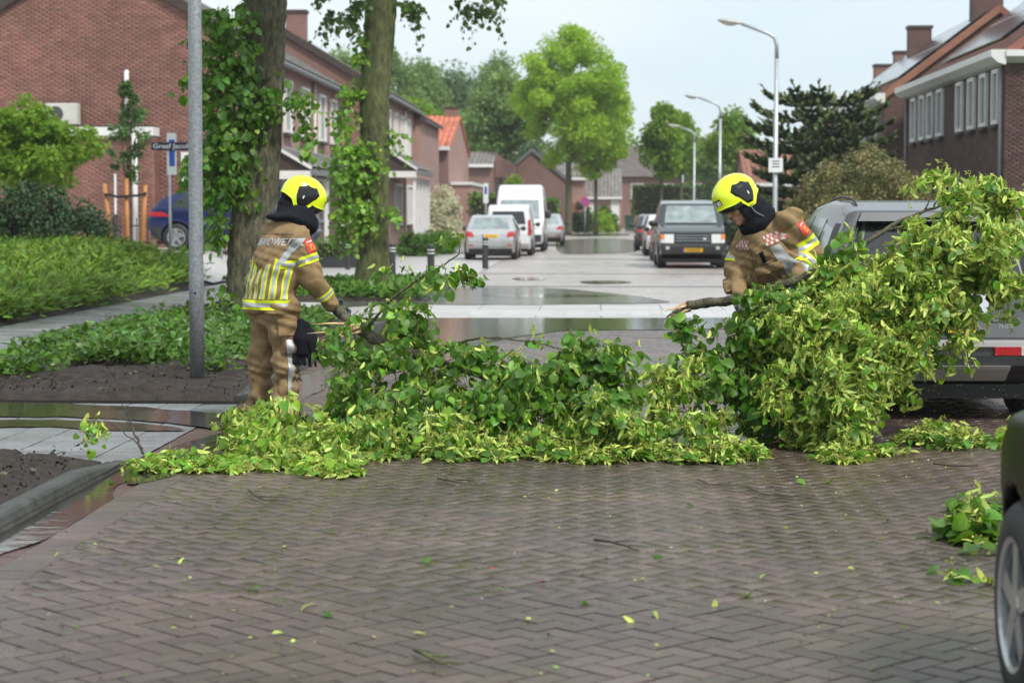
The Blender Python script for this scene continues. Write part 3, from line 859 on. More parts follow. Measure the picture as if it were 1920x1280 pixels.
def tree(name, label, base, H, cr, cz, ch, trunk_r, foliage, n_clump=90, per=130, leaf=0.22, clump_r=(0.6, 1.2), group=None, shape=1.0, trunk_h=None, lean=(0, 0), bark='bark', temps=OVAL, keep=None):
    """cr crown radius, cz crown centre height, ch half height of crown"""
    root = thing(name, label, 'tree', base, group=group)
    top = (lean[0], lean[1], cz + ch * 0.5)
    mid = (lean[0] * 0.4, lean[1] * 0.4, cz * 0.5)
    t = trunk_mesh([(0, 0, -0.1), (0, 0, 0.25), mid, top], [trunk_r * 1.35, trunk_r * 1.05, trunk_r * 0.85, trunk_r * 0.25])
    cl = []; seed_ = rng.uniform(0, 6, 2)
    while len(cl) < n_clump:
        u = rand_unit(1)[0] * rng.random()**0.38
        w = (1 - max(0, u[2]))**(0.45 * shape) if u[2] > 0 else (1 + u[2] * 0.35)
        r = rng.uniform(*clump_r); ph = math.atan2(u[1], u[0]); w *= 1 + .13 * math.sin(3 * ph + seed_[0] + 4 * u[2]) + .09 * math.sin(7 * u[2] + seed_[1] + 2 * ph)
        c = (lean[0] + u[0] * cr * w, lean[1] + u[1] * cr * w, cz + u[2] * ch, r)
        if keep is None or keep(*c): cl.append(c)
    for c in cl[::max(1, n_clump // 22)]:
        z0 = min(max(c[2] - 1.2 - 0.5 * math.hypot(c[0], c[1]), cz - ch * 0.95), cz + ch * 0.45)
        f = (z0) / (top[2]); s = (lean[0] * f, lean[1] * f, z0)
        t.tube(limb(s, c[:3]), [trunk_r * 0.32 * (1 - 0.8 * i / 5) for i in range(6)], 5)
    t.build('trunk', M(bark), root, smooth=True)
    P, Rm, S = crown_leaves(cl, per, leaf, temps)
    stuff_mesh('crown', temps, P, Rm, S, M(foliage), root)
    return root
def shrub(name, label, base, rx, ry, h, foliage, n=60, per=90, leaf=0.06, clump=(0.12, 0.25), group=None, temps=OVAL, flat_bottom=True, stems=True):
    root = thing(name, label, 'shrub', base, group=group)
    cl = []
    for _ in range(n):
        u = rand_unit(1)[0]; u[2] = abs(u[2]); u *= rng.random()**0.3
        cl.append((u[0] * rx, u[1] * ry, 0.06 + u[2] * h * 0.92, rng.uniform(*clump)))
    P, Rm, S = crown_leaves(cl, per, leaf, temps, flat=0.9)
    ok = P[:, 2] > 0.0
    stuff_mesh('foliage', temps, P[ok], Rm[ok], S[ok], M(foliage), root)
    if stems:
        g = MB()
        for c in cl[::4]: g.tube(limb((c[0] * 0.15, c[1] * 0.15, 0), c[:3], 0.1, 3), [0.03, 0.022, 0.015, 0.008], 4)
        g.build('stems', M('twig'), root)
    return root
# ================================================================== HOUSES
def part(g, name, m, root, smooth=False, sub=None):
    return g.build(name, M(m), sub or root, base=tuple(root.location), smooth=smooth)
def wallfn(side, at_):              # local (u along the wall, w outward, z) -> world
    if side == 'x+': return lambda u, w, z: (at_ + w, u, z)
    if side == 'x-': return lambda u, w, z: (at_ - w, u, z)
    return lambda u, w, z: (u, at_ - w, z)      # 'y-': faces the viewer
def lbox(g, fn, u0, u1, w0, w1, z0, z1):
    c = [fn(u, w, z) for u in (u0, u1) for w in (w0, w1) for z in (z0, z1)]
    xs, ys, zs = zip(*c)
    return g.box(min(xs), max(xs), min(ys), max(ys), min(zs), max(zs))
def window(root, fn, u0, u1, z0, z1, fr=0.09, bars=0, sill='dark_wood', frame='white_paint', out=0.05, pane='window_pane'):
    g = MB()
    lbox(g, fn, u0, u0 + fr, -0.06, out, z0, z1); lbox(g, fn, u1 - fr, u1, -0.06, out, z0, z1)
    lbox(g, fn, u0 + fr, u1 - fr, -0.06, out, z0, z0 + fr); lbox(g, fn, u0 + fr, u1 - fr, -0.06, out, z1 - fr, z1)
    for b in range(bars):
        c = u0 + (u1 - u0) * (b + 1) / (bars + 1); lbox(g, fn, c - fr * .35, c + fr * .35, -0.06, out - 0.01, z0 + fr, z1 - fr)
    w = part(g, 'window', frame, root)
    part(lbox(MB(), fn, u0 + fr * .8, u1 - fr * .8, 0.004, 0.012, z0 + fr * .8, z1 - fr * .8), 'pane', pane, root, sub=w)
    part(lbox(MB(), fn, u0 - 0.05, u1 + 0.05, 0.003, out + 0.06, z0 - 0.1, z0 - 0.003), 'sill', sill, root, sub=w)
    return w
def roof_tiles(g0, p00, p10, p01, wave=0.22, course=0.33, amp=0.022, step=0.03):
    """tiled plane: p00->p10 along the eave, p00->p01 up the slope"""
    p00, p10, p01 = Vector(p00), Vector(p10), Vector(p01)
    a, b = p10 - p00, p01 - p00
    n = a.cross(b).normalized()
    if n.z < 0: n = -n
    nu = max(2, int(a.length / wave)); nv = max(2, int(b.length / course))
    us = np.linspace(0, 1, nu * 4 + 1)
    rows = []
    for j in range(nv):
        for e, h in ((0.0, step), (1.0, 0.0)):
            rows.append((min(1, (j + e) / nv), h))
    U = us[:, None]; Vv = np.array([r[0] for r in rows])[None, :]; H = np.array([r[1] for r in rows])[None, :] + amp * (np.sin(us * nu * 2 * np.pi)[:, None]) + 0.03
    G = np.array(p00)[None, None] + U[..., None] * np.array(a) + Vv[..., None] * np.array(b) + H[..., None] * np.array(n)
    return G
def tiled_roof(root, name, quad, m, **kw):
    G = roof_tiles(None, *quad, **kw) - np.array(root.location)
    nu, nv = G.shape[:2]
    I, J = np.meshgrid(np.arange(nu - 1), np.arange(nv - 1), indexing='ij')
    F = np.stack([I*nv+J, (I+1)*nv+J, (I+1)*nv+J+1, I*nv+J+1], -1).reshape(-1, 4)
    at_ = np.repeat(rng.random((nu + 3) // 4), 4)[:nu][:, None] * 0.6 + np.repeat(rng.random((nv + 1) // 2), 2)[:nv][None, :] * 0.4
    return stuff(link(name, mesh_np(name, G.reshape(-1, 3), F, attr=at_.ravel(), smooth=False), M(m), root))
def brick_face(root, fn, u0, u1, z0, z1, inside, m='brick', bw=0.215, bh=0.0625, gap=0.011):
    rows = int((z1 - z0) / bh); pos = []; sc = []
    for r in range(rows):
        u = u0 - (bw / 2 if r % 2 else 0); z = z0 + (r + .5) * bh
        while u < u1:
            a, b = max(u, u0), min(u + bw, u1)
            if b - a > 0.05 and inside((a + b) / 2, z): pos.append((0.5 * (a + b), z)); sc.append(b - a - gap)
            u += bw
    pos = np.array(pos); sc = np.array(sc); n = len(pos)
    q = np.array([(-.5, -1, 0), (.5, -1, 0), (.5, 1, 0), (-.5, 1, 0), (-.5, -1, 1), (.5, -1, 1), (.5, 1, 1), (-.5, 1, 1)])
    f = np.array([(4, 5, 6, 7), (0, 1, 5, 4), (1, 2, 6, 5), (2, 3, 7, 6), (3, 0, 4, 7)])
    U = pos[:, :1] + q[None, :, 0] * sc[:, None]; Zz = pos[:, 1:2] + q[None, :, 1] * (bh - gap) / 2
    Wd = q[None, :, 2] * (0.009 + rng.uniform(-.002, .003, (n, 1)))
    o = np.array(fn(0, 0, 0)); eu = np.array(fn(1, 0, 0)) - o; ew = np.array(fn(0, 1, 0)) - o
    W = o + U[..., None] * eu + Wd[..., None] * ew + Zz[..., None] * np.array((0, 0, 1.0)) - np.array(root.location)
    F = (f[None] + (np.arange(n) * 8)[:, None, None]).reshape(-1, 4)
    return stuff(link('brickwork', mesh_np('brickwork', W.reshape(-1, 3), F, attr=np.repeat(rng.random(n), 8)), M(m), root))

def terrace(label, x0, x1, y0, y1, zg, eave, ridge, wall_m, gable_m, tile_m, verge_m='dark_wood', street='x+', over=0.25, group=None, roof_sides=(0, 1)):
    """a house whose ridge runs along the street (Y); gables face the viewer and away"""
    root = thing('house', label, 'house', (x0, y0, zg), group=group)
    xm = (x0 + x1) / 2
    prof = [(x0, zg - 0.3), (x1, zg - 0.3), (x1, eave), (xm, ridge), (x0, eave)]
    g = MB().prism(prof, y0, y1, lambda u, v, a: (u, a, v))
    w = part(g, 'wall', wall_m, root)
    w.data.materials.append(M(gable_m))
    for p in w.data.polygons:
        if abs(p.normal.y) > 0.9: p.material_index = 1
    sl = (ridge - eave) / (xm - x0)
    for sgn in roof_sides:
        xe = x0 - over if sgn == 0 else x1 + over
        ze = eave - over * sl
        g = MB().prism([(xe, ze), (xm, ridge), (xm, ridge + 0.12), (xe, ze + 0.12)], y0 - 0.06, y1 + 0.06, lambda u, v, a: (u, a, v))
        part(g, 'roof', tile_m, root)
        tiled_roof(root, 'roof_tiles', ((xe, y0 - 0.08, ze + 0.10), (xe, y1 + 0.08, ze + 0.10), (xm, y0 - 0.08, ridge + 0.10)), tile_m)
    # verge boards on the gable towards the viewer
    for sgn in (0, 1):
        xe = x0 - over if sgn == 0 else x1 + over
        ze = eave - over * sl
        g = MB().prism([(xe, ze - 0.12), (xm, ridge - 0.12), (xm, ridge + 0.17), (xe, ze + 0.17)], y0 - 0.14, y0 - 0.065, lambda u, v, a: (u, a, v))
        part(g, 'verge_board', verge_m, root)
    return root
def chimney(root, x, y, w, d, z0, z1, m='brick_y'):
    g = MB(); g.box(x - w/2, x + w/2, y - d/2, y + d/2, z0, z1 - 0.12)
    c = part(g, 'chimney', m, root)
    part(MB().box(x - w/2 - .05, x + w/2 + .05, y - d/2 - .05, y + d/2 + .05, z1 - 0.117, z1), 'chimney_cap', 'dark_wood', root, sub=c)
    return c
def gutter(root, x, y0, y1, z, m='grey_gutter', r=0.08):
    g = MB(); g.tube([(x, y0, z), (x, y1, z)], r, 8); return part(g, 'gutter', m, root)
def pipe(root, pts, r, m, name='downpipe'):
    g = MB(); g.tube(pts, r, 8); return part(g, name, m, root, smooth=True)

# ---- left, first house: big brick gable towards the viewer
ZG = 0.55
Y1 = 54.5
xa, xb = -18.2, -9.4
h1 = terrace('red brick house with a wide bare gable behind the young staked tree', xa, xb, Y1, 75, ZG, 6.05, 8.7, 'brick_x', 'mortar', 'tile_grey')
xm = (xa + xb) / 2
brick_face(h1, wallfn('y-', Y1), xa, xb, ZG, 8.68, lambda u, z: z < 6.03 + (8.7 - 6.05) * (1 - abs(u - xm) / (xb - xm)) - 0.05)
fx = wallfn('x+', xb)
for a, b in ((57.2, 58.6), (60.0, 61.4), (63.5, 65.1), (67.6, 69.1), (70.7, 72.0)):
    window(h1, fx, a, b, 3.95, 5.55, out=0.1)
gutter(h1, xb + 0.32, Y1 + .1, 75, 5.88)
pipe(h1, [(xb + 0.07, 66.3, 0.6), (xb + 0.07, 66.3, 5.85)], 0.06, 'cream_paint')
for a, b in ((58, 61.5), (67, 70)): window(h1, fx, a, b, 1.2, 2.7, out=0.08, bars=1)
part(lbox(MB(), fx, 63.2, 64.3, 0.003, 0.05, 0.6, 2.7), 'door', 'white_paint', h1)
# porch: pent roof on posts along the facade
def porch(root, xw, xo, y0, y1, zw, zo, m, zg):
    g = MB().prism([(xw, zw - .1), (xo, zo - .1), (xo, zo), (xw, zw)], y0, y1, lambda u, v, a: (u, a, v))
    p = part(g, 'porch_roof', 'dark_wood', root)
    tiled_roof(root, 'porch_tiles', ((xo, y0, zo), (xo, y1, zo), (xw, y0, zw)), m, wave=0.25, course=0.3)
    part(MB().box(xw + .005, xo + .03, y0 - .06, y0 - .005, zo - 0.32, zo - 0.08), 'beam', 'white_paint', root)
    g = MB().prism([(xw, zo - .075), (xo, zo - .075), (xw, zw - .12)], y0 + 0.02, y0 + .05, lambda u, v, a: (u, a, v)); part(g, 'porch_cheek', 'dark_wood', root)
    g = MB().prism([(xw, zw + .02), (xo + .05, zo - .06), (xo + .05, zo + .04), (xw, zw + .12)], y0 - .09, y0 - .062, lambda u, v, a: (u, a, v)); part(g, 'verge_board', 'white_paint', root)
    part(MB().box(xo + .035, xo + .16, y0 - .1, y1, zo - .2, zo - .03), 'gutter', 'grey_gutter', root)
    yy = y0 + .06
    while yy < y1:
        part(MB().box(xo - .14, xo - .02, yy, yy + .12, zg, zo - .33), 'post', 'white_paint', root); yy += (y1 - y0 - .2) / 4
porch(h1, xb, -8.15, 57.0, 72.5, 3.5, 2.82, 'tile_grey', 0.1)
# flat-roofed annex against the gable, with white fascia and pipes
g = MB().box(-17.8, -12.0, Y1 - 0.6, Y1 - 0.02, 0.3, 3.62)
annex = thing('annex', 'low flat-roofed brick annex with a white fascia against the gable', 'building', (-17.8, Y1 - 0.6, ZG))
part(g, 'wall', 'mortar', annex)
brick_face(annex, wallfn('y-', Y1 - 0.6), -17.8, -12.0, ZG, 3.6, lambda u, z: True); brick_face(annex, wallfn('x+', -12.0), Y1 - 0.6, Y1 - 0.03, ZG, 3.6, lambda u, z: True)
part(MB().box(-17.9, -11.95, Y1 - 0.75, Y1 - 0.03, 3.63, 3.86), 'fascia', 'white_paint', annex)
part(MB().box(-17.85, -12.0, Y1 - 0.7, Y1 - 0.03, 3.864, 3.9), 'flat_roof', 'tile_dark', annex)
p = at(252, 250, Y1 - 0.8)
pipe(annex, [(p.x, p.y, 3.62), (p.x, p.y, ZG)], 0.075, 'white_paint')
p = at(215, 400, Y1 - 0.7)
part(MB().box(p.x - .02, p.x + .04, Y1 - 0.64, Y1 - 0.6, 1.45, 2.6), 'pipe_cover', 'white_paint', annex)
pipe(annex, [(p.x + .02, Y1 - 0.7, ZG), (p.x + .02, Y1 - 0.7, 1.5)], 0.06, 'rubber', 'drain_pipe')
p = at(237, 140, Y1 - 0.12)
pipe(h1, [(p.x, p.y, 3.9), (p.x, p.y, 5.35), (p.x, p.y + .05, 5.4)], 0.07, 'white_paint', 'vent_pipe')
# window in the gable beside the lamp post
fy = wallfn('y-', Y1)
a = at(340, 300, Y1).x; b = at(405, 300, Y1).x
window(h1, fy, a, b, 2.3, 3.2, out=0.06)
# air conditioner on the annex roof
p = at(118, 205, Y1 - 0.32)
ac = thing('air_conditioner', 'off-white air conditioner unit on the annex roof', 'air conditioner', (p.x, p.y, 3.905))
part(MB().bbox(p.x - .44, p.x + .44, p.y - .16, p.y + .16, 3.95, 4.52, .02), 'casing', 'ac_white', ac)
for s in (-.32, .32): part(MB().box(p.x + s - .04, p.x + s + .04, p.y - .18, p.y + .18, 3.905, 3.948), 'foot', 'rubber', ac)
g = MB()
for r in (0.05, 0.10, 0.15, 0.20):
    g.tube([(p.x - .16 + r * math.cos(t), p.y - .168, 4.23 + r * math.sin(t)) for t in np.linspace(0, 2 * math.pi, 19)], .008, 4)
part(g, 'fan_grille', 'grey_gutter', ac)
part(MB().lathe([(0.001, 0), (.21, 0)], 24, lambda r, h, c, s: (p.x - .16 + r * c, p.y - .163, 4.23 + r * s)), 'fan', 'plastic_dark', ac)

# ---- left, second and third blocks
h2 = terrace('brick house with white porch posts behind the ivy-clad street tree', -16.9, -8.05, 75.05, 88.5, 0.1, 6.1, 8.75, 'brick_x', 'brick_y', 'tile_grey')
f2 = wallfn('x+', -8.05)
for a, b in ((76.8, 78.0), (79.6, 80.8), (82.2, 83.3), (85, 86.2)): window(h2, f2, a, b, 3.9, 5.5, out=0.1)
for a, b in ((80, 82.5), (85, 87.5)): window(h2, f2, a, b, 1.0, 2.7, out=0.08, bars=1)
gutter(h2, -7.73, 75.1, 88.5, 5.9)
porch(h2, -8.05, -6.9, 77.0, 83.5, 3.9, 3.2, 'tile_grey', 0.08)
pipe(h2, [(-7.98, 83.9, 0.1), (-7.98, 83.9, 5.9)], 0.06, 'cream_paint')
chimney(h2, -11.3, 75.6, 0.75, 0.6, 7.6, 9.15)
pipe(h2, [(-8.9, 80, 6.4), (-8.9, 80, 7.5)], 0.13, 'grey_gutter', 'flue')
h3 = terrace('pale brick house with a steep gable beyond the white porch', -16.0, -7.75, 88.55, 99, 0.1, 5.7, 8.3, 'brick_x', 'brick_x', 'tile_dark')
h1b = chimney(h1, -13.6, 64, 0.7, 0.6, 8.2, 9.4)

# ---- orange-roofed house: roof slope towards the viewer, gable on the street
def cross_house(label, x0, x1, y0, y1, zg, eave, ridge, wall_m, side_m, tile_m, group=None, chim=None):
    root = thing('house', label, 'house', (x0, y0, zg), group=group)
    ym = (y0 + y1) / 2
    g = MB().prism([(y0, zg - .3), (y1, zg - .3), (y1, eave), (ym, ridge), (y0, eave)], x0, x1, lambda u, v, a: (a, u, v))
    w = part(g, 'wall', wall_m, root); w.data.materials.append(M(side_m))
    for p in w.data.polygons:
        if abs(p.normal.x) > 0.9: p.material_index = 1
    sl = (ridge - eave) / (ym - y0)
    for s in (0, 1):
        ye = y0 - .25 if s == 0 else y1 + .25
        g = MB().prism([(ye, eave - .25 * sl), (ym, ridge), (ym, ridge + .1), (ye, eave - .25 * sl + .1)], x0 - .1, x1 + .1, lambda u, v, a: (a, u, v))
        part(g, 'roof', tile_m, root)
        if s == 0: tiled_roof(root, 'roof_tiles', ((x0 - .12, ye, eave - .25 * sl + .08), (x1 + .12, ye, eave - .25 * sl + .08), (x0 - .12, ym, ridge + .08)), tile_m, amp=0.035, wave=0.28)
    part(MB().box(x0 - .1, x1 + .1, y0 - .36, y0 - .26, eave - .25 * sl - .08, eave - .25 * sl + .12), 'gutter', 'white_paint', root)
    if chim: chimney(root, *chim)
    return root
ho = cross_house('brick house with a bright orange tiled roof down the street', -13.0, -7.35, 100, 116, 0.1, 4.75, 6.6, 'brick_fy', 'brick_x', 'tile_orange', chim=(-7.75, 108, .7, .7, 6.2, 7.2))
fo = wallfn('y-', 100)
window(ho, fo, -9.2, -8.7, 3.0, 4.4, out=.05)
pipe(ho, [(-8.3, 99.9, .1), (-8.3, 99.9, 4.6)], .05, 'galv_far')
# low garage in front of it
gar = thing('garage', 'low brick garage wall beside the orange-roofed house', 'building', (-7.3, 104, 0.1))
part(MB().box(-7.3, -6.3, 101, 112, 0.0, 2.9), 'wall', 'brick_x', gar); part(MB().box(-7.3, -6.22, 100.9, 112.1, 2.903, 3.05), 'roof_edge', 'white_paint', gar)

# ---- the end of the street
e1 = cross_house('dark brick house with grey roof behind the white van', -10.4, -6.6, 128, 138, 0.1, 4.5, 5.4, 'brick_fy', 'brick_fy', 'tile_grey')
part(MB().prism([(-6.55, 3.8), (-5.2, 3.8), (-5.2, 4.5), (-6.55, 5.4)], 131, 131.6, lambda u, v, a: (u, a, v)), 'lean_to', 'brick_fy', e1)
e2 = terrace('dark brick gabled house behind the tall lime trees', -7.0, -2.2, 146, 158, 0.1, 4.0, 6.0, 'brick_fy', 'brick_fy', 'tile_grey', verge_m='grey_gutter')
e3 = cross_house('pale pink brick house with a brown door at the street end', -3.6, -0.75, 160, 172, 0.1, 4.2, 6.2, 'brick_x', 'brick_x', 'tile_grey')
f3 = wallfn('y-', 160)
part(lbox(MB(), f3, -2.0, -1.35, .003, .06, .1, 2.2), 'door', 'door_brown', e3)
window(e3, f3, -3.4, -2.4, 0.7, 2.0)
e4 = cross_house('low grey-roofed bungalow with a white garage door at the street end', -0.7, 2.1, 162, 174, 0.1, 2.7, 5.0, 'brick_x', 'brick_x', 'tile_grey')
f4 = wallfn('y-', 162)
part(lbox(MB(), f4, 1.3, 1.95, .003, .06, .1, 2.45), 'garage_door', 'white_paint', e4)
part(lbox(MB(), f4, -0.5, .1, .003, .06, .1, 2.3), 'door', 'white_paint', e4)
e5 = thing('garden_building', 'long red brick building behind the hedge at the street end', 'building', (2.3, 178, .1))
part(MB().box(2.3, 16, 178, 188, 0, 4.6), 'wall', 'brick_fy', e5); part(MB().prism([(177.6, 4.61), (188.4, 4.61), (183, 7.5)], 2.0, 16.4, lambda u, v, a: (a, u, v)), 'roof', 'tile_dark', e5)
for k in range(4): window(e5, wallfn('y-', 178), 3.2 + k * 2.6, 4.4 + k * 2.6, 2.6, 4.0)
fence = thing('garden_fence', 'brown board fence below the hedge at the street end', 'fence', (2.4, 150, 0.1))
for k in range(30):
    part(MB().box(2.4 + k * .2, 2.585 + k * .2, 150, 150.04, .05, 1.25 + random.uniform(-.02, .02)), 'board', 'wood_fence', fence)
for k in range(4): part(MB().box(2.5 + k * 1.9, 2.6 + k * 1.9, 150.045, 150.14, .05, 1.3), 'post', 'wood_fence', fence)

# ---- right: dark brick house with eight tall windows
xr = 11.0
r1 = terrace('dark brown brick house with tall white-framed windows and orange roof tiles', xr, 20.0, 54.4, 71.2, 0.07, 5.75, 9.1, 'mortar_dark', 'mortar_dark', 'tile_brown', verge_m='tile_brown', over=0.12)
WY = [(69.0, 70.0), (67.2, 68.2), (65.5, 66.6), (63.7, 64.8), (60.3, 61.3), (58.4, 59.4), (56.6, 57.6), (54.95, 55.8)]
fr = wallfn('x-', xr)
holes = [(a, b, 3.95, 5.45) for a, b in WY] + [(61.0, 62.3, 0.9, 2.7), (56, 59, 0.9, 2.4), (66, 69, .9, 2.6)]
brick_face(r1, fr, 54.4, 71.2, 0.1, 5.55, lambda u, z: not any(a - .02 < u < b + .02 and c - .02 < z < d + .02 for a, b, c, d in holes), m='brick_dark')
brick_face(r1, wallfn('y-', 54.4), xr, 20, 0.1, 9.0, lambda u, z: z < 5.7 + 3.35 * (1 - abs(u - 15.5) / 4.5) - .1, m='brick_dark')
for a, b in WY: window(r1, fr, a, b, 3.95, 5.45, fr=0.11, out=0.09)
window(r1, fr, 61.0, 62.3, 0.9, 2.7, out=.08); window(r1, fr, 56, 59, 0.9, 2.4, out=.08, bars=2); window(r1, fr, 66, 69, .9, 2.6, out=.08, bars=2)
g = MB().prism([(xr - .02, 5.5), (xr - .22, 5.55), (xr - .42, 5.72), (xr - .42, 5.9), (xr - .02, 5.9)], 54.15, 71.4, lambda u, v, a: (u, a, v)); part(g, 'cornice', 'white_paint', r1)
g = MB().prism([(54.39, 5.56), (54.1, 5.72), (54.1, 5.89), (54.39, 5.89)], xr - .02, xr + .75, lambda u, v, a: (a, u, v)); part(g, 'cornice_return', 'white_paint', r1)
pipe(r1, [(xr - .06, 54.55, .1), (xr - .06, 54.55, 5.5)], .06, 'grey_gutter'); pipe(r1, [(xr - .06, 71.0, .1), (xr - .06, 71.0, 5.5)], .06, 'grey_gutter')
sl = (9.1 - 5.75) / 4.5
for a in range(5):
    for b in range(2):
        y = 58.6 + a * 2.05; u = 0.75 + b * 1.65
        g = MB().prism([(xr + u, 5.75 + u * sl + .27), (xr + u + 1.55, 5.75 + (u + 1.55) * sl + .27), (xr + u + 1.55, 5.75 + (u + 1.55) * sl + .31), (xr + u, 5.75 + u * sl + .31)], y, y + 2.0, lambda p, q, c: (p, c, q))
        part(g, 'solar_panel', 'solar', r1)
chimney(r1, 14.0, 57.5, .8, .7, 7.7, 9.6, 'brick_dky')
# its neighbour, set forward, with solar panels
r2 = terrace('dark brick house with a steep gable and solar panels on its street side', 10.35, 18.4, 72.2, 88, .07, 5.7, 8.75, 'brick_dkx', 'brick_dky', 'tile_brown', verge_m='tile_brown')
sl = (8.75 - 5.7) / 4.025
for a in range(7):
    for b in range(2):
        y = 72.5 + a * 2.05; u = 0.55 + b * 1.6
        g = MB().prism([(10.35 + u, 5.7 + u * sl + .26), (10.35 + u + 1.5, 5.7 + (u + 1.5) * sl + .26), (10.35 + u + 1.5, 5.7 + (u + 1.5) * sl + .3), (10.35 + u, 5.7 + u * sl + .3)], y, y + 2.0, lambda p, q, c: (p, c, q))
        part(g, 'solar_panel', 'solar', r2)
g = MB().prism([(10.33, 5.4), (10.12, 5.46), (9.95, 5.6), (9.95, 5.78), (10.33, 5.78)], 71.9, 88, lambda u, v, a: (u, a, v)); part(g, 'cornice', 'white_paint', r2)
window(r2, wallfn('x-', 10.35), 74, 75.2, 3.6, 5.1, out=.09); window(r2, wallfn('x-', 10.35), 77, 78.2, 3.6, 5.1, out=.09)
chimney(r2, 14.1, 73.2, 1.05, .9, 8.2, 10.0, 'brick_dky'); chimney(r2, 13.2, 82.5, .9, .7, 7.7, 9.1, 'brick_dky')
r3 = terrace('far right brick house with red chimneys beyond the solar roofs', 10.6, 18, 90, 108, .07, 5.6, 8.0, 'brick_dkx', 'brick_dky', 'tile_brown', verge_m='tile_brown')
chimney(r3, 14.0, 91, 1.1, .8, 7.2, 8.75, 'brick_y'); chimney(r3, 14.0, 97, 1.2, .8, 7.2, 8.6, 'brick_y')
r4 = cross_house('house with a brown tiled roof behind the monkey puzzle tree', 8.9, 14.0, 118, 128, .07, 3.2, 5.2, 'brick_fy', 'brick_fy', 'tile_brown')

# ================================================================== STREET FURNITURE
def street_lamp(label, x, y, z0=0.085, H=6.8, arm=0.98, r=0.075):
    root = thing('street_lamp', label, 'street lamp', (x, y, z0), group='street lamps along the pavement')
    def b(g, n, m, sub=None): return g.build(n, M(m), sub or root, smooth=True)
    b(MB().tube([(0, 0, 0), (0, 0, 1.2), (0, 0, 1.25), (0.01, 0, H - 1.0)], [r * 1.15, r * 1.15, r, r * .8], 10), 'pole', 'galv_far')
    pts = [(0.01, 0, H - 1.0), (0.01, 0, H - .62), (-.05, 0, H - .42), (-.22, 0, H - .3), (-arm, 0, H - .02)]
    b(MB().tube(pts, [r * .8, r * .75, r * .7, r * .65, r * .6], 10), 'arm', 'galv_far')
    hd = MB(); n = 10
    for k, (t, w, h) in enumerate(((0, .05, .05), (.12, .11, .08), (.45, .15, .1), (.62, .12, .07), (.68, .05, .03))):
        x0 = -arm - t
        for q in range(n):
            a = 2 * math.pi * q / n; hd.v.append((x0, w * math.cos(a), H - .02 + t * .14 + h * math.sin(a) * (1.0 if math.sin(a) > 0 else .45)))
        if k: hd.f += [((k-1)*n+q, (k-1)*n+(q+1) % n, k*n+(q+1) % n, k*n+q) for q in range(n)]
    hd.f += [tuple(range(n)), tuple(range(4*n, 5*n))]
    h = b(hd, 'lamp_head', 'lamp_head')
    g = MB()
    G = np.array([[(-arm - .14 - .46 * u, .12 * math.sin(math.pi * (v - .5)), H - .05 + .14 * (.14 + .46 * u) - .075 * math.sin(math.pi * u)**.5 * math.cos(math.pi * (v - .5))) for v in np.linspace(0, 1, 7)] for u in np.linspace(0, 1, 8)])
    b(g.grid(G), 'lamp_glass', 'lamp_glass', h)
    return root
LAMPS = [(1453, 45, 57.0, 'street lamp with a white sign plate on its pole beside the spiky tree'), (1349, 178, 94.0, 'street lamp standing second along the far pavement'),
         (1301, 236, 126.0, 'street lamp third in the receding row'), (1279, 268, 156.0, 'street lamp fourth in the receding row'), (1256, 296, 196.0, 'most distant street lamp of the row')]
for px, py, Y, lab in LAMPS: street_lamp(lab, at(px, 395, Y).x, Y)
x1_ = at(1453, 395, 57.0).x
sg = thing('sign_plate', 'small white square sign fixed to the nearest far lamp pole', 'sign', (x1_, 56.88, at(1453, 310, 57).z))
MB().box(-.2, .2, -.012, .012, -.2, .2).build('plate', M('sign_white'), sg)
for zz in (-.06, .02, .1): MB().box(-.1, .1, -.016, -.013, zz, zz + .03).build('print_line', M('plastic_dark'), sg)
for s in (-.1, .1): MB().box(-.06, .06, .013, .07, s - .02, s + .02).build('bracket', M('galv_far'), sg)

# the thick galvanised lamp post in the planted bed
pp = ground(370, 706, 0.08)
lp = thing('lamp_post', 'thick galvanised steel post standing in the muddy planted bed', 'post', (pp.x, pp.y, 0.03))
MB().tube([(0, 0, 0), (0, 0, 1.0), (0, 0, 1.06), (.01, 0, 3.0), (.02, 0, 7.5)], [.068, .068, .066, .062, .05], 20).build('pole', M('galv'), lp, smooth=True)
MB().tube([(.02, 0, 7.5), (.03, 0, 7.8), (.2, 0, 7.95), (1.3, 0, 8.1)], [.05, .045, .04, .035], 10).build('arm', M('galv'), lp, smooth=True)
MB().bbox(1.2, 1.9, -.13, .13, 8.05, 8.2, .03).build('lamp_head', M('lamp_head'), lp)
MB().lathe([(.07, 0), (.074, .0), (.074, .05), (.07, .05)], 20).build('ground_collar', M('rubber'), lp)
MB().tube([(0, -.063, .82), (0, -.07, .82)], .012, 8).build('service_hole', M('black'), lp)

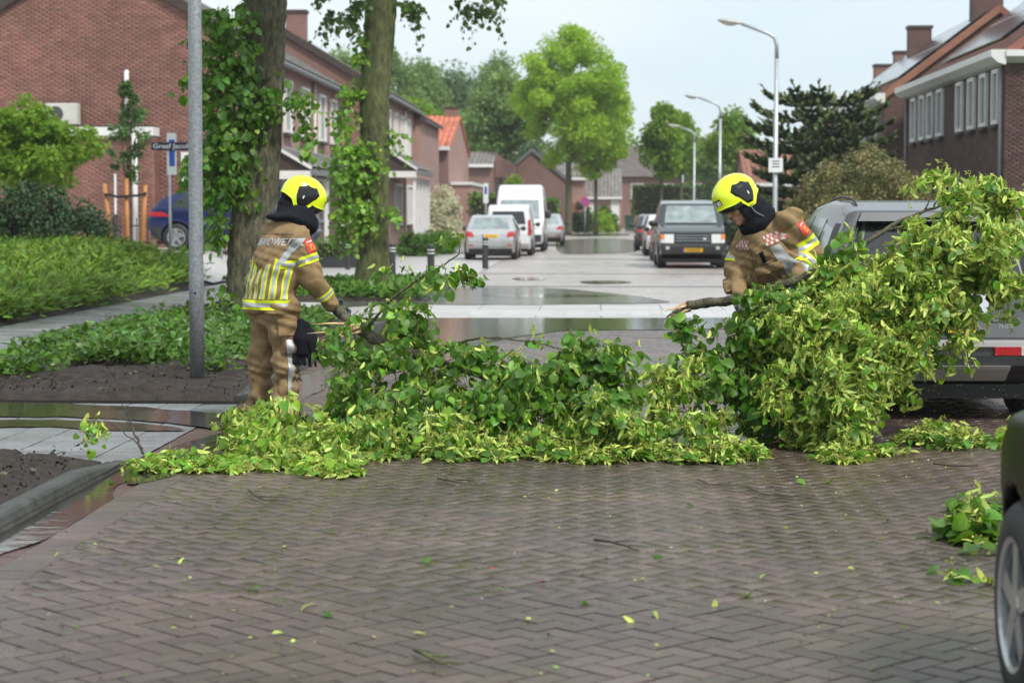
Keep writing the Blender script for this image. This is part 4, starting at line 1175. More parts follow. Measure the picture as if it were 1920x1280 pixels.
# street-name sign
p0 = ground(320, 490, 0.53)
ss = thing('street_sign', 'dark blue street name sign and zone sign on a thin grey pole', 'sign', (p0.x, p0.y, p0.z))
Ysn = p0.y
def rel(px, py): q = at(px, py, Ysn); return q.x - p0.x, q.z - p0.z
MB().tube([(0, 0, -.1), (0, 0, 1.05), (0, 0, 1.08), (0, 0, rel(320, 250)[1])], [.033, .033, .026, .026], 10).build('pole', M('galv_far'), ss, smooth=True)
a, b = rel(285, 282), rel(372, 267)
npl = MB().box(a[0], b[0], -.06, -.035, a[1], b[1]).build('name_plate', M('sign_navy'), ss)
def text_mesh(s, size, m, parent, loc, rot, name='lettering', ext=0.002, align='LEFT', sx=1.0, bold=0.0):
    cu = bpy.data.curves.new(name, 'FONT'); cu.body = s; cu.size = size; cu.extrude = ext; cu.align_x = align; cu.align_y = 'CENTER'; cu.offset = bold; cu.resolution_u = 2
    t = bpy.data.objects.new(name, cu); COL.objects.link(t)
    me = bpy.data.meshes.new_from_object(t)
    bpy.data.objects.remove(t); bpy.data.curves.remove(cu)
    me.name = name
    o = link(name, me, M(m), parent)
    o.location = loc; o.rotation_euler = rot; o.scale = (sx, 1, 1)
    return o
text_mesh('Graaf Jacob', (b[1] - a[1]) * .82, 'sign_white', npl, (a[0] + .03, -.063, (a[1] + b[1]) / 2), (rad(90), 0, 0), bold=0.002, sx=1.25)
a, b = rel(314, 328), rel(331, 250)
zp = MB().box(a[0], b[0], -.03, -.012, a[1], b[1]).build('zone_plate', M('sign_white'), ss)
a, b = rel(318, 312), rel(328, 262)
MB().box(a[0], b[0], -.034, -.031, a[1], b[1]).build('blue_field', M('sign_blue'), zp)
# second, thin pole by the blue car
p = ground(414, 478, .5)
q = thing('sign_pole', 'thin grey pole between the lamp post and the tree trunk', 'post', (p.x, p.y, p.z))
MB().tube([(0, 0, -.1), (0, 0, 1.1)], .05, 8).build('pole', M('galv_far'), q, smooth=True)
MB().lathe([(.05, 1.1), (.04, 1.13), (.001, 1.14)], 8).build('cap', M('galv_far'), q)
def round_sign(label, px, py, Y, r=.3, ring=True, name='no_parking_sign'):
    c = at(px, py, Y); s = thing(name, label, 'sign', (c.x, Y, 0.07))
    MB().tube([(0, 0, 0), (0, 0, c.z - .07 + .25)], .035, 8).build('pole', M('galv_far'), s, smooth=True)
    zc = c.z - .07
    d = MB(); n = 24
    d.v = [(r * math.cos(2*math.pi*k/n), y, zc + r * math.sin(2*math.pi*k/n)) for y in (-.06, -.05) for k in range(n)]
    d.f = [tuple(range(n)), tuple(range(2*n-1, n-1, -1))] + [(k, (k+1) % n, n + (k+1) % n, n + k) for k in range(n)]
    pl = d.build('disc', M('sign_red' if ring else 'sign_blue'), s)
    d = MB(); rr = r * .78
    d.v = [(rr * math.cos(2*math.pi*k/n), y, zc + rr * math.sin(2*math.pi*k/n)) for y in (-.064, -.0605) for k in range(n)]
    d.f = [tuple(range(n)), tuple(range(2*n-1, n-1, -1))] + [(k, (k+1) % n, n + (k+1) % n, n + k) for k in range(n)]
    d.build('blue_field', M('sign_blue'), pl)
    if ring:
        k = .05; L = r * .72 * .707
        MB().raw([(-L - k, -.068, zc + L - k), (-L + k, -.068, zc + L + k), (L + k, -.068, zc - L + k), (L - k, -.068, zc - L - k),
                  (-L - k, -.0645, zc + L - k), (-L + k, -.0645, zc + L + k), (L + k, -.0645, zc - L + k), (L - k, -.0645, zc - L - k)],
                 [(0,1,2,3),(7,6,5,4),(0,4,5,1),(1,5,6,2),(2,6,7,3),(3,7,4,0)]).build('diagonal_bar', M('sign_red'), pl)
    else:
        MB().raw([(-.06, -.068, zc + .12), (.06, -.068, zc + .02), (-.02, -.068, zc - .1), (-.14, -.068, zc - .02)], [(0,1,2,3)]).build('arrow', M('sign_white'), pl)
round_sign('round blue sign with a red rim in front of the bungalow', 1097, 378, 128)
round_sign('round blue sign beside the lamp poles above the parked cars', 1250, 384, 120, r=.28, ring=False, name='blue_sign')
p = at(911, 365, 80)
zs = thing('zone_sign', 'narrow upright white zone sign on a pole before the hedge', 'sign', (p.x, 80, .07))
MB().tube([(0, 0, 0), (0, 0, p.z + .4)], .035, 8).build('pole', M('galv_far'), zs, smooth=True)
zp = MB().box(-.1, .1, -.06, -.04, p.z - .42, p.z + .38).build('plate', M('sign_white'), zs); MB().box(-.05, .05, -.064, -.061, p.z - .05, p.z + .25).build('blue_field', M('sign_blue'), zp)

# bollards
def bollard(label, px, py, H=.8, r=.07):
    p = ground(px, py, 0.0)
    root = thing('bollard', label, 'bollard', (p.x, p.y, 0), group='black bollards with white rings')
    prof = [(r, -.05), (r, H - .02), (r * .85, H), (.001, H + .01)]
    MB().lathe(prof, 16).build('post', M('bollard'), root, smooth=False)
    for z in (H - .12, H - .19): MB().lathe([(r + .001, z), (r + .004, z), (r + .004, z + .022), (r + .001, z + .022)], 16).build('ring', M('sign_white'), root)
bollard('black bollard seen through the gap left of the second tree trunk', 652, 505, .78)
bollard('black bollard half hidden behind the second tree trunk', 736, 521, .82, .075)
bollard('black bollard standing behind the thin rising twig', 808, 532, .85, .078)
bollard('black bollard in front of the silver hatchback', 910, 503, .85, .085)
# iron fence before the gable
fn_ = thing('iron_fence', 'low black iron picket fence along the foot of the gable', 'fence', (-16.8, 51.6, .57))
fx0, fx1 = 0.0, at(285, 450, 51.6).x + 16.8
for z in (.18, .62): MB().box(fx0, fx1, -.015, .015, z, z + .035).build('rail', M('fence_iron'), fn_)
pk = MB().box(-.011, .011, -.011, .011, 0, .85).mesh('picket'); pk.materials.append(M('fence_iron'))
x = 0.06
while x < fx1:
    o = link('picket', pk, None, fn_); o.location = (x, 0.0265, 0); x += .145
# wheelie bin at the end
bn = thing('waste_bin', 'dark green waste bin beside the bungalow at the street end', 'bin', (at(1180, 430, 148).x, 148, .08))
MB().raw([(-.3,-.3,.08),(.3,-.3,.08),(.3,.3,.08),(-.3,.3,.08),(-.36,-.38,1.1),(.36,-.38,1.1),(.36,.38,1.1),(-.36,.38,1.1)], [(0,3,2,1),(4,5,6,7),(0,1,5,4),(1,2,6,5),(2,3,7,6),(3,0,4,7)]).build('body', M('bin_green'), bn)
MB().bbox(-.38, .38, -.42, .4, 1.104, 1.2, .03).build('lid', M('bin_green'), bn)
for s in (-.25, .25): MB().tube([(s - .03, .3, .1), (s + .03, .3, .1)], .1, 10).build('wheel', M('tyre'), bn)
# ================================================================== STREET TREES WITH EPICORMIC SHOOTS
def street_tree(label, Y, axis_px, width_px, shoots, bark, extra_tips=(), crown_z=None, leaf='leaf', seed=1, cr=3.6, leaf_s=0.105, bract=0.02):
    p0 = at(*axis_px[0], Y)
    base = (p0.x, Y, 0.05)
    root = thing('linden_tree', label, 'tree', base)
    pts = []; rr = []
    for (px, py), w in zip(axis_px, width_px):
        q = at(px, py, Y); pts.append(np.array(q) - np.array(base)); rr.append(w * Y / FOC / 2)
    # trunk with ridged bark: rings of 28 points
    P = np.array(pts); zz = np.linspace(P[0, 2], P[-1, 2], 70); n = 36
    cx = np.interp(zz, P[:, 2], P[:, 0]); cy = np.interp(zz, P[:, 2], P[:, 1]); r = np.interp(zz, P[:, 2], rr)
    ang = np.linspace(0, 2 * np.pi, n, endpoint=False)
    ph = rng.uniform(0, 6, 6)
    bumps = 1 + 0.05 * np.sin(3 * ang[None, :] + ph[0] + zz[:, None] * .8) + 0.035 * np.sin(7 * ang[None, :] + ph[1] - zz[:, None] * 1.1) + rng.normal(0, 0.03, (70, n)) + 0.035 * np.sin(13 * ang[None, :] + 3 * np.sin(zz[:, None] * 2.0))
    G = np.stack([cx[:, None] + r[:, None] * bumps * np.cos(ang), cy[:, None] + r[:, None] * bumps * np.sin(ang), np.repeat(zz[:, None], n, 1)], -1)
    G = np.concatenate([G, G[:, :1]], 1)
    MB().grid(G[:, ::-1]).build('trunk', M(bark), root, smooth=True)
    # limbs and crown above the picture
    top = np.array((cx[-1], cy[-1], zz[-1])); g = MB(); cl = []
    ztop = zz[-1]
    for k in range(14):
        a = 2 * math.pi * k / 14 + random.uniform(-.2, .2); L = random.uniform(.5, 1) * cr
        q = top + np.array((math.cos(a) * L, math.sin(a) * L, random.uniform(-.2, 4.5)))
        g.tube(limb(top - np.array((0, 0, random.uniform(0, .5))), q, .2), [rr[-1] * .4, rr[-1] * .32, rr[-1] * .25, rr[-1] * .18, rr[-1] * .1, .02], 6)
        for t in (.5, .75, 1.0):
            c = top + (q - top) * t + rng.normal(0, .4, 3); cl.append((c[0], c[1], max(c[2], crown_z - 0.05 + .75), rng.uniform(.5, .85)))
    g.build('limbs', M(bark), root, smooth=True)
    Pp, Rm, S = crown_leaves(cl, 150, .12, LIN, flat=.8, droop=.6)
    ok = Pp[:, 2] > crown_z
    stuff_mesh('crown', LIN, Pp[ok], Rm[ok], S[ok], M('leaf_tree'), root)
    if extra_tips:
        S_, D_ = blob_points(extra_tips, base)
        tw, lv, bv = sprigs(S_, D_, .35, 7, .10, .7, .1)
        twig_mesh('hanging_twigs', tw, .006, M('twig'), root)
        stuff_mesh('hanging_leaves', LIN, *lv, M('leaf_tree'), root)
    shoots = [t[:6] + (int(t[6] * 2.0),) for t in shoots]
    leafy(root, base, shoots, leaf_s=leaf_s, nleaf=6, bract=bract, length=.3, droop=.45, n_single=300, ml=leaf, min_z=.02, light=.22, petiole=.05)
    return root
street_tree('mossy linden trunk thick with leafy shoots next to the galvanised post', 27.0,
            [(461, 625), (463, 560), (470, 430), (484, 320), (494, 150), (499, 0), (500, -150)], [96, 80, 80, 78, 76, 78, 74],
            [(430, 60, 45, 60, 26.7, .35, 24), (432, 95, 30, 60, 26.6, .2, 16), (428, 185, 45, 75, 26.7, .4, 42), (428, 205, 34, 90, 26.6, .2, 26), (418, 300, 40, 75, 26.7, .4, 34),
             (428, 290, 30, 60, 26.6, .2, 16), (425, 395, 22, 50, 26.7, .3, 14), (525, 150, 25, 60, 26.8, .3, 8), (560, 215, 30, 25, 26.8, .15, 8), (388, 330, 12, 30, 26.7, .15, 3),
             (378, 150, 22, 50, 26.7, .2, 8), (425, 545, 25, 35, 26.6, .3, 9)], 'bark', crown_z=4.75, seed=3)
street_tree('mossy linden trunk with yellow-green shoots on its left side beyond the first tree', 38.0,
            [(697, 560), (697, 535), (703, 440), (704, 300), (702, 180), (712, 40), (716, -60)], [82, 66, 52, 53, 54, 56, 58],
            [(660, 260, 22, 60, 37.8, .3, 14), (650, 330, 28, 50, 37.8, .4, 26), (662, 400, 32, 50, 37.7, .35, 28), (660, 425, 24, 20, 37.8, .3, 10), (690, 330, 22, 60, 37.6, .15, 14),
             (640, 385, 18, 25, 37.8, .2, 8), (735, 255, 14, 16, 37.8, .15, 5), (740, 400, 14, 10, 37.8, .15, 3), (670, 130, 16, 70, 37.9, .25, 14), (655, 200, 18, 45, 37.8, .3, 14), (648, 300, 22, 40, 37.8, .3, 16), (672, 370, 20, 50, 37.6, .2, 14)], 'bark_moss', seed=5,
            extra_tips=[(625, 8, 30, 16, 38, .5, 14), (648, 28, 24, 16, 37.8, .5, 16), (690, 5, 40, 12, 37.6, .6, 14), (768, 22, 16, 24, 38, .4, 14), (745, 5, 30, 10, 38, .5, 10),
                        (880, 4, 30, 14, 38.5, .5, 14), (905, 25, 14, 16, 38.4, .3, 9), (950, 2, 20, 6, 38.5, .4, 6)], crown_z=5.85, leaf='leaf_light', leaf_s=.105)

# ================================================================== TREES DOWN THE STREET
def far_tree(px, base_py, Y, top_py, half_w_px, bottom_py, fol, label, n=90, per=150, leaf=.3, name='tree', cl=(.7, 1.3), shape=1.0, group=None, tr=.2):
    p = at(px, base_py, Y); s = Y / FOC
    zt, zb = at(px, top_py, Y).z, at(px, bottom_py, Y).z
    return tree(name, label, (p.x, Y, 0.0), zt, half_w_px * s * .88, (zt + zb) / 2, (zt - zb) / 2 * .9, tr, fol, n, per, leaf, cl, shape=shape, group=group)
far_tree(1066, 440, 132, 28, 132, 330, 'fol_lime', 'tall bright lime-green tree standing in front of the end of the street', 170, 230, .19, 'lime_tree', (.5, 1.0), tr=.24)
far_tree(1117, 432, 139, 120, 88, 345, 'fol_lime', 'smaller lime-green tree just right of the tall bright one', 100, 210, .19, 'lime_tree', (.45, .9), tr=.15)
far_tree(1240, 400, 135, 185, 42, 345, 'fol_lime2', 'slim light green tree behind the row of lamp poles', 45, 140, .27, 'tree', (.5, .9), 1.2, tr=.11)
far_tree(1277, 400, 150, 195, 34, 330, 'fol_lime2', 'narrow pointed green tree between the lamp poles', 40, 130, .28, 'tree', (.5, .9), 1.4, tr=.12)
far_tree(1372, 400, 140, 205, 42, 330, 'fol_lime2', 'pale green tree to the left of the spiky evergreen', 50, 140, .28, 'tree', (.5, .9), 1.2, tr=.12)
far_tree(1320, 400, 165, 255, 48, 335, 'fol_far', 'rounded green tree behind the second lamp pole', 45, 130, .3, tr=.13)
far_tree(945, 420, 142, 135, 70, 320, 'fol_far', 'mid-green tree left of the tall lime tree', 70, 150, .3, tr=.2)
BACK = [(640, 82, 66, 'fol_far', 'airy pale green tree behind the porch roofs, leftmost of the backdrop'), (722, 74, 72, 'fol_far', 'tall pale tree showing right beside the second trunk'),
        (790, 110, 64, 'fol_far', 'pale green tree above the orange roof'), (848, 122, 62, 'fol_dark', 'dark green tree above the orange roof chimney'), (905, 128, 60, 'fol_dark', 'dark green tree between the orange roof and the lime tree'),
        (938, 98, 50, 'fol_far', 'tall pale tree half hidden by the tall lime tree'), (770, 190, 70, 'fol_lime2', 'low bright green tree right behind the orange roof'), (860, 220, 60, 'fol_far', 'lower green tree over the grey roofs')]
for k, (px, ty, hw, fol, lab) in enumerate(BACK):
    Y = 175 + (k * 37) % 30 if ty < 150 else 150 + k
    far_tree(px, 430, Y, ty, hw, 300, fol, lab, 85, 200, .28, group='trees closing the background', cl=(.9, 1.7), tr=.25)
for k, (px, ty, hw) in enumerate([(1180, 300, 70), (1420, 300, 60), (1000, 300, 60), (560, 290, 80)]):
    far_tree(px, 430, 215 + 4 * k, ty - 40, hw, 380, 'fol_dark', ['distant dark tree behind the long red brick building', 'distant dark tree behind the brown roof', 'distant dark tree behind the gabled houses', 'distant dark tree behind the left-hand terrace'][k], 40, 120, .4, group='trees closing the background', cl=(1.0, 1.8))

# ---- monkey puzzle tree
def monkey_puzzle(px, Y, top_py, half_w):
    s = Y / FOC; p = at(px, 395, Y); zt = at(px, top_py, Y).z; R0 = half_w * s
    root = thing('monkey_puzzle_tree', 'dark spiky monkey puzzle tree with upturned branch tips', 'tree', (p.x, Y, 0.05))
    g = MB().tube([(0, 0, 0), (0, 0, 1.5), (.05, 0, zt - .5)], [.2, .17, .06], 9)
    ropes = []
    nw = 9
    for w in range(nw):
        z = 1.3 + (zt - 1.9) * (w / (nw - 1))
        Lr = R0 * math.sqrt(max(0.12, 1 - ((z - 3.3) / (zt - 3.1))**2)) if z > 3.3 else R0 * (.62 + .38 * (z - 1.3) / 2.0)
        for k in range(8):
            a = 2 * math.pi * (k + .5 * (w % 2)) / 8 + random.gauss(0, .12)
            d = np.array((math.cos(a), math.sin(a), 0)); sd = np.array((-math.sin(a), math.cos(a), 0))
            up = .25 + .5 * w / nw
            def br(t): return np.array((0, 0, z)) + d * Lr * t + np.array((0, 0, 1)) * (-.35 * math.sin(math.pi * t * .8) + up * t**2.2) * Lr * .5
            ropes.append([br(t) for t in np.linspace(.05, 1, 7)])
            for t in (.35, .5, .62, .74, .85):
                for sgn in (-1, 1):
                    L2 = Lr * random.uniform(.22, .42) * (1.2 - t); b0 = br(t)
                    ropes.append([b0 + (d * .75 + sd * sgn * .8) * L2 * u + np.array((0, 0, 1)) * (L2 * .55 * u**2 - .06 * u) for u in np.linspace(0, 1, 7)])
    ropes = np.array(ropes)
    g.build('trunk', M('bark'), root, smooth=True)
    A = ropes
    tm = twig_mesh('branches', A, .05, M('fol_arau'), root, 5)
    # scale leaves
    n = 48; T = rng.random((len(A), n)) * 5.99; j = T.astype(int); f = (T - j)[..., None]
    idx = np.arange(len(A))[:, None]
    P = A[idx, j] * (1 - f) + A[idx, j + 1] * f
    tan = A[idx, j + 1] - A[idx, j]
    P = P.reshape(-1, 3); tan = tan.reshape(-1, 3); tan /= np.linalg.norm(tan, axis=1, keepdims=True) + 1e-9
    out = rand_unit(len(P)); out -= tan * (out * tan).sum(1, keepdims=True)
    tips = (T > 4.2).ravel()
    Rm = frames(tan * .9 + out * .8, out)
    sc = rng.uniform(.10, .17, len(P))
    stuff_mesh('needles', STRIP[:1] + OVAL[:1], P[~tips], Rm[~tips], sc[~tips], M('fol_arau'), root)
    stuff_mesh('young_needles', STRIP[:1] + OVAL[:1], P[tips], Rm[tips], sc[tips], M('fol_arau_tip'), root)
monkey_puzzle(1535, 63, 152, 150)
p = at(1618, 395, 50)
shrub('photinia_shrub', 'large rounded brownish green shrub in front of the dark brick house', (p.x, 50, .06), 1.95, 1.5, 3.4, 'fol_brown', 260, 150, .07, (.22, .4))
p = at(1350, 395, 78)
shrub('garden_shrub', 'dark brown-green palm-like shrub behind the helmet of the leaning firefighter', (p.x, 78, .06), 1.1, 1.0, 3.3, 'fol_dkshrub', 70, 90, .14, (.25, .45), temps=STRIP)
p = at(1440, 395, 70)
shrub('garden_shrub', 'dark low shrub under the monkey puzzle tree', (p.x, 70, .06), 1.6, 1.0, 2.2, 'fol_dkshrub', 70, 90, .11, (.25, .45))
# hedges
def hedge(label, x0, x1, y0, y1, z0, z1, fol, leaf=.1, dens=90):
    root = thing('hedge', label, 'hedge', (x0, y0, z0))
    MB().box(.12, x1 - x0 - .12, .12, y1 - y0 - .12, 0, z1 - z0 - .12).build('woody_core', M('soil'), root)
    n = int(((x1 - x0) * (z1 - z0) + (x1 - x0) * (y1 - y0) + (y1 - y0) * (z1 - z0)) * dens)
    P = rng.random((n, 3)) * (x1 - x0, y1 - y0, z1 - z0)
    f = rng.integers(0, 4, n)
    P[f == 0, 1] = rng.normal(.05, .06, (f == 0).sum()); P[f == 1, 2] = (z1 - z0) + rng.normal(-.03, .07, (f == 1).sum())
    P[f == 2, 0] = rng.normal(.05, .06, (f == 2).sum()); P[f == 3, 0] = (x1 - x0) + rng.normal(-.05, .06, (f == 3).sum())
    Rm = frames(rand_unit(n), rng.normal(0, .7, (n, 3)) + (0, -.5, .6))
    stuff_mesh('foliage', OVAL, P, Rm, leaf * rng.uniform(.6, 1.3, n), M(fol), root)
hedge('tall green hedge above the brown fence at the street end', at(1188, 395, 152).x, at(1335, 395, 152).x, 152, 153.5, .1, 3.5, 'fol_hedge', .2, 60)
hedge('green hedge between the orange-roofed house and the white van', at(880, 395, 96).x, at(938, 395, 96).x, 96, 97.5, .07, 2.35, 'fol_hedge', .14, 90)
hedge('dark green hedge directly behind the white van', at(1020, 395, 104).x, at(1047, 395, 104).x, 104, 106, .07, 2.2, 'fol_hedge', .14, 80)
hedge('low bright hedge in front of the first porch', at(588, 395, 56).x, at(668, 395, 56).x, 56, 57.4, .1, .78, 'fol_hedge', .07, 200)
struct(MB().box(at(586, 395, 55.9).x, at(672, 395, 55.9).x, 55.8, 55.97, -.02, .3).build('planter_edge', M('bollard')))
p = at(960, 395, 100)
shrub('garden_shrub', 'feathery light green shrub above the roof of the white van', (p.x, 112, .06), 1.6, 1.2, 3.6, 'fol_lime2', 60, 90, .16, (.3, .5))
p = at(1080, 395, 140)
for k, (px, py, h, rx, fol, lab) in enumerate([(1090, 430, 2.3, .7, 'fol_dkshrub', 'dark conical conifer under the round blue sign'), (1122, 432, 1.5, 1.0, 'fol_lime', 'bright green low shrub before the bungalow'), (1138, 430, 2.2, .8, 'fol_hedge', 'upright green shrub beside the white garage door')]):
    q = at(px, 395, 145); shrub('garden_shrub', lab, (q.x, 145 + k, .06), rx, .8, h, fol, 40, 80, .15, (.2, .4))
p = at(832, 395, 92)
shrub('variegated_willow', 'round cream-white shrub in front of the brick garage', (p.x, 90, .06), 1.0, .9, 2.75, 'fol_cream', 120, 120, .09, (.2, .36))
for px, Y, r, h, lab in ((768, 70, .55, .85, 'low olive shrub at the foot of the white porch'), (800, 70.5, .62, .8, 'rounded low green shrub beside the porch path'), (830, 73, .5, .8, 'small round shrub nearest the cream-white shrub')):
    q = at(px, 395, Y); shrub('garden_shrub', lab, (q.x, Y, .02), r, r, h, 'fol_hedge', 45, 80, .07, (.12, .22))

# ---- left yard: groundcover, shrubs, young trees
def groundcover(name, pts, height, per, fol, temps, leaf, spread, up=.7, zf=lambda x, y: 0.05):
    P, T, Nn = [], [], []
    for x, y in pts:
        h = height * rng.uniform(.55, 1.2)
        u = rng.normal(0, spread, (per, 3)); zz = np.abs(rng.random(per))**.7 * h
        P.append(np.c_[x + u[:, 0], y + u[:, 1], zf(x, y) + zz])
        T.append(np.c_[u[:, :2] / spread * .6 + rng.normal(0, .5, (per, 2)), np.full(per, up) + rng.normal(0, .35, per)]); Nn.append(rng.normal(0, .6, (per, 3)) + (0, -.4, .8))
    P = np.concatenate(P); Rm = frames(np.concatenate(T), np.concatenate(Nn))
    return stuff_mesh(name, temps, P, Rm, leaf * rng.uniform(.6, 1.35, len(P)), M(fol))
pts = []
while len(pts) < 620:
    x, y = random.uniform(-16, -8.45), random.uniform(19, 43.3)
    if x > -.33 * y - 1.2: pts.append((x, y))
o = groundcover('groundcover', pts, .36, 110, 'fol_juniper', STRIP, .17, .16, .45, lambda x, y: .03 + terrain(x, y)); tag(o, 'feathery bright green juniper groundcover beside the footpath', 'groundcover')
pts = []
while len(pts) < 360:
    x, y = random.uniform(-5.95, -3.5), random.uniform(19.9, 27.6)
    if y > 19.5 - (x + 3.5) * .15 and x < -3.45 - .04 * (y - 20): pts.append((x, y))
pts += [(-6.1 + random.uniform(0, .9), 18.0 + random.uniform(0, .9)) for _ in range(14)] + [(-3.85 + random.gauss(0, .12), 19.15 + random.gauss(0, .08)) for _ in range(3)]
o = groundcover('herb_planting', pts, .2, 48, 'fol_herb', OVAL, .075, .13, .35); tag(o, 'dark leafy herbs covering the muddy bed around the galvanised post', 'groundcover')
pts = [(random.uniform(-5.4, -3.1), random.uniform(35.2, 41.8)) for _ in range(150)]
o = groundcover('herb_planting', pts, .2, 60, 'fol_hedge', OVAL, .08, .15, .4); tag(o, 'fresh green plants around the foot of the second tree', 'groundcover')
p = at(40, 395, 43)
shrub('dark_shrub', 'broad dark green shrub at the edge behind the groundcover', (p.x - .3, 44, terrain(p.x, 44)), 2.3, 1.2, 1.6, 'fol_dkshrub', 130, 110, .085, (.2, .36))
p = at(75, 395, 47)
tree('sweetgum_tree', 'bright green bushy young tree in front of the brick annex', (p.x - .3, 47, .5), 4, 1.75, 2.55, 1.12, .06, 'fol_lime2', 120, 130, .105, (.2, .36), temps=LOB)
p = at(240, 395, 46)
ok_ = tree('young_oak_tree', 'thin staked young oak before the brick wall', (p.x, 46, .5), 4, .62, 2.95, 1.25, .035, 'oak_leaf', 44, 42, .08, (.07, .18), shape=2.2, temps=LOB)
sup = thing('tree_stakes', 'three orange-brown wooden stakes with black straps round the young oak', 'stakes', (p.x, 46, .5))
for (ax, ay), (bx, by) in (((196, 345), (212, 472)), ((237, 335), (239, 472)), ((273, 347), (265, 476))):
    a, b = at(ax, ay, 45.7), at(bx, by, 45.7)
    MB().tube([(b.x - p.x, -.3, -.1), (a.x - p.x, -.3, a.z - .5)], [.055, .05], 8).build('stake', M('stake'), sup, smooth=True)
for (ax, ay), (bx, by) in (((195, 364), (240, 368)), ((240, 367), (274, 362))):
    a, b = at(ax, ay, 45.6), at(bx, by, 45.6)
    MB().tube([(a.x - p.x, -.37, a.z - .5), ((a.x + b.x) / 2 - p.x, -.375, (a.z + b.z) / 2 - .53), (b.x - p.x, -.37, b.z - .5)], .03, 6).build('strap', M('rubber'), sup)
# ================================================================== FIREFIGHTERS
def wr(x, y, z, s=1.0, k=0):                                  # cloth folds
    cr = 0.0075 * (1 - np.abs(np.sin(8.5 * z + 5.5 * x - 4 * y + k + 1.3 * np.sin(5 * x + 9 * y + 4 * z + k))))**4 + 0.005 * (1 - np.abs(np.sin(15 * z - 9 * x + 6 * y + 2 * k + 1.5 * np.sin(6 * z + 7 * y))))**5
    return s * (cr + 0.0038 * np.sin(23 * z + 9 * x + 5 * y + k + 2.2 * np.sin(7 * x + 6 * z + k)) + 0.003 * np.sin(41 * z - 17 * x + 13 * y + 2 * k) * np.sin(9 * y + 5 * x + k) + 0.002 * np.sin(70 * z + 30 * x + 3 * np.sin(15 * z)))
def loft(x, y, z, st, fw, rt):
    """stacked ellipses; st rows: z, cx, cy, half width along rt, half depth along fw"""
    st = np.array(st)
    cx, cy, a, b = (np.interp(z, st[:, 0], st[:, i]) for i in (1, 2, 3, 4))
    u = (x - cx) * rt[0] + (y - cy) * rt[1]; w = (x - cx) * fw[0] + (y - cy) * fw[1]
    q = np.sqrt((u / a)**2 + (w / b)**2)
    d = (q - 1) * np.minimum(a, b)
    return np.maximum(d, np.maximum(st[0, 0] - z, z - st[-1, 0]) * .9)
def chain(x, y, z, pts, rr, k=.05):
    d = None
    for i in range(len(pts) - 1):
        e = rcone(x, y, z, pts[i], pts[i+1], rr[i], rr[i+1]); d = e if d is None else smin(d, e, k)
    return d
def add(a, b, s=1.0): return tuple(p + q * s for p, q in zip(a, b))
def hand(root, name, wrist, tow, grip, palm, m, r=.0125):
    """gloved hand: wrist point, direction of the hand, axis of the held limb, direction the palm faces"""
    W = np.array(wrist, float); t = np.array(tow, float); t /= np.linalg.norm(t)
    p = np.array(palm, float); p -= t * (p @ t); p /= np.linalg.norm(p)
    s = np.cross(t, p)
    if s @ np.array(grip, float) < 0: s = -s
    K = []
    def f(x, y, z):
        d = smin(rcone(x, y, z, W - t * .05, W + t * .02, .036, .034), rcone(x, y, z, W + t * .02 - s * .01, W + t * .075 + s * .0, .034, .036), .03)
        for o, L in ((-.036, .88), (-.012, 1.0), (.012, .97), (.035, .78)):
            b = W + t * .085 + s * o
            c = b + (t * .55 + p * .8) * .036 * L; e = c + (p * 1.0 - t * .45) * .03 * L; g = e + (-t * .95 + p * .1) * .024 * L
            for a1, a2, ra, rb in ((b - t * .02, c, r * 1.15, r), (c, e, r, r * .95), (e, g, r * .95, r * .8)): d = smin(d, rcone(x, y, z, a1, a2, ra, rb), .008)
        b = W + t * .03 - s * .035
        c = b + (t * .5 - s * .45 + p * .7) * .04; e = c + (t * .35 + p * .8 + s * .3) * .034
        d = smin(d, rcone(x, y, z, b, c, r * 1.25, r * 1.05), .012); d = smin(d, rcone(x, y, z, c, e, r * 1.05, r * .85), .006)
        return d
    c = W + t * .04
    return sdf_obj(name, f, c - .14, c + .14, .0045, m, root, 1)
def band(root, f, name, m, O, D, off, tmax=.4):
    G = shell_grid(f, O, D, tmax, off); g = MB().grid(G)
    if off > .015:                                             # raised pieces get side walls down to the cloth
        Gi = G - D * (off + .004)
        for a, b in ((G[0], Gi[0]), (Gi[-1], G[-1]), (Gi[:, 0], G[:, 0]), (G[:, -1], Gi[:, -1])): g.grid(np.stack([a, b], 1))
    return g.build(name, m, root, smooth=off <= .015)
def torso_patch(root, f, st, fw, rt, name, m, a0, a1, z0, z1, off=.004, n=(16, 12), z0b=None, z1b=None):
    """patch on the torso: angles (deg, 0 = front, 90 = his right) and heights; b-variants: heights at the far angle"""
    st = np.array(st); A = np.radians(np.linspace(a0, a1, n[0])); V = np.linspace(0, 1, n[1])
    zb = np.linspace(z0, z0 if z0b is None else z0b, n[0]); zt = np.linspace(z1, z1 if z1b is None else z1b, n[0])
    Z = zb[:, None] + (zt - zb)[:, None] * V[None, :]
    cx = np.interp(Z, st[:, 0], st[:, 1]); cy = np.interp(Z, st[:, 0], st[:, 2])
    d = np.cos(A)[:, None] * np.array(fw[:2])[None] + np.sin(A)[:, None] * np.array(rt[:2])[None]
    D = np.repeat(np.c_[d, np.zeros(len(A))][:, None, :], n[1], 1)
    return band(root, f, name, m, np.stack([cx, cy, Z], -1), D, off)
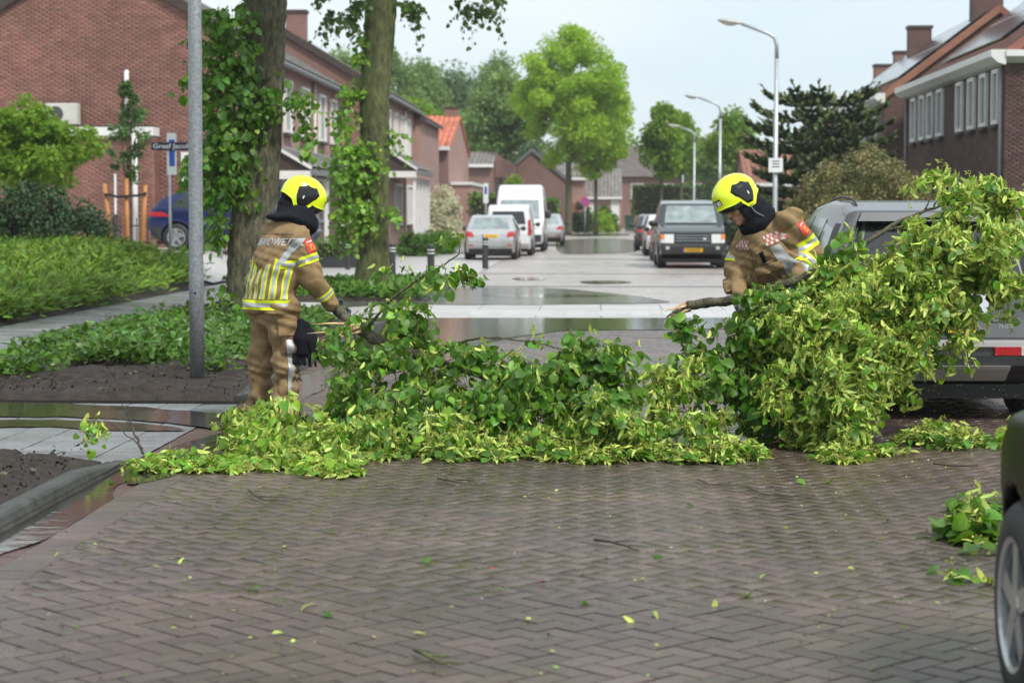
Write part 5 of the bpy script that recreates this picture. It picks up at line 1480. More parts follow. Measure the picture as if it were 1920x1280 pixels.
def limb_band(root, f, name, m, p, q, t0, t1, off=.004, a0=0, a1=360, n=(32, 5), tmax=.2):
    p, q = np.array(p, float), np.array(q, float); ax = q - p; L = np.linalg.norm(ax); e = ax / L
    u = np.cross(e, (0, 0, 1.0)); u = u / np.linalg.norm(u) if np.linalg.norm(u) > .05 else np.array((1.0, 0, 0)); w = np.cross(e, u)
    A = np.radians(np.linspace(a0, a1, n[0])); T = np.linspace(t0, t1, n[1])
    O = (p[None] + ax[None] * T[:, None])[None].repeat(n[0], 0)
    D = (np.cos(A)[:, None] * u + np.sin(A)[:, None] * w)[:, None, :].repeat(n[1], 1)
    return band(root, f, name, m, O, D, off, tmax)
def striped(fn_, root, a, b, off=.004):                         # neon band with silver middle
    o = fn_(root, 'neon_band', M('neon'), a, b, off); w = (b - a)
    fn_(o, 'silver_tape', M('silver_tape'), a + w * .3, b - w * .3, off + .003)
def hframe(az, pitch, roll=0.0):
    """head frame from azimuth (clockwise from +Y), downward pitch, roll"""
    f0 = np.array((math.sin(rad(az)), math.cos(rad(az)), 0)); l0 = np.array((-f0[1], f0[0], 0.0)); u0 = np.array((0, 0, 1.0))
    f = f0 * math.cos(rad(pitch)) - u0 * math.sin(rad(pitch)); u = u0 * math.cos(rad(pitch)) + f0 * math.sin(rad(pitch))
    l = l0 * math.cos(rad(roll)) + u * math.sin(rad(roll)); u = u * math.cos(rad(roll)) - l0 * math.sin(rad(roll))
    return f, l, u
def helmet(root, C, fr, name='helmet'):
    """fr: forward, left, up"""
    F, Lf, U = fr; C = np.array(C)
    R3 = np.array((.168, .128, .152))
    def loc(x, y, z): return C + x * F + y * Lf + z * U
    def edge(phi):                                              # lower rim height z' by azimuth (0 front)
        a = abs((math.degrees(phi) + 180) % 360 - 180)
        return float(np.interp(a, [0, 30, 55, 72, 88, 112, 126, 150, 180], [-.030, -.034, -.046, -.058, -.118, -.122, -.070, -.052, -.046]))
    def pt(phi, s, k=1.0):                                      # s: 0 top .. 1 rim
        ze = edge(phi); zt = 1.0; z = R3[2] * zt + (ze - R3[2] * zt) * (1 - math.cos(s * math.pi / 2)) if s < 1 else ze
        zz = max(-.98, min(.999, z / R3[2])); r = math.sqrt(max(1e-6, 1 - zz * zz)) if zz > 0 else math.sqrt(max(1e-6, 1 - .55 * zz * zz))
        a = math.degrees(phi); a = abs((a + 180) % 360 - 180)
        bulge = 1 + .07 * math.exp(-((a - 20) / 28)**2) * math.exp(-((s - .55) / .28)**2) - .035 * math.exp(-((a - 62) / 16)**2) * math.exp(-((s - .72) / .2)**2) + .03 * math.exp(-(a / 9)**2) * (1 - s)
        brim = 1 + .10 * max(0, 1 - a / 75) * max(0, (s - .86) / .14)
        x = R3[0] * r * math.cos(phi) * bulge * brim * k * (1.0 if math.cos(phi) > 0 else 1.06); y = R3[1] * r * math.sin(phi) * (1 + (bulge - 1) * .6) * k
        return loc(x, y, z * (k if s < .9 else 1))
    n, m = 96, 26
    G = np.array([[pt(2 * math.pi * i / n, j / m) for j in range(m + 1)] for i in range(n + 1)])
    sh = MB().grid(G); Gi = np.array([[pt(2 * math.pi * i / n, j / m, .955) for j in range(m + 1)] for i in range(n + 1)]); sh.grid(Gi[:, ::-1])
    rimG = np.stack([G[:, -1], Gi[:, -1]], 1); sh.grid(rimG)
    h = sh.build(name, M('helmet'), root, smooth=True)
    g = MB().tube([pt(2 * math.pi * i / n, 1.0, 1.004) for i in range(n + 1)], .0052, 6); g.build('rim_edge', M('helmet'), h, smooth=True)
    for sg in (1, -1):                                          # dark side panel: hexagon with raised centre
        pp = []
        for a, s in ((60, .70), (76, .52), (104, .50), (122, .66), (118, .84), (106, .945), (84, .94), (68, .84)):
            pp.append((a, s))
        ca = sum(a for a, s in pp) / len(pp); cs = sum(s for a, s in pp) / len(pp); vs = []; fs = []; K = 4; N = len(pp) * 4
        ring = []
        for i in range(len(pp)):
            for t in range(4):
                a = pp[i][0] * (1 - t/4) + pp[(i+1) % len(pp)][0] * t/4; s = pp[i][1] * (1 - t/4) + pp[(i+1) % len(pp)][1] * t/4; ring.append((a, s))
        for k in range(K + 1):
            for a, s in ring:
                aa = ca + (a - ca) * k / K; s2 = cs + (s - cs) * k / K
                vs.append(pt(sg * rad(aa), s2, 1.035 if k < K else 1.004))
        for k in range(K):
            for i in range(N): fs.append((k*N+i, k*N+(i+1) % N, (k+1)*N+(i+1) % N, (k+1)*N+i))
        pn = MB().raw(vs, fs).build('side_panel', M('black_gloss'), h, smooth=False)
        q = [(99, .74), (102, .74), (102, .80), (99, .80)]
        MB().raw([pt(sg * rad(a), s, 1.043) for a, s in q], [(0, 1, 2, 3)]).build('marking', M('sign_white'), pn)
    # visor edge and inner shell under the brim
    V_ = np.array([[loc(R3[0] * 1.06 * math.cos(a) * (1 - .1 * t) - .006, R3[1] * 1.03 * math.sin(a) * (1 - .06 * t), -.036 - .014 * abs(math.sin(a)) - .034 * t) for t in np.linspace(0, 1, 4)] for a in np.linspace(-1.25, 1.25, 30)])
    MB().grid(V_).build('visor', M('glass_dark'), h, smooth=True)
    # black and white front badge
    for (a0, a1, s0, s1, mm, kk) in ((-26, 26, .74, .90, 'black_gloss', 1.012), (-24, -9, .78, .89, 'sign_white', 1.02), (9, 24, .78, .89, 'sign_white', 1.02), (-4, 4, .77, .90, 'sign_white', 1.02)):
        Gp = np.array([[pt(rad(a), s, kk) for s in np.linspace(s0, s1, 5)] for a in np.linspace(a0, a1, 9)]); MB().grid(Gp).build('badge', M(mm), h, smooth=True)
    # padding inside so that the shell is closed from below
    MB().raw(*(lambda P: (P, [tuple(range(len(P)))]))([pt(2*math.pi*i/48, .93, .95) for i in range(48)])).build('lining', M('hood'), h)
    return h
def head_sdf(C, fr):
    F, Lf, U = fr; C = np.array(C)
    def q(a, b, c): return C + a * F + b * Lf + c * U
    def f(x, y, z):
        d = ellip(x, y, z, q(-.015, 0, .03), (F, Lf, U), (.10, .076, .105))
        d = smin(d, ellip(x, y, z, q(.022, 0, -.045), (F, Lf, U), (.068, .058, .075)), .04)
        d = smin(d, rcone(x, y, z, q(.070, 0, -.108), q(.060, 0, -.095), .024, .03), .03)           # chin
        d = smin(d, rcone(x, y, z, q(.086, 0, .012), q(.111, 0, -.032), .010, .0145), .012)          # nose
        for s in (-1, 1):
            d = smin(d, rcone(x, y, z, q(.098, s * .012, -.036), q(.092, s * .013, -.036), .0085, .008), .006)
            d = smin(d, rcone(x, y, z, q(.083, s * .014, .022), q(.068, s * .048, .022), .0105, .010), .014)  # brow
            d = smin(d, ellip(x, y, z, q(.062, s * .042, -.030), (F, Lf, U), (.026, .026, .022)), .02)   # cheek
            d = -smin(-d, np.sqrt((x - q(.092, s * .031, .004)[0])**2 + (y - q(.092, s * .031, .004)[1])**2 + (z - q(.092, s * .031, .004)[2])**2) - .0135, .012)
            d = smin(d, np.sqrt((x - q(.070, s * .031, .004)[0])**2 + (y - q(.070, s * .031, .004)[1])**2 + (z - q(.070, s * .031, .004)[2])**2) - .0135, .003)
        d = smin(d, rcone(x, y, z, q(.089, .018, -.071), q(.089, -.018, -.071), .007, .007), .008)       # lips
        d = smin(d, rcone(x, y, z, q(.088, .015, -.081), q(.088, -.015, -.081), .008, .008), .008)
        d = -smin(-d, rcone(x, y, z, q(.100, .024, -.0765), q(.100, -.024, -.0765), .0035, .0035) , .004)
        d = smin(d, rcone(x, y, z, q(-.03, 0, -.06), q(-.05, 0, -.18), .055, .06), .04)                # neck
        return d
    return f, q
def face_bits(root, q):
    for s in (-1, 1):
        e = MB(); c = q(.0815, s * .031, .0035)
        e.lathe([(.0001, .0032), (.006, .0025), (.0085, 0)], 12, lambda r, h, cc, sn: tuple(c + h * (q(1, 0, 0) - q(0, 0, 0)) + r * cc * (q(0, 1, 0) - q(0, 0, 0)) + r * .55 * sn * (q(0, 0, 1) - q(0, 0, 0)))); e.build('eye', M('eye'), root)
        MB().tube([q(.094, s * .014, .027), q(.090, s * .03, .033), q(.078, s * .048, .029)], [.004, .0042, .002], 6).build('eyebrow', M('brow'), root)
    MB().tube([q(.095, .022, -.074), q(.0995, .008, -.0715), q(.0995, -.008, -.0715), q(.095, -.022, -.074)], [.002, .0036, .0036, .002], 6).build('upper_lip', M('lip'), root)
    MB().tube([q(.094, .019, -.080), q(.0985, 0, -.0825), q(.094, -.019, -.080)], [.002, .0042, .002], 6).build('lower_lip', M('lip'), root)

# ---------------------------------------------------------------- the standing firefighter, seen from behind
def firefighter_left():
    P0 = (-2.38, 14.7, 0.0)
    root = thing('person', 'firefighter in tan gear and yellow helmet seen from behind, gripping the broken branch', 'person', P0)
    a = rad(50); fw = np.array((math.sin(a), math.cos(a), 0)); rt = np.array((math.cos(a), -math.sin(a), 0))
    st = [(.845, -.03, 0, .247, .178), (.95, -.025, 0, .245, .176), (1.1, -.005, .01, .245, .172), (1.25, .032, .015, .25, .172), (1.36, .065, .025, .246, .163), (1.44, .095, .04, .215, .146), (1.51, .12, .06, .15, .12), (1.57, .145, .085, .09, .085)]
    def torso(x, y, z): return loft(x, y, z, st, fw, rt)
    shR, elR, wrR = (.20, -.125, 1.405), (.30, -.115, 1.105), (.425, -.02, .915)
    shL, elL, wrL = (-.04, .18, 1.41), (.15, .34, 1.14), (.38, .16, .96)
    def arms(x, y, z):
        d = chain(x, y, z, [shR, elR, wrR], [.098, .084, .066], .03)
        return np.minimum(d, chain(x, y, z, [shL, elL, wrL], [.098, .082, .064], .03))
    def jacket(x, y, z):
        d = smin(torso(x, y, z), arms(x, y, z), .045)
        d = smin(d, rcone(x, y, z, (.13, .085, 1.53), (.15, .1, 1.565), .115, .10), .05)
        d = np.maximum(d, .845 - z + .006 * np.sin(9 * x + 14 * y))
        return d + wr(x, y, z, 1.35, .7)
    j = sdf_obj('jacket', jacket, (-.42, -.36, .8), (.55, .56, 1.72), .0085, M('cloth_tan'), root)
    hipR, hipL = tuple(rt * .095 + (0, 0, .90)), tuple(-rt * .095 + (0, 0, .90))
    knR, knL = (.095, -.065, .47), (-.115, .11, .47); anR, anL = (.095, -.085, .09), (-.135, .12, .09)
    def trousers(x, y, z):
        d = chain(x, y, z, [hipR, knR, anR], [.126, .097, .098], .04); e = chain(x, y, z, [hipL, knL, anL], [.126, .094, .094], .04)
        d = np.minimum(d, e)
        d = smin(d, rcone(x, y, z, hipR, hipL, .142, .142), .05); d = smin(d, rcone(x, y, z, (-.01, 0, .9), (-.01, 0, 1.0), .17, .15), .05)
        d = np.maximum(d, .055 - z)
        fold = 0.008 * np.sin(58 * z + 8 * x + 6 * y) * np.clip((.45 - z) / .2, 0, 1)
        return d + wr(x, y, z, 2.4, 2.1) + fold
    t = sdf_obj('trousers', trousers, (-.34, -.32, .02), (.34, .36, 1.05), .0085, M('cloth_tan'), root)
    for nm, an in (('boot', anR), ('boot', anL)):
        A_ = np.array(an)
        def boot(x, y, z, A_=A_):
            d = chain(x, y, z, [A_ + (0, 0, .12), A_ + (0, 0, -.02), A_ + fw * .07 + (0, 0, -.035), A_ + fw * .17 + (0, 0, -.045)], [.066, .06, .05, .042], .04)
            return np.maximum(d, -z + .002)
        sdf_obj(nm, boot, A_ - (.24, .24, .12), A_ + (.28, .28, .24), .009, M('boot'), root)
    jk = lambda x, y, z: smin(torso(x, y, z), arms(x, y, z), .045) + wr(x, y, z, 1.35, .7)
    # reflective trim: hem band, slanted ladder of bars on the back, shoulder tape, sleeve bands
    tp = lambda r, n, m, lo, hi, off: torso_patch(r, jk, st, fw, rt, n, m, 20, 340, lo, hi, off, (90, 6))
    striped(tp, j, .872, .945, .008)
    for k, (ac, top) in enumerate(((98, 1.205), (120, 1.225), (141, 1.215), (163, 1.175), (186, 1.185), (205, 1.215), (224, 1.235), (243, 1.235), (262, 1.21))):
        w = 6.8
        o = torso_patch(j, jk, st, fw, rt, 'neon_band', M('neon'), ac - w, ac + w, .95, top, .004, (7, 16), z1b=top + (.03 if k in (1, 4, 5) else (-.03 if k in (2, 3) else 0)))
        torso_patch(o, jk, st, fw, rt, 'silver_tape', M('silver_tape'), ac - w * .45, ac + w * .45, .952, top - .012, .0065, (5, 16))
    for ac, aw, z0, z1, sh in ((116, 6.5, 1.21, 1.40, 12), (244, 6.5, 1.21, 1.40, -12)):
        st_ = np.array(st); nA, nZ = 6, 14; G = np.zeros((nA, nZ, 3)); D = np.zeros((nA, nZ, 3))
        for q_, zz in enumerate(np.linspace(z0, z1, nZ)):
            for p_, aa in enumerate(np.linspace(ac - aw, ac + aw, nA)):
                ang = rad(aa + sh * -(zz - z0) / (z1 - z0) * 1.6); G[p_, q_] = (np.interp(zz, st_[:, 0], st_[:, 1]), np.interp(zz, st_[:, 0], st_[:, 2]), zz); D[p_, q_] = fw * math.cos(ang) + rt * math.sin(ang)
        band(j, jk, 'silver_tape', M('silver_tape'), G, D, .005)
    o = torso_patch(j, jk, st, fw, rt, 'neon_band', M('neon'), 92, 114, 1.175, 1.235, .004, (8, 5)); torso_patch(o, jk, st, fw, rt, 'silver_tape', M('silver_tape'), 92, 114, 1.194, 1.217, .0065, (8, 4))
    armR = lambda x, y, z: chain(x, y, z, [shR, elR, wrR], [.098, .084, .066], .03) + wr(x, y, z, 1.35, .7)
    striped(lambda r, n, m, a_, b_, off: limb_band(r, armR, n, m, shR, elR, a_, b_, off), j, .46, .66, .004)
    striped(lambda r, n, m, a_, b_, off: limb_band(r, armR, n, m, elR, wrR, a_, b_, off), j, .55, .74, .004)
    armL = lambda x, y, z: chain(x, y, z, [shL, elL, wrL], [.098, .082, .064], .03) + wr(x, y, z, 1.35, .7)
    striped(lambda r, n, m, a_, b_, off: limb_band(r, armL, n, m, elL, wrL, a_, b_, off), j, .55, .74, .004)
    # yoke seam across the shoulder blades
    full = lambda x, y, z: smin(torso(x, y, z), arms(x, y, z), .045) + wr(x, y, z, 1.35, .7)
    torso_patch(j, full, st, fw, rt, 'seam', M('cloth_dark'), 110, 250, 1.425, 1.432, .003, (40, 2))
    # lettering on the back, wrapped over the cloth
    me = None
    cu = bpy.data.curves.new('lettering', 'FONT'); cu.body = 'BRANDWEER'; cu.size = .078; cu.align_x = 'CENTER'; cu.offset = .0012; cu.resolution_u = 2
    tobj = bpy.data.objects.new('lettering', cu); COL.objects.link(tobj); me = bpy.data.meshes.new_from_object(tobj); bpy.data.objects.remove(tobj); bpy.data.curves.remove(cu)
    co = np.array([tuple(v.co) for v in me.vertices]); ang = math.pi - (co[:, 0] - co[:, 0].mean()) / .215 - .40
    zz = 1.345 + co[:, 1]; st_ = np.array(st)
    O = np.stack([np.interp(zz, st_[:, 0], st_[:, 1]), np.interp(zz, st_[:, 0], st_[:, 2]), zz], -1)[:, None, :]
    D = (np.cos(ang)[:, None] * fw + np.sin(ang)[:, None] * rt)[:, None, :]
    G = shell_grid(full, O, D, .4, .0045)[:, 0]
    me.vertices.foreach_set('co', G.astype(np.float32).ravel()); me.update(); link('lettering', me, M('silver_tape'), j)
    # sleeve badge
    limb_badge(j, armR, shR, elR, .12, .43, 282, 338)
    # trouser details: thigh pocket with flap, silver side tape, striped cuff
    legR = lambda x, y, z: chain(x, y, z, [hipR, knR, anR], [.126, .097, .098], .04) + wr(x, y, z, 2.4, 2.1)
    def leg_patch(r, n, m, p, q, t0, t1, az0, az1, off, nn=(10, 10)):
        p, q = np.array(p), np.array(q); T = np.linspace(t0, t1, nn[1]); A = np.radians(np.linspace(az0, az1, nn[0]))
        O = (p[None] + (q - p)[None] * T[:, None])[None].repeat(nn[0], 0); D = np.stack([np.sin(A), np.cos(A), 0 * A], -1)[:, None, :].repeat(nn[1], 1)
        return band(r, legR, n, m, O, D, off, .25)
    az = 140                                                        # his right side, seen from the road
    pk = leg_patch(t, 'pocket', M('cloth_dark'), hipR, knR, .34, .80, az - 38, az + 40, .022); leg_patch(pk, 'pocket_flap', M('cloth_tan'), hipR, knR, .22, .50, az - 42, az + 44, .032)  # darker pocket cloth and pocket_shadow paint in the shade around the flap
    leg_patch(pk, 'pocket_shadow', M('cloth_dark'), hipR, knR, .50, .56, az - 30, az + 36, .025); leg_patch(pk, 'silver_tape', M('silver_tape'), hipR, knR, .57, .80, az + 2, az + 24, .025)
    leg_patch(t, 'silver_tape', M('silver_tape'), hipR, knR, .80, 1.0, az + 2, az + 22, .006); leg_patch(t, 'silver_tape', M('silver_tape'), knR, anR, .0, .62, az - 2, az + 22, .008)
    for k in range(5):
        c = az - 46 + k * 30
        o = leg_patch(t, 'neon_band', M('neon'), knR, anR, .62, .98, c - 10, c + 10, .008, (5, 8)); leg_patch(o, 'silver_tape', M('silver_tape'), knR, anR, .62, .98, c - 4.5, c + 4.5, .011, (4, 8))
    # hood, helmet, hidden face
    fr = hframe(66, 27, 0); C = np.array((.208, .15, 1.708)); F, Lf, U = fr
    def hood(x, y, z):
        d = rcone(x, y, z, C - F * .02 - U * .02, C - U * .10 - F * .02, .112, .10)
        d = smin(d, rcone(x, y, z, C - F * .10 - U * .03, np.array((.045, .05, 1.56)), .066, .05), .05)
        d = smin(d, rcone(x, y, z, C - U * .10, np.array((.20, .10, 1.52)), .105, .12), .05)
        d = smin(d, rcone(x, y, z, np.array((.06, .14, 1.545)), np.array((.18, .0, 1.535)), .07, .08), .05)
        d = smin(d, ellip(x, y, z, np.array((.085, .07, 1.552)), (fw, rt, np.array((0, 0, 1.0))), (.165, .185, .04)), .025)
        return d + wr(x, y, z, 1.6, 4)
    sdf_obj('neck_hood', hood, C - (.36, .3, .36), C + (.2, .25, .2), .009, M('hood'), root)
    hf, q = head_sdf(C - U * .03, fr)
    b = sdf_obj('body', hf, C - .26, C + .2, .008, M('skin'), root); face_bits(b, q)
    helmet(root, C, fr)
    g1 = np.array(wrR)
    hand(root, 'glove', wrR + np.array((.035, .012, -.035)), (.66, .22, -.72), (.6, .1, -.7), (.3, .5, .6), M('glove_green'))
    hand(root, 'glove', wrL + np.array((.015, -.01, -.015)), (.6, -.45, -.6), (.6, .1, -.7), (.2, -.6, .5), M('glove_green'))
    # pair of spare gloves hanging from the pocket
    gl = thing('gloves', 'pair of black work gloves hanging from the trouser pocket of the standing firefighter', 'gloves', P0)
    for k, (ox, tilt) in enumerate(((.225, .05), (.275, .34))):
        b0 = np.array((ox - .01, -.13 + .03 * k, .72 - .02 * k)); dn = np.array((tilt, -.02, -1.0)); dn /= np.linalg.norm(dn); sd = np.array((1.0, .1, tilt))
        def gsd(x, y, z, b0=b0, dn=dn, sd=sd):
            d = rcone(x, y, z, b0 - dn * .05, b0 + dn * .06, .038, .05); d = smin(d, rcone(x, y, z, b0 + dn * .06, b0 + dn * .15, .05, .046), .04)
            for o, L in ((-.042, .085), (-.015, .1), (.013, .098), (.04, .08)):
                s0 = b0 + dn * .15 + sd * o; d = smin(d, rcone(x, y, z, s0, s0 + dn * L + sd * o * .4, .0165, .0135), .012)
            s0 = b0 + dn * .08 + sd * .045; d = smin(d, rcone(x, y, z, s0, s0 + dn * .06 + sd * .035, .017, .014), .015)
            return d + wr(x, y, z, .6, 1)
        sdf_obj('glove', gsd, b0 - (.14, .12, .34), b0 + (.28, .14, .1), .007, M('hood'), gl)
def limb_badge(root, f, p, q, t0, t1, a0, a1, mm='emblem_red'):
    o = limb_band(root, f, 'badge', M(mm), p, q, t0, t1, .006, a0, a1, (8, 6)); da = a1 - a0; dt = t1 - t0
    limb_band(o, f, 'badge_crest', M('emblem_gold'), p, q, t0 + dt * .4, t0 + dt * .85, .008, a0 + da * .3, a0 + da * .72, (6, 5))
    limb_band(o, f, 'badge_crest', M(mm), p, q, t0 + dt * .5, t0 + dt * .75, .0095, a0 + da * .42, a0 + da * .60, (5, 5))
    limb_band(o, f, 'badge_text', M('check_white'), p, q, t0 + dt * .12, t0 + dt * .24, .008, a0 + da * .15, a0 + da * .85, (6, 3))

# ---------------------------------------------------------------- the leaning firefighter
def firefighter_right():
    P0 = (1.39, 14.45, 0.0)
    root = thing('person', 'firefighter in tan gear leaning forward with the flowering branch, face showing under yellow helmet', 'person', P0)
    fw = np.array((-.76, -.65, 0)); fw /= np.linalg.norm(fw); lf = np.array((-fw[1], fw[0], 0))       # his left: towards the viewer's right
    hip = np.array((0, .05, .92)); chest = np.array((-.125, -.03, 1.33)); neck = np.array((-.235, -.085, 1.515))
    ax = (neck - hip) / np.linalg.norm(neck - hip)
    l2 = np.array((.52, -.5, .42)); l2 -= ax * (l2 @ ax); l2 /= np.linalg.norm(l2); f2 = np.cross(l2, ax); f2 /= np.linalg.norm(f2)
    if f2 @ fw < 0: f2 = -f2
    Lt = np.linalg.norm(neck - hip)
    prof = np.array([(-.12, .255, .19), (0, .255, .19), (.25, .262, .19), (.42, .265, .18), (.53, .235, .16), (.60, .16, .125), (.68, .09, .09)])
    def torso(x, y, z):
        u = (x - hip[0]) * ax[0] + (y - hip[1]) * ax[1] + (z - hip[2]) * ax[2]
        a_ = np.interp(u, prof[:, 0], prof[:, 1]); b_ = np.interp(u, prof[:, 0], prof[:, 2])
        s = (x - hip[0]) * l2[0] + (y - hip[1]) * l2[1] + (z - hip[2]) * l2[2]; w = (x - hip[0]) * f2[0] + (y - hip[1]) * f2[1] + (z - hip[2]) * f2[2]
        d = (np.sqrt((s / a_)**2 + (w / b_)**2) - 1) * np.minimum(a_, b_)
        return np.maximum(d, np.maximum(prof[0, 0] - u, u - prof[-1, 0]))
    shL, elL, wrL = (-.01, -.17, 1.525), (.14, -.13, 1.27), (.05, -.31, 1.13)
    shR, elR, wrR = (-.30, .06, 1.375), (-.375, .0, 1.15), (-.345, -.17, .985)
    def arms(x, y, z): return np.minimum(chain(x, y, z, [shL, elL, wrL], [.112, .1, .074], .03), chain(x, y, z, [shR, elR, wrR], [.10, .085, .066], .03))
    def jacket(x, y, z):
        d = smin(torso(x, y, z), arms(x, y, z), .05)
        d = smin(d, rcone(x, y, z, neck - ax * .04, neck + ax * .03, .125, .10), .05)
        return d + wr(x, y, z, 2.0, 3.3)
    j = sdf_obj('jacket', jacket, (-.55, -.5, .74), (.38, .42, 1.72), .0085, M('cloth_tan'), root)
    hipR, hipL = hip - lf * .095, hip + lf * .095
    knR, anR = np.array((-.10, .10, .48)), np.array((-.06, .16, .09)); knL, anL = np.array((.03, -.10, .48)), np.array((.0, -.12, .09))
    def trousers(x, y, z):
        d = smin(chain(x, y, z, [hipR, knR, anR], [.13, .105, .10], .04), chain(x, y, z, [hipL, knL, anL], [.13, .105, .10], .04), .03)
        d = smin(d, rcone(x, y, z, hipR, hipL, .145, .145), .05)
        return np.maximum(d, .06 - z) + wr(x, y, z, 1.7, .4)
    sdf_obj('trousers', trousers, (-.34, -.36, .02), (.34, .4, 1.1), .009, M('cloth_tan'), root)
    for A_ in (anR, anL):
        def boot(x, y, z, A_=A_):
            d = chain(x, y, z, [A_ + (0, 0, .12), A_ + (0, 0, -.02), A_ + fw * .07 + (0, 0, -.035), A_ + fw * .18 + (0, 0, -.045)], [.068, .062, .05, .042], .04)
            return np.maximum(d, -z + .002)
        sdf_obj('boot', boot, A_ - (.28, .28, .12), A_ + (.28, .28, .24), .009, M('boot'), root)
    full = lambda x, y, z: smin(torso(x, y, z), arms(x, y, z), .05) + wr(x, y, z, 2.0, 3.3)
    tor = lambda x, y, z: torso(x, y, z) + wr(x, y, z, 2.0, 3.3)
    def tpatch(r, n, m, a0, a1, u0, u1, off=.006, nn=(14, 10), shift=0.0, f=full):
        A_ = np.linspace(a0, a1, nn[0])[:, None] + shift * np.linspace(0, 1, nn[1])[None]; A_ = np.radians(A_); Uu = np.linspace(u0, u1, nn[1])
        O = (hip[None] + ax[None] * Uu[:, None])[None].repeat(nn[0], 0); D = np.cos(A_)[..., None] * f2 + np.sin(A_)[..., None] * l2
        return band(r, f, n, m, O, D, off)
    # checked tape across the chest, pockets with radio loop, slanted reflective bars, hem band
    for k in range(8):
        for b in range(3):
            for (a0, sg) in ((34, 1), (-12, -1)):
                c = a0 + sg * k * 5.2
                tpatch(j, 'check', M('check_red' if (k + b) % 2 else 'check_white'), c, c + 5.0 * sg, .515 + b * .022, .535 + b * .022, .006, (3, 3))
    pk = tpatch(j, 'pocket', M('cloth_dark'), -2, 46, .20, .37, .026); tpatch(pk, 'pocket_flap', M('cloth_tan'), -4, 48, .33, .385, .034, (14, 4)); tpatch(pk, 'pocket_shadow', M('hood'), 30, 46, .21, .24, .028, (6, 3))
    rp = tpatch(j, 'radio_pocket', M('cloth_tan'), 6, 30, .40, .49, .032); tpatch(rp, 'radio', M('hood'), 16, 24, .41, .49, .04, (5, 6))
    tpatch(j, 'zip_flap', M('cloth_dark'), -12, -6, .0, .50, .008, (3, 16))
    tpatch(j, 'pocket', M('cloth_tan'), -62, -22, .14, .34, .026)
    tpatch(j, 'silver_tape', M('silver_tape'), 52, 72, .26, .50, .006, (8, 12), -14)
    for k in range(6):
        c = 30 + k * 17
        o = tpatch(j, 'neon_band', M('neon'), c - 6.5, c + 6.5, -.02, .155 + .012 * k, .007, (6, 10), f=tor); tpatch(o, 'silver_tape', M('silver_tape'), c - 3, c + 3, -.02, .145 + .012 * k, .010, (4, 10), f=tor)
    o = tpatch(j, 'neon_band', M('neon'), -150, 150, -.10, -.03, .007, (60, 4), f=tor); tpatch(o, 'silver_tape', M('silver_tape'), -150, 150, -.08, -.05, .010, (60, 3), f=tor)
    o = tpatch(j, 'neon_band', M('neon'), 62, 110, .19, .25, .012, (14, 4), f=tor); tpatch(o, 'silver_tape', M('silver_tape'), 62, 110, .207, .233, .015, (14, 3), f=tor)
    armL = lambda x, y, z: chain(x, y, z, [shL, elL, wrL], [.112, .1, .074], .03) + wr(x, y, z, 2.0, 3.3)
    armR = lambda x, y, z: chain(x, y, z, [shR, elR, wrR], [.10, .085, .066], .03) + wr(x, y, z, 2.0, 3.3)
    striped(lambda r, n, m, a_, b_, off: limb_band(r, armL, n, m, shL, elL, a_, b_, off), j, .52, .80, .005)
    striped(lambda r, n, m, a_, b_, off: limb_band(r, armL, n, m, elL, wrL, a_, b_, off), j, .3, .62, .005)
    striped(lambda r, n, m, a_, b_, off: limb_band(r, armR, n, m, shR, elR, a_, b_, off), j, .5, .75, .005)
    BADGE = (312, 358)
    limb_badge(j, armL, shL, elL, .10, .42, *BADGE)
    # head, hood, helmet
    fr = hframe(240, 30, 13); C = np.array((-.385, -.15, 1.685)); F, Lf, U = fr
    hf, q = head_sdf(C - U * .045 + F * .01, fr)
    b = sdf_obj('body', hf, C - .27, C + .2, .0055, M('skin'), root); face_bits(b, q)
    face0 = q(.10, 0, -.03)
    def hood(x, y, z):
        d = ellip(x, y, z, q(-.02, 0, .02), (F, Lf, U), (.112, .092, .118)); d = smin(d, ellip(x, y, z, q(.012, 0, -.06), (F, Lf, U), (.075, .076, .085)), .04)
        d = smin(d, rcone(x, y, z, q(-.02, 0, -.08), neck - ax * .0, .10, .13), .06)
        d = smin(d, ellip(x, y, z, q(-.035, 0, -.19), (F, Lf, U), (.10, .11, .06)), .05)
        d = smin(d, rcone(x, y, z, q(-.10, 0, -.02), neck + np.array((.08, .02, .02)), .07, .09), .06)
        u_ = (x - q(0, 0, 0)[0]) * F[0] + (y - q(0, 0, 0)[1]) * F[1] + (z - q(0, 0, 0)[2]) * F[2]
        s_ = (x - q(0, 0, 0)[0]) * Lf[0] + (y - q(0, 0, 0)[1]) * Lf[1] + (z - q(0, 0, 0)[2]) * Lf[2]
        w_ = (x - q(0, 0, 0)[0]) * U[0] + (y - q(0, 0, 0)[1]) * U[1] + (z - q(0, 0, 0)[2]) * U[2]
        hole = np.maximum(np.sqrt((s_ / .074)**2 + ((w_ + .035) / .112)**2) - 1, -(u_ + .005) / .1) * .06
        return -smin(-d, hole, .012) + wr(x, y, z, .5, 1)
    sdf_obj('neck_hood', hood, C - (.26, .26, .36), C + (.28, .3, .22), .007, M('hood'), root)
    h = helmet(root, C + U * .026 - F * .006, fr)
    c0 = C + U * .026
    MB().tube([c0 - F * .15 + Lf * .06 - U * .02, c0 - F * .19 + Lf * .09 + U * .03], .003, 5).build('antenna', M('grey_gutter'), h)
    MB().tube([c0 + Lf * .125 - U * .11 + F * .0, c0 + Lf * .12 - U * .17 - F * .01, c0 + Lf * .115 - U * .23 - F * .05], .005, 6).build('chin_strap', M('grey_gutter'), h)
    hand(root, 'glove', np.array(wrR) + (.005, -.03, -.02), (.15, -.75, -.35), (1, 0, .1), (0, .3, -.9), M('glove_grey'), .0135)
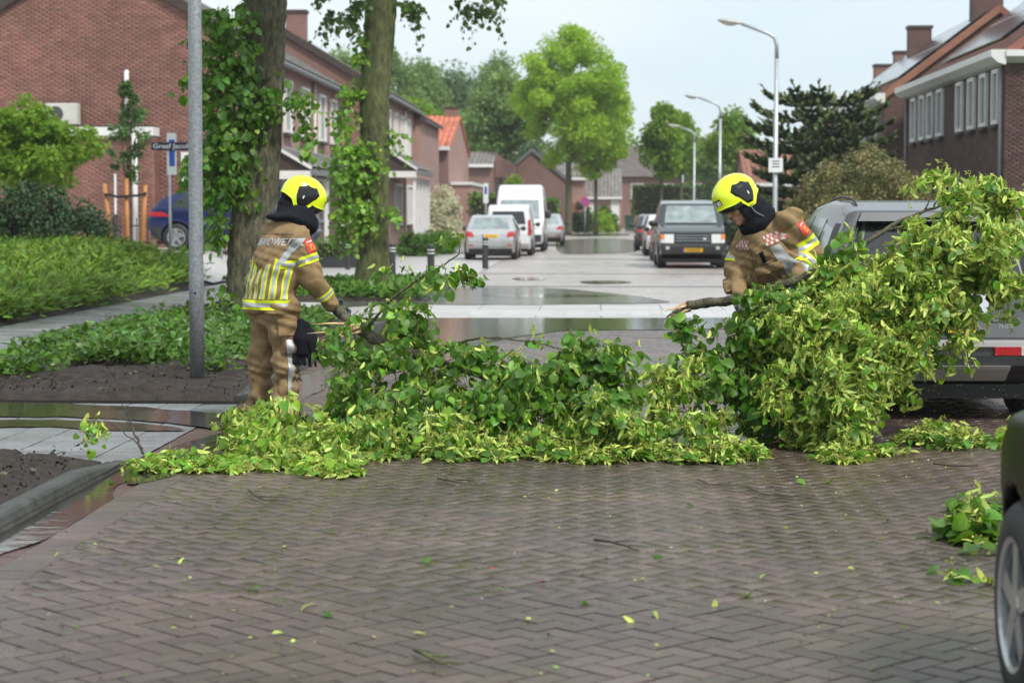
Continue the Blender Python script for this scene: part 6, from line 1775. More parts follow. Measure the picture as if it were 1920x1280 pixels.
    hand(root, 'glove', np.array(wrL) + (-.01, -.03, -.02), (-.25, -.75, -.45), (1, 0, .4), (0, .3, -.9), M('glove_grey'), .0135)
firefighter_left()
firefighter_right()
# ================================================================== CARS
def poly_sdf(px, pz, poly):
    P = np.array(poly, float); n = len(P)
    d = np.full(np.broadcast(px, pz).shape, 1e9); sgn = np.ones(d.shape)
    for i in range(n):
        a, b = P[i], P[(i + 1) % n]; e = b - a
        wx, wz = px - a[0], pz - a[1]
        t = np.clip((wx * e[0] + wz * e[1]) / (e @ e), 0, 1)
        d = np.minimum(d, (wx - e[0] * t)**2 + (wz - e[1] * t)**2)
        c1 = pz >= a[1]; c2 = pz < b[1]; c3 = e[0] * wz > e[1] * wx
        flip = (c1 & c2 & c3) | (~c1 & ~c2 & ~c3)
        sgn = np.where(flip, -sgn, sgn)
    return sgn * np.sqrt(d)
class Car:
    """local frame: x forward from the rear bumper, y to the left, z up"""
    def __init__(s, name, label, loc, rz, prof, W, belt, H, tumble, wheels, wr_, paint, h=.03, rnd=.09, taper=(.10, .10), cat='car', group=None, arch=.05, under=.22, waist=.02, ww=.2, rim='alloy', spokes=5, nose_pow=3.0):
        s.root = thing(name, label, cat, loc, rz, group); s.prof = prof; s.W = W; s.wheels = wheels; s.wr = wr_
        L = max(p[0] for p in prof); s.L = L; s.H = H
        def hw(x, z):
            u = np.clip(np.abs(x - L / 2) / (L / 2), 0, 1); tp = np.where(x < L / 2, taper[0], taper[1])
            w = W / 2 - tp * u**nose_pow
            w = w - tumble * np.clip((z - belt) / (H - belt), 0, 1)**1.15 - waist * np.clip((belt - .25 - z) / .3, 0, 1) - .012 * np.clip(1 - np.abs(z - belt + .03) / .05, 0, 1) * -1
            return w
        s.hw = hw
        def f(x, y, z):
            d = smax(poly_sdf(x, z, prof), np.abs(y) - hw(x, z), rnd)
            for xw in wheels:
                c = np.maximum(np.sqrt((x - xw)**2 + (z - wr_)**2) - (wr_ + arch), (W / 2 - ww - .1) - np.abs(y))
                d = np.maximum(d, -c)
            return d
        s.f = f
        def fgrid(x, y, z):
            xx, zz = x[:, :, 0], z[:, 0, :]
            d2 = poly_sdf(xx, zz, prof)[:, None, :]; w2 = hw(xx, zz)[:, None, :]
            d = smax(d2, np.abs(y) - w2, rnd)
            for xw in wheels:
                c2 = (np.sqrt((xx - xw)**2 + (zz - wr_)**2) - (wr_ + arch))[:, None, :]
                d = np.maximum(d, -np.maximum(c2, (W / 2 - ww - .1) - np.abs(y)))
            return d
        s.body = sdf_obj('body', fgrid, (-.06, -W / 2 - .06, .08), (L + .06, W / 2 + .06, H + .08), h, M(paint), s.root)
        for xw in wheels:
            for sg in (1, -1): s.wheel(xw, sg, ww, rim, spokes)
        MB().box(.25, L - .25, -W / 2 + .16, W / 2 - .16, under - .06, under + .05).build('underbody', M('black'), s.root)
    def wheel(s, xw, sg, ww, rim, spokes):
        r = s.wr; yo = sg * (s.W / 2 - .015)
        fn = lambda rr, h, c, sn: (xw + rr * c, yo - sg * h, r + rr * sn)
        ty = MB().lathe([(r * .64, .0), (r * .72, -.006), (r * .93, .004), (r, .03), (r, ww - .02), (r * .93, ww), (r * .62, ww)], 32, fn).build('wheel', M('tyre'), s.root, smooth=True)
        g = MB().lathe([(r * .65, .0), (r * .62, .012), (r * .60, .05), (.001, .06)], 32, fn)
        g.build('rim', M('alloy_dark'), ty, smooth=True)
        g = MB()
        for k in range(spokes):
            a = 2 * math.pi * k / spokes + .3
            for w0, w1 in ((.20, .11),):
                u = np.array((math.cos(a), math.sin(a))); v = np.array((-math.sin(a), math.cos(a)))
                q = [(.08, -w1), (.63, -w0 * .55), (.63, w0 * .55), (.08, w1)]
                vs = [fn(1, 0, 0, 0)] * 0
                for hh in (.008, .045):
                    for (t, o) in q:
                        c = u * t * r + v * o * r; vs.append((xw + c[0], yo - sg * hh, r + c[1]))
                g.raw(vs, [(0,1,2,3), (7,6,5,4), (0,4,5,1), (1,5,6,2), (2,6,7,3), (3,7,4,0)])
        g.lathe([(.001, .004), (r * .14, .006), (r * .16, .04)], 16, fn); g.lathe([(r * .655, -.004), (r * .60, .004), (r * .595, .03)], 32, fn)
        g.build('spokes', M(rim), ty)
    def _patch(s, O, D, name, m, off, parent, tmax=1.4):
        # rays start outside and run inwards: first entry
        lo = np.zeros(O.shape[:2]); hi = np.full(O.shape[:2], tmax); got = np.zeros(O.shape[:2], bool)
        ts = np.linspace(0, tmax, 64)
        for a, b in zip(ts[:-1], ts[1:]):
            p = O + D * b; d = s.f(p[..., 0], p[..., 1], p[..., 2]); k = (d < 0) & ~got
            lo[k] = a; hi[k] = b; got |= k
        for _ in range(10):
            mid = (lo + hi) / 2; p = O + D * mid[..., None]; d = s.f(p[..., 0], p[..., 1], p[..., 2])
            lo = np.where(d < 0, lo, mid); hi = np.where(d < 0, mid, hi)
        if not got.all():
            t = (lo + hi) / 2; t = np.where(got, t, np.median(t[got]) if got.any() else tmax); lo = hi = t
        G = O + D * ((lo + hi) / 2 - off)[..., None]; g = MB().grid(G)
        Gi = G + D * (off + .01)
        for a, b in ((G[0], Gi[0]), (Gi[-1], G[-1]), (Gi[:, 0], G[:, 0]), (G[:, -1], Gi[:, -1])): g.grid(np.stack([a, b], 1))
        return g.build(name, M(m), parent or s.body)
    @staticmethod
    def quad(q, n):
        q = np.array(q, float); u = np.linspace(0, 1, n[0])[:, None, None]; v = np.linspace(0, 1, n[1])[None, :, None]
        return (q[0] * (1 - u) + q[1] * u) * (1 - v) + (q[3] * (1 - u) + q[2] * u) * v
    def side(s, q, name, m, off=.006, sides=(1, -1), n=(12, 8), parent=None):       # q: 4 points (x, z)
        out = []
        for sg in sides:
            U = Car.quad(q, n); O = np.stack([U[..., 0], np.full(U.shape[:2], sg * (s.W / 2 + .15)), U[..., 1]], -1)
            D = np.zeros_like(O); D[..., 1] = -sg; out.append(s._patch(O, D, name, m, off, parent))
        return out
    def end(s, q, name, m, rear=True, off=.006, n=(16, 8), mirror=False, parent=None):   # q: 4 points (y, z)
        out = []
        for sg in ((1, -1) if mirror else (1,)):
            U = Car.quad(q, n); O = np.stack([np.full(U.shape[:2], -.1 if rear else s.L + .1), sg * U[..., 0], U[..., 1]], -1)
            D = np.zeros_like(O); D[..., 0] = 1 if rear else -1; out.append(s._patch(O, D, name, m, off, parent, 2.2))
        return out
    def plate(s, y0, y1, z0, z1, text, rear=True, off=.016):
        p = s.end([(y0, z0), (y1, z0), (y1, z1), (y0, z1)], 'number_plate', 'plate_yellow', rear, off, (3, 3))[0]
        lft = y1 if rear else y0
        yb = (y1, y1 - .045) if rear else (y0, y0 + .045)
        s.end([(yb[0], z0), (yb[1], z0), (yb[1], z1), (yb[0], z1)], 'country_band', 'plate_blue', rear, off + .003, (3, 3), parent=p)
        V = np.array([v.co for v in p.data.vertices]); xx = V[:9, 0].min() if rear else V[:9, 0].max()
        text_mesh(text, (z1 - z0) * .85, 'black', p, (xx - .005 if rear else xx + .005, (y0 + y1) / 2 + (-.02 if rear else .02), (z0 + z1) / 2), (rad(90), 0, rad(-90 if rear else 90)), align='CENTER', sx=.95, ext=.001)
        return p
    def mirrors(s, x, z, m='plastic_dark', y=None, sz=(.11, .1, .14)):
        for sg in (1, -1):
            y0 = sg * ((y or s.W / 2) + .10)
            f = lambda X, Y, Z: ellip(X, Y, Z, (x, y0, z), np.eye(3), (sz[0], sz[1], sz[2] * .6))
            sdf_obj('mirror', f, (x - .2, y0 - .2, z - .2), (x + .2, y0 + .2, z + .2), .025, M(m), s.root)

UP = rad(90)      # facing up the street (+Y)
DN = rad(-90)     # facing the viewer
# ---- grey SUV behind the dragged branch
prof = [(.02, .42), (.0, .62), (.05, .78), (.10, 1.05), (.28, 1.42), (.40, 1.60), (.9, 1.665), (1.7, 1.685), (2.5, 1.64), (3.0, 1.46), (3.5, 1.12), (4.2, 1.02), (4.6, .84), (4.68, .6), (4.62, .3), (4.3, .24), (.35, .24)]
suv = Car('parked_suv', 'dark grey metallic SUV parked behind the flowering branch', (2.62, 15.15, 0), UP, prof, 1.82, 1.03, 1.685, .26, (.92, 3.6), .345, 'paint_grey', h=.017, rnd=.06, taper=(.07, .12))
suv.end([(-.62, 1.10), (.62, 1.10), (.53, 1.50), (-.53, 1.50)], 'rear_window', 'glass_wet', off=.006, n=(24, 12))
suv.end([(-.60, 1.52), (.60, 1.52), (.57, 1.585), (-.57, 1.585)], 'spoiler', 'paint_grey', off=.10, n=(20, 4))
suv.end([(.64, 1.07), (.70, 1.07), (.60, 1.52), (.56, 1.52)], 'pillar_trim', 'black_gloss', off=.004, n=(4, 10), mirror=True)
suv.end([(-.34, .80), (.34, .80), (.38, .97), (-.38, .97)], 'handle_recess', 'chrome', off=.02, n=(10, 6))
suv.end([(-.80, .575), (.80, .575), (.80, .625), (-.80, .625)], 'bumper_strip', 'paint_silverrim', off=.02, n=(30, 3))
suv.end([(.40, .51), (.60, .51), (.60, .575), (.40, .575)], 'reflector', 'lamp_red', off=.025, n=(6, 3), mirror=True)
suv.end([(.60, .51), (.76, .51), (.76, .575), (.60, .575)], 'reversing_lamp', 'lamp_clear', off=.025, n=(6, 3), mirror=True)
suv.end([(-.82, .36), (.82, .36), (.82, .505), (-.82, .505)], 'bumper', 'plastic_dark', off=.022, n=(30, 5))
suv.end([(-.52, .30), (.52, .30), (.52, .43), (-.52, .43)], 'skid_plate', 'paint_silverrim', off=.05, n=(20, 6))
suv.end([(.72, .86), (.86, .86), (.82, 1.02), (.70, 1.02)], 'tail_lamp', 'lamp_red', off=.014, n=(8, 6), mirror=True)
suv.end([(-.70, .635), (.70, .635), (.70, .645), (-.70, .645)], 'shut_line', 'black', off=.002, n=(30, 2))
suv.end([(.70, .645), (.706, .645), (.706, 1.0), (.70, 1.0)], 'shut_line', 'black', off=.002, n=(2, 10), mirror=True)
suv.plate(-.26, .26, .68, .79, 'RX-912-T')
b = suv.body
for tx, zz in (('OUTLANDER', .775), ('PHEV', .725)):
    t = text_mesh(tx, .042 if tx == 'PHEV' else .031, 'chrome', b, (.032, -.49, zz), (rad(90), 0, rad(-90)), ext=.003, align='CENTER', sx=1.15, bold=.0015)
suv.side([(.55, 1.06), (1.25, 1.06), (1.25, 1.50), (.75, 1.46)], 'quarter_window', 'glass_wet'); suv.side([(1.30, 1.06), (2.2, 1.06), (2.15, 1.55), (1.30, 1.53)], 'side_window', 'glass_wet'); suv.side([(2.26, 1.06), (3.12, 1.06), (2.62, 1.50), (2.21, 1.55)], 'side_window', 'glass_wet')
for sg in (1, -1):
    MB().tube([(.7, sg * .555, 1.64), (.9, sg * .56, 1.69), (1.6, sg * .565, 1.715), (2.3, sg * .56, 1.69), (2.5, sg * .55, 1.62)], [.008, .011, .011, .011, .008], 8).build('roof_rail', M('plastic_dark'), b, smooth=True)
MB().tube([(.62, -.12, 1.645), (.60, -.12, 1.665), (.50, -.12, 1.79)], [.03, .014, .006], 8).build('antenna', M('rubber'), b)
suv.end([(-.58, 1.0), (.58, 1.0), (.5, 1.42), (-.5, 1.42)], 'windscreen', 'glass_dark', rear=False)
suv.mirrors(3.0, 1.08, 'paint_grey'); suv.side([(.34, 1.04), (.56, 1.04), (.76, 1.5), (.52, 1.5)], 'pillar_trim', 'plastic_dark', .004)

# ---- dark car at the right edge of the picture
prof = [(.0, .5), (.02, .8), (.2, .98), (.75, 1.38), (1.3, 1.47), (2.0, 1.45), (2.9, 1.05), (3.6, .95), (4.05, .82), (4.2, .6), (4.18, .32), (3.9, .2), (.3, .22)]
nc = Car('parked_car', 'dark green-black car cut off by the picture edge in the foreground', (2.24, 3.02, 0), UP, prof, 1.82, .95, 1.47, .22, (.75, 3.38), .335, 'paint_near', h=.018, rnd=.12, taper=(.1, .20), spokes=5, nose_pow=6.0)
nc.side([(1.0, 1.0), (1.85, 1.0), (1.85, 1.36), (1.2, 1.34)], 'side_window', 'glass_dark'); nc.side([(1.92, 1.0), (2.75, 1.0), (2.2, 1.32), (1.92, 1.36)], 'side_window', 'glass_dark')
nc.end([(-.6, 1.0), (.6, 1.0), (.5, 1.34), (-.5, 1.34)], 'windscreen', 'glass_dark', rear=False); nc.end([(-.58, 1.05), (.58, 1.05), (.5, 1.34), (-.5, 1.34)], 'rear_window', 'glass_dark')
nc.end([(.40, .62), (.74, .64), (.72, .76), (.42, .72)], 'headlight', 'lamp_clear', rear=False, mirror=True, off=.01); nc.end([(-.45, .35), (.45, .35), (.45, .55), (-.45, .55)], 'grille', 'black_gloss', rear=False, off=.012)
nc.side([(2.94, .32), (2.95, .32), (2.9, .94), (2.89, .94)], 'shut_line', 'black', .002, n=(2, 10)); nc.mirrors(2.15, 1.02, 'paint_near')
nc.plate(-.26, .26, .36, .47, 'KT-481-P', rear=False)

def simple_car(name, label, x, y, rz, prof, W, belt, H, tumble, wheels, r, paint, **kw):
    return Car(name, label, (x, y, 0), rz, prof, W, belt, H, tumble, wheels, r, paint, cat=kw.pop('cat', 'car'), **kw)
hatch = [(.03, .45), (.0, .62), (.06, .86), (.20, 1.02), (.55, 1.38), (.95, 1.455), (1.9, 1.46), (2.5, 1.36), (3.2, .98), (3.9, .86), (4.12, .68), (4.15, .42), (4.0, .22), (.3, .22)]
def hatch_details(c, rear_view, lamp_z=(.72, .88), plate=None):
    c.end([(-.62, 1.01), (.62, 1.01), (.52, 1.37), (-.52, 1.37)], 'rear_window', 'windscreen'); c.end([(-.60, 1.0), (.60, 1.0), (.50, 1.36), (-.50, 1.36)], 'windscreen', 'glass_dark', rear=False)
    c.side([(.62, 1.0), (1.15, .99), (1.15, 1.36), (.85, 1.36)], 'quarter_window', 'glass_dark'); c.side([(1.2, .99), (2.0, .98), (1.95, 1.38), (1.2, 1.37)], 'side_window', 'glass_dark'); c.side([(2.06, .98), (2.95, .97), (2.4, 1.32), (2.0, 1.38)], 'side_window', 'glass_dark')
    c.end([(.52, lamp_z[0]), (.80, lamp_z[0] + .03), (.76, lamp_z[1] + .04), (.58, lamp_z[1])], 'tail_lamp', 'lamp_red', mirror=True, off=.012); c.end([(.55, .46), (.72, .46), (.72, .5), (.55, .5)], 'reflector', 'lamp_red', mirror=True, off=.012)
    c.end([(.42, .60), (.74, .63), (.72, .76), (.46, .72)], 'headlight', 'lamp_clear', rear=False, mirror=True, off=.012); c.end([(-.5, .34), (.5, .34), (.46, .56), (-.46, .56)], 'grille', 'black_gloss', rear=False, off=.012)
    c.end([(-.7, .26), (.7, .26), (.72, .36), (-.72, .36)], 'bumper_trim', 'plastic_dark', off=.01); c.mirrors(2.75, 1.0)
c = simple_car('parked_car', 'silver hatchback seen from behind at the head of the left parking row', at(920, 395, 65).x, 64.6, UP, hatch, 1.76, .96, 1.46, .22, (.75, 3.35), .31, 'paint_silver')
hatch_details(c, True, (.74, .90)); c.plate(-.26, .26, .72, .83, '41-TZ-LB'); c.end([(-.5, .68), (.5, .68), (.42, .88), (-.42, .88)], 'plate_recess', 'paint_silver', off=.006)
# white small van (rear)
pv_ = [(.0, .42), (.0, .8), (.06, 1.2), (.16, 1.62), (.4, 1.78), (1.5, 1.82), (2.3, 1.78), (2.7, 1.6), (3.2, 1.12), (3.8, .98), (4.1, .8), (4.15, .4), (4.0, .22), (.3, .22)]
c = simple_car('parked_van', 'small white panel van tucked behind the silver hatchback', at(954, 395, 71).x, 70.4, UP, pv_, 1.74, 1.05, 1.82, .12, (.8, 3.3), .31, 'paint_white', cat='van')
c.end([(-.62, 1.12), (.62, 1.12), (.55, 1.58), (-.55, 1.58)], 'rear_window', 'glass_dark'); c.end([(.70, .72), (.84, .72), (.78, 1.28), (.70, 1.28)], 'tail_lamp', 'lamp_red', mirror=True, off=.014); c.side([(2.0, 1.08), (2.9, 1.08), (2.5, 1.6), (2.0, 1.62)], 'side_window', 'glass_dark')
c.end([(-.62, 1.06), (.62, 1.06), (.54, 1.6), (-.54, 1.6)], 'windscreen', 'glass_dark', rear=False); c.plate(-.26, .26, .62, .73, '8-VTK-30'); c.mirrors(2.9, 1.1)
# white high-roof van (front)
hv = [(.0, .4), (.0, 1.9), (.06, 2.5), (.25, 2.62), (3.6, 2.62), (4.25, 2.4), (4.75, 1.62), (5.05, 1.2), (5.35, 1.02), (5.48, .7), (5.45, .3), (.3, .28)]
c = simple_car('delivery_van', 'tall white high-roof van facing down the street towards the viewer', at(973, 395, 77.5).x, 83.0, DN, hv, 2.05, 1.3, 2.62, .16, (1.1, 4.55), .35, 'paint_white', cat='van', rnd=.13, taper=(.03, .12))
c.end([(-.80, 1.28), (.80, 1.28), (.74, 2.02), (-.74, 2.02)], 'windscreen', 'windscreen', rear=False, off=.01); c.end([(.56, .88), (.90, .9), (.86, 1.2), (.66, 1.16)], 'headlight', 'lamp_clear', rear=False, mirror=True, off=.014)
c.end([(-.95, .38), (.95, .38), (.95, .66), (-.95, .66)], 'bumper', 'plastic_dark', rear=False, off=.02, n=(24, 5)); c.end([(-.5, .7), (.5, .7), (.5, .86), (-.5, .86)], 'grille', 'plastic_dark', rear=False, off=.015); c.side([(3.7, 1.3), (4.75, 1.3), (4.35, 1.98), (3.7, 2.0)], 'side_window', 'glass_dark')
c.mirrors(4.55, 1.45, 'plastic_dark', sz=(.1, .11, .3)); c.end([(-.28, .48), (.28, .48), (.28, .59), (-.28, .59)], 'number_plate', 'plate_yellow', rear=False, off=.03, n=(3, 3))
c = simple_car('parked_car', 'dark blue car mostly hidden behind the tall white van', at(1023, 395, 92).x, 91, UP, hatch, 1.76, .96, 1.46, .22, (.75, 3.35), .31, 'paint_silver', group='cars parked along the kerb'); hatch_details(c, True)
c.root['label'] = 'pale car mostly hidden behind the tall white van'
# right side: boxy 4x4 facing the viewer
dv = [(.0, .42), (.0, 1.1), (.06, 1.62), (.22, 1.86), (1.0, 1.92), (2.4, 1.88), (3.05, 1.80), (3.55, 1.24), (4.35, 1.14), (4.68, 1.02), (4.76, .6), (4.7, .42), (4.2, .30), (.3, .30)]
c = simple_car('parked_suv', 'boxy dark 4x4 with orange indicators facing the viewer', at(1299, 395, 55.2).x, 59.9, DN, dv, 1.93, 1.16, 1.92, .17, (.95, 3.85), .38, 'paint_disco', h=.026, rnd=.085, taper=(.05, .07), ww=.25)
c.end([(-.74, 1.26), (.74, 1.26), (.66, 1.74), (-.66, 1.74)], 'windscreen', 'windscreen', rear=False, off=.01, n=(20, 10))
c.end([(-.95, .98), (.95, .98), (.92, 1.06), (-.92, 1.06)], 'bonnet_edge', 'paint_disco', rear=False, off=.012, n=(20, 4))
c.end([(-.50, .70), (.50, .70), (.50, .96), (-.50, .96)], 'grille', 'black_gloss', rear=False, off=.014, n=(14, 6))
for z in (.76, .83, .90): c.end([(-.48, z), (.48, z), (.48, z + .025), (-.48, z + .025)], 'grille_bar', 'alloy_dark', rear=False, off=.024, n=(12, 2))
c.end([(.52, .71), (.78, .71), (.78, .95), (.52, .95)], 'headlight', 'lamp_clear', rear=False, mirror=True, off=.018); c.end([(.79, .82), (.90, .82), (.90, .95), (.79, .95)], 'indicator', 'lamp_orange', rear=False, mirror=True, off=.02)
c.end([(.79, .71), (.90, .71), (.90, .81), (.79, .81)], 'side_lamp', 'lamp_clear', rear=False, mirror=True, off=.02)
c.end([(-.94, .40), (.94, .40), (.94, .68), (-.94, .68)], 'bumper', 'plastic_dark', rear=False, off=.025, n=(24, 5)); c.end([(.64, .53), (.74, .53), (.74, .61), (.64, .61)], 'fog_lamp', 'lamp_clear', rear=False, mirror=True, off=.034)
c.plate(-.28, .28, .46, .57, '57-JN-ZZ', rear=False, off=.04); c.end([(-.7, 1.2), (.7, 1.2), (.7, 1.225), (-.7, 1.225)], 'wiper', 'black', rear=False, off=.03, n=(14, 2))
c.end([(.29, .80), (.37, .80), (.37, .85), (.29, .85)], 'bonnet_badge', 'chrome', rear=False, off=.03, n=(3, 3))
c.side([(.4, 1.22), (1.5, 1.22), (1.5, 1.7), (.45, 1.7)], 'side_window', 'glass_dark'); c.side([(1.55, 1.22), (2.5, 1.22), (2.45, 1.72), (1.55, 1.7)], 'side_window', 'glass_dark'); c.side([(2.55, 1.22), (3.35, 1.22), (2.95, 1.7), (2.5, 1.72)], 'side_window', 'glass_dark')
c.mirrors(3.4, 1.24, 'black', sz=(.08, .13, .16))
c = simple_car('parked_car', 'bright red hatchback peeping out behind the boxy 4x4', 2.66, 62.6, UP, hatch, 1.72, .96, 1.46, .22, (.75, 3.35), .31, 'paint_red', group='cars parked along the kerb'); hatch_details(c, True)
c = simple_car('parked_car', 'white hatchback beyond the red car', 2.62, 70.5, UP, hatch, 1.76, .96, 1.5, .2, (.75, 3.35), .31, 'paint_white', group='cars parked along the kerb'); hatch_details(c, True)
c = simple_car('parked_car', 'dark hatchback farthest along the right kerb', 2.5, 80, UP, hatch, 1.76, .96, 1.5, .2, (.75, 3.35), .31, 'paint_disco', group='cars parked along the kerb'); hatch_details(c, True)
# blue SUV before the gable, seen from the side
bs = [(.03, .5), (.0, .75), (.06, 1.0), (.35, 1.34), (.8, 1.52), (1.5, 1.585), (2.2, 1.54), (2.9, 1.14), (3.9, 1.0), (4.25, .82), (4.33, .5), (4.2, .26), (.35, .26)]
xb0 = at(280, 430, 51.0).x
c = Car('parked_suv', 'dark blue compact SUV parked side-on before the brick gable', (xb0, 51.5, .57), 0.0, bs, 1.82, 1.05, 1.585, .22, (.78, 3.4), .35, 'paint_blue', h=.03, rnd=.11, taper=(.14, .16))
c.side([(.62, 1.10), (1.2, 1.08), (1.2, 1.44), (.95, 1.42)], 'quarter_window', 'glass_dark'); c.side([(1.25, 1.08), (2.05, 1.07), (2.0, 1.47), (1.25, 1.45)], 'side_window', 'glass_dark'); c.side([(2.1, 1.07), (2.85, 1.06), (2.35, 1.4), (2.05, 1.46)], 'side_window', 'glass_dark')
c.end([(.5, .88), (.86, .88), (.84, 1.0), (.5, 1.0)], 'tail_lamp', 'lamp_red', mirror=True, off=.02); c.side([(.05, .90), (.26, .90), (.3, .99), (.12, .99)], 'tail_lamp', 'lamp_red', .012)
c.side([(.12, .3), (.44, .3), (.4, .62), (.08, .62)], 'bumper', 'plastic_dark', .008); c.side([(1.15, .28), (3.0, .28), (3.0, .4), (1.15, .4)], 'sill_trim', 'plastic_dark', .012); c.mirrors(2.7, 1.1, 'paint_blue')
# ================================================================== BROKEN LINDEN BRANCHES
def px_path(root_base, pts):
    return [np.array(at(*p)) - np.array(root_base) for p in pts]
def limb_part(root, base, pts, rr, m='bark', name='limb', n=8):
    P = px_path(base, pts)
    # resample smooth
    P = np.array(P); t = np.linspace(0, 1, len(P)); tt = np.linspace(0, 1, (len(P) - 1) * 5 + 1)
    Q = np.stack([np.interp(tt, t, P[:, i]) for i in range(3)], 1)
    for _ in range(3): Q[1:-1] = (Q[:-2] + 2 * Q[1:-1] + Q[2:]) / 4
    Q[1:-1] += rng.normal(0, .004, Q[1:-1].shape)
    r = np.interp(tt, t, rr) * (1 + rng.normal(0, .06, len(tt)))
    return MB().tube(Q, list(r), n).build(name, M(m), root, smooth=True)
def splinters(root, p, d, n, L, name='torn_end'):
    g = MB(); d = Vector(d).normalized()
    for k in range(n):
        o = Vector((random.gauss(0, .014), random.gauss(0, .014), random.gauss(0, .014))); l = L * random.uniform(.35, 1.0)
        e = Vector(p) + o * 1.6 + d * l + Vector((0, 0, random.gauss(-.02, .03)))
        q = Vector(p) + o - d * .03
        g.tube([q, q.lerp(e, .6) + Vector((0, 0, random.gauss(0, .006))), e], [.014, .008, .0015], 5)
    return g.build(name, M('torn_wood'), root)

# --- the big branch in the middle, held by the standing firefighter
bA = tuple(ground(900, 855))
A = thing('broken_branch', 'large broken linden branch lying across the road in the grip of the standing firefighter', 'branch', bA)
limb_part(A, bA, [(636, 580, 14.5), (648, 594, 14.42), (668, 614, 14.35), (722, 648, 14.2), (775, 664, 14.1), (835, 684, 14.0), (910, 705, 13.8), (1010, 735, 13.6), (1130, 775, 13.4)], [.030, .036, .042, .04, .036, .032, .026, .02, .01])
splinters(A, np.array(at(664, 612, 14.3)) - np.array(bA), (-1, -.1, -.12), 11, .33)
limb_part(A, bA, [(690, 612, 14.2), (745, 548, 14.1), (830, 497, 14.0), (862, 477, 14.0), (865, 446, 14.0)], [.012, .01, .007, .005, .002], name='twig', n=6)
limb_part(A, bA, [(720, 640, 14.2), (765, 700, 13.9), (775, 770, 13.6)], [.02, .016, .008], name='side_limb', n=6)
limb_part(A, bA, [(800, 672, 14.0), (850, 640, 13.9), (920, 632, 13.8), (1010, 642, 13.7), (1080, 664, 13.6), (1105, 676, 13.5)], [.012, .01, .008, .006, .005, .002], name='twig', n=6)
leafy(A, bA, [(722, 588, 48, 42, 14.15, .22, 30), (655, 700, 25, 85, 14.0, .2, 26), (730, 710, 70, 90, 13.9, .3, 56), (775, 570, 40, 32, 14.05, .15, 10), (845, 500, 30, 20, 14.0, .08, 3), (866, 548, 10, 18, 14.0, .05, 3),
              (745, 492, 30, 10, 14.2, .06, 3), (868, 452, 12, 12, 14.0, .05, 2), (900, 715, 105, 60, 13.7, .35, 84), (1020, 700, 105, 58, 13.6, .35, 86), (1130, 710, 60, 60, 13.5, .3, 52), (940, 660, 60, 22, 13.8, .2, 14), (1100, 650, 70, 20, 13.6, .2, 12)],
      leaf_s=.068, nleaf=8, bract=.4, length=.2, n_single=170, light=.18)
leafy(A, bA, [(680, 800, 50, 55, 13.2, .3, 34), (770, 825, 80, 34, 13.05, .3, 46), (890, 825, 90, 32, 13.0, .3, 46), (1050, 822, 100, 36, 12.95, .3, 56), (1150, 800, 50, 45, 13.0, .3, 34), (720, 850, 60, 8, 12.85, .2, 12), (940, 846, 60, 8, 12.9, .2, 12), (1090, 850, 70, 8, 12.8, .2, 16)],
      leaf_s=.058, nleaf=7, bract=2.0, length=.17, n_single=130, light=.4, bl_s=.066)

leafy(A, bA, [(720, 770, 70, 50, 13.6, .3, 44), (850, 760, 110, 50, 13.5, .35, 70), (1010, 765, 120, 48, 13.4, .35, 76), (1130, 770, 60, 45, 13.3, .3, 40)], leaf_s=.066, nleaf=8, bract=.3, length=.2, n_single=0, light=.08)

# --- the branch the leaning firefighter drags
bB = tuple(ground(1500, 868))
B = thing('broken_branch', 'big flowering linden branch held up in front of the grey car by the leaning firefighter', 'branch', bB)
limb_part(B, bB, [(1288, 573, 14.15), (1330, 568, 14.12), (1400, 560, 14.08), (1450, 543, 14.0), (1510, 518, 13.95), (1580, 492, 13.95), (1640, 440, 14.0), (1720, 400, 14.05), (1800, 372, 14.1)], [.036, .036, .034, .032, .028, .022, .017, .012, .005])
splinters(B, np.array(at(1288, 573, 14.15)) - np.array(bB), (-1, 0, -.2), 12, .17)
limb_part(B, bB, [(1292, 578, 14.15), (1262, 586, 14.14), (1246, 598, 14.13)], [.02, .012, .002], name='torn_bark', n=6)
limb_part(B, bB, [(1450, 545, 14.0), (1480, 640, 13.85), (1530, 760, 13.6), (1580, 850, 13.2)], [.022, .018, .012, .004], name='side_limb', n=6)
limb_part(B, bB, [(1420, 556, 14.05), (1380, 640, 13.9), (1320, 730, 13.7), (1290, 800, 13.4)], [.016, .013, .009, .004], name='side_limb', n=6)
limb_part(B, bB, [(1580, 492, 13.95), (1680, 560, 13.9), (1760, 620, 13.85)], [.015, .011, .004], name='side_limb', n=6)
limb_part(B, bB, [(1640, 438, 14.0), (1760, 400, 14.05), (1870, 440, 14.0), (1905, 500, 13.95)], [.012, .01, .006, .003], name='twig', n=6)
limb_part(B, bB, [(1735, 392, 14.05), (1750, 360, 14.1), (1758, 330, 14.1)], [.006, .004, .002], name='twig', n=5)
leafy(B, bB, [(1310, 640, 30, 30, 13.95, .15, 9), (1390, 540, 40, 14, 13.9, .1, 8), (1400, 600, 60, 40, 13.9, .2, 18), (1470, 540, 45, 16, 13.75, .1, 10), (1340, 690, 60, 55, 13.8, .25, 30), (1405, 690, 45, 80, 13.75, .22, 40), (1450, 640, 45, 60, 13.8, .2, 30), (1480, 740, 40, 50, 13.75, .2, 24), (1605, 472, 22, 12, 13.85, .08, 4), (1610, 425, 12, 8, 13.9, .05, 2)],
      leaf_s=.072, nleaf=8, bract=.35, length=.18, n_single=150, light=.15, droop=.5)
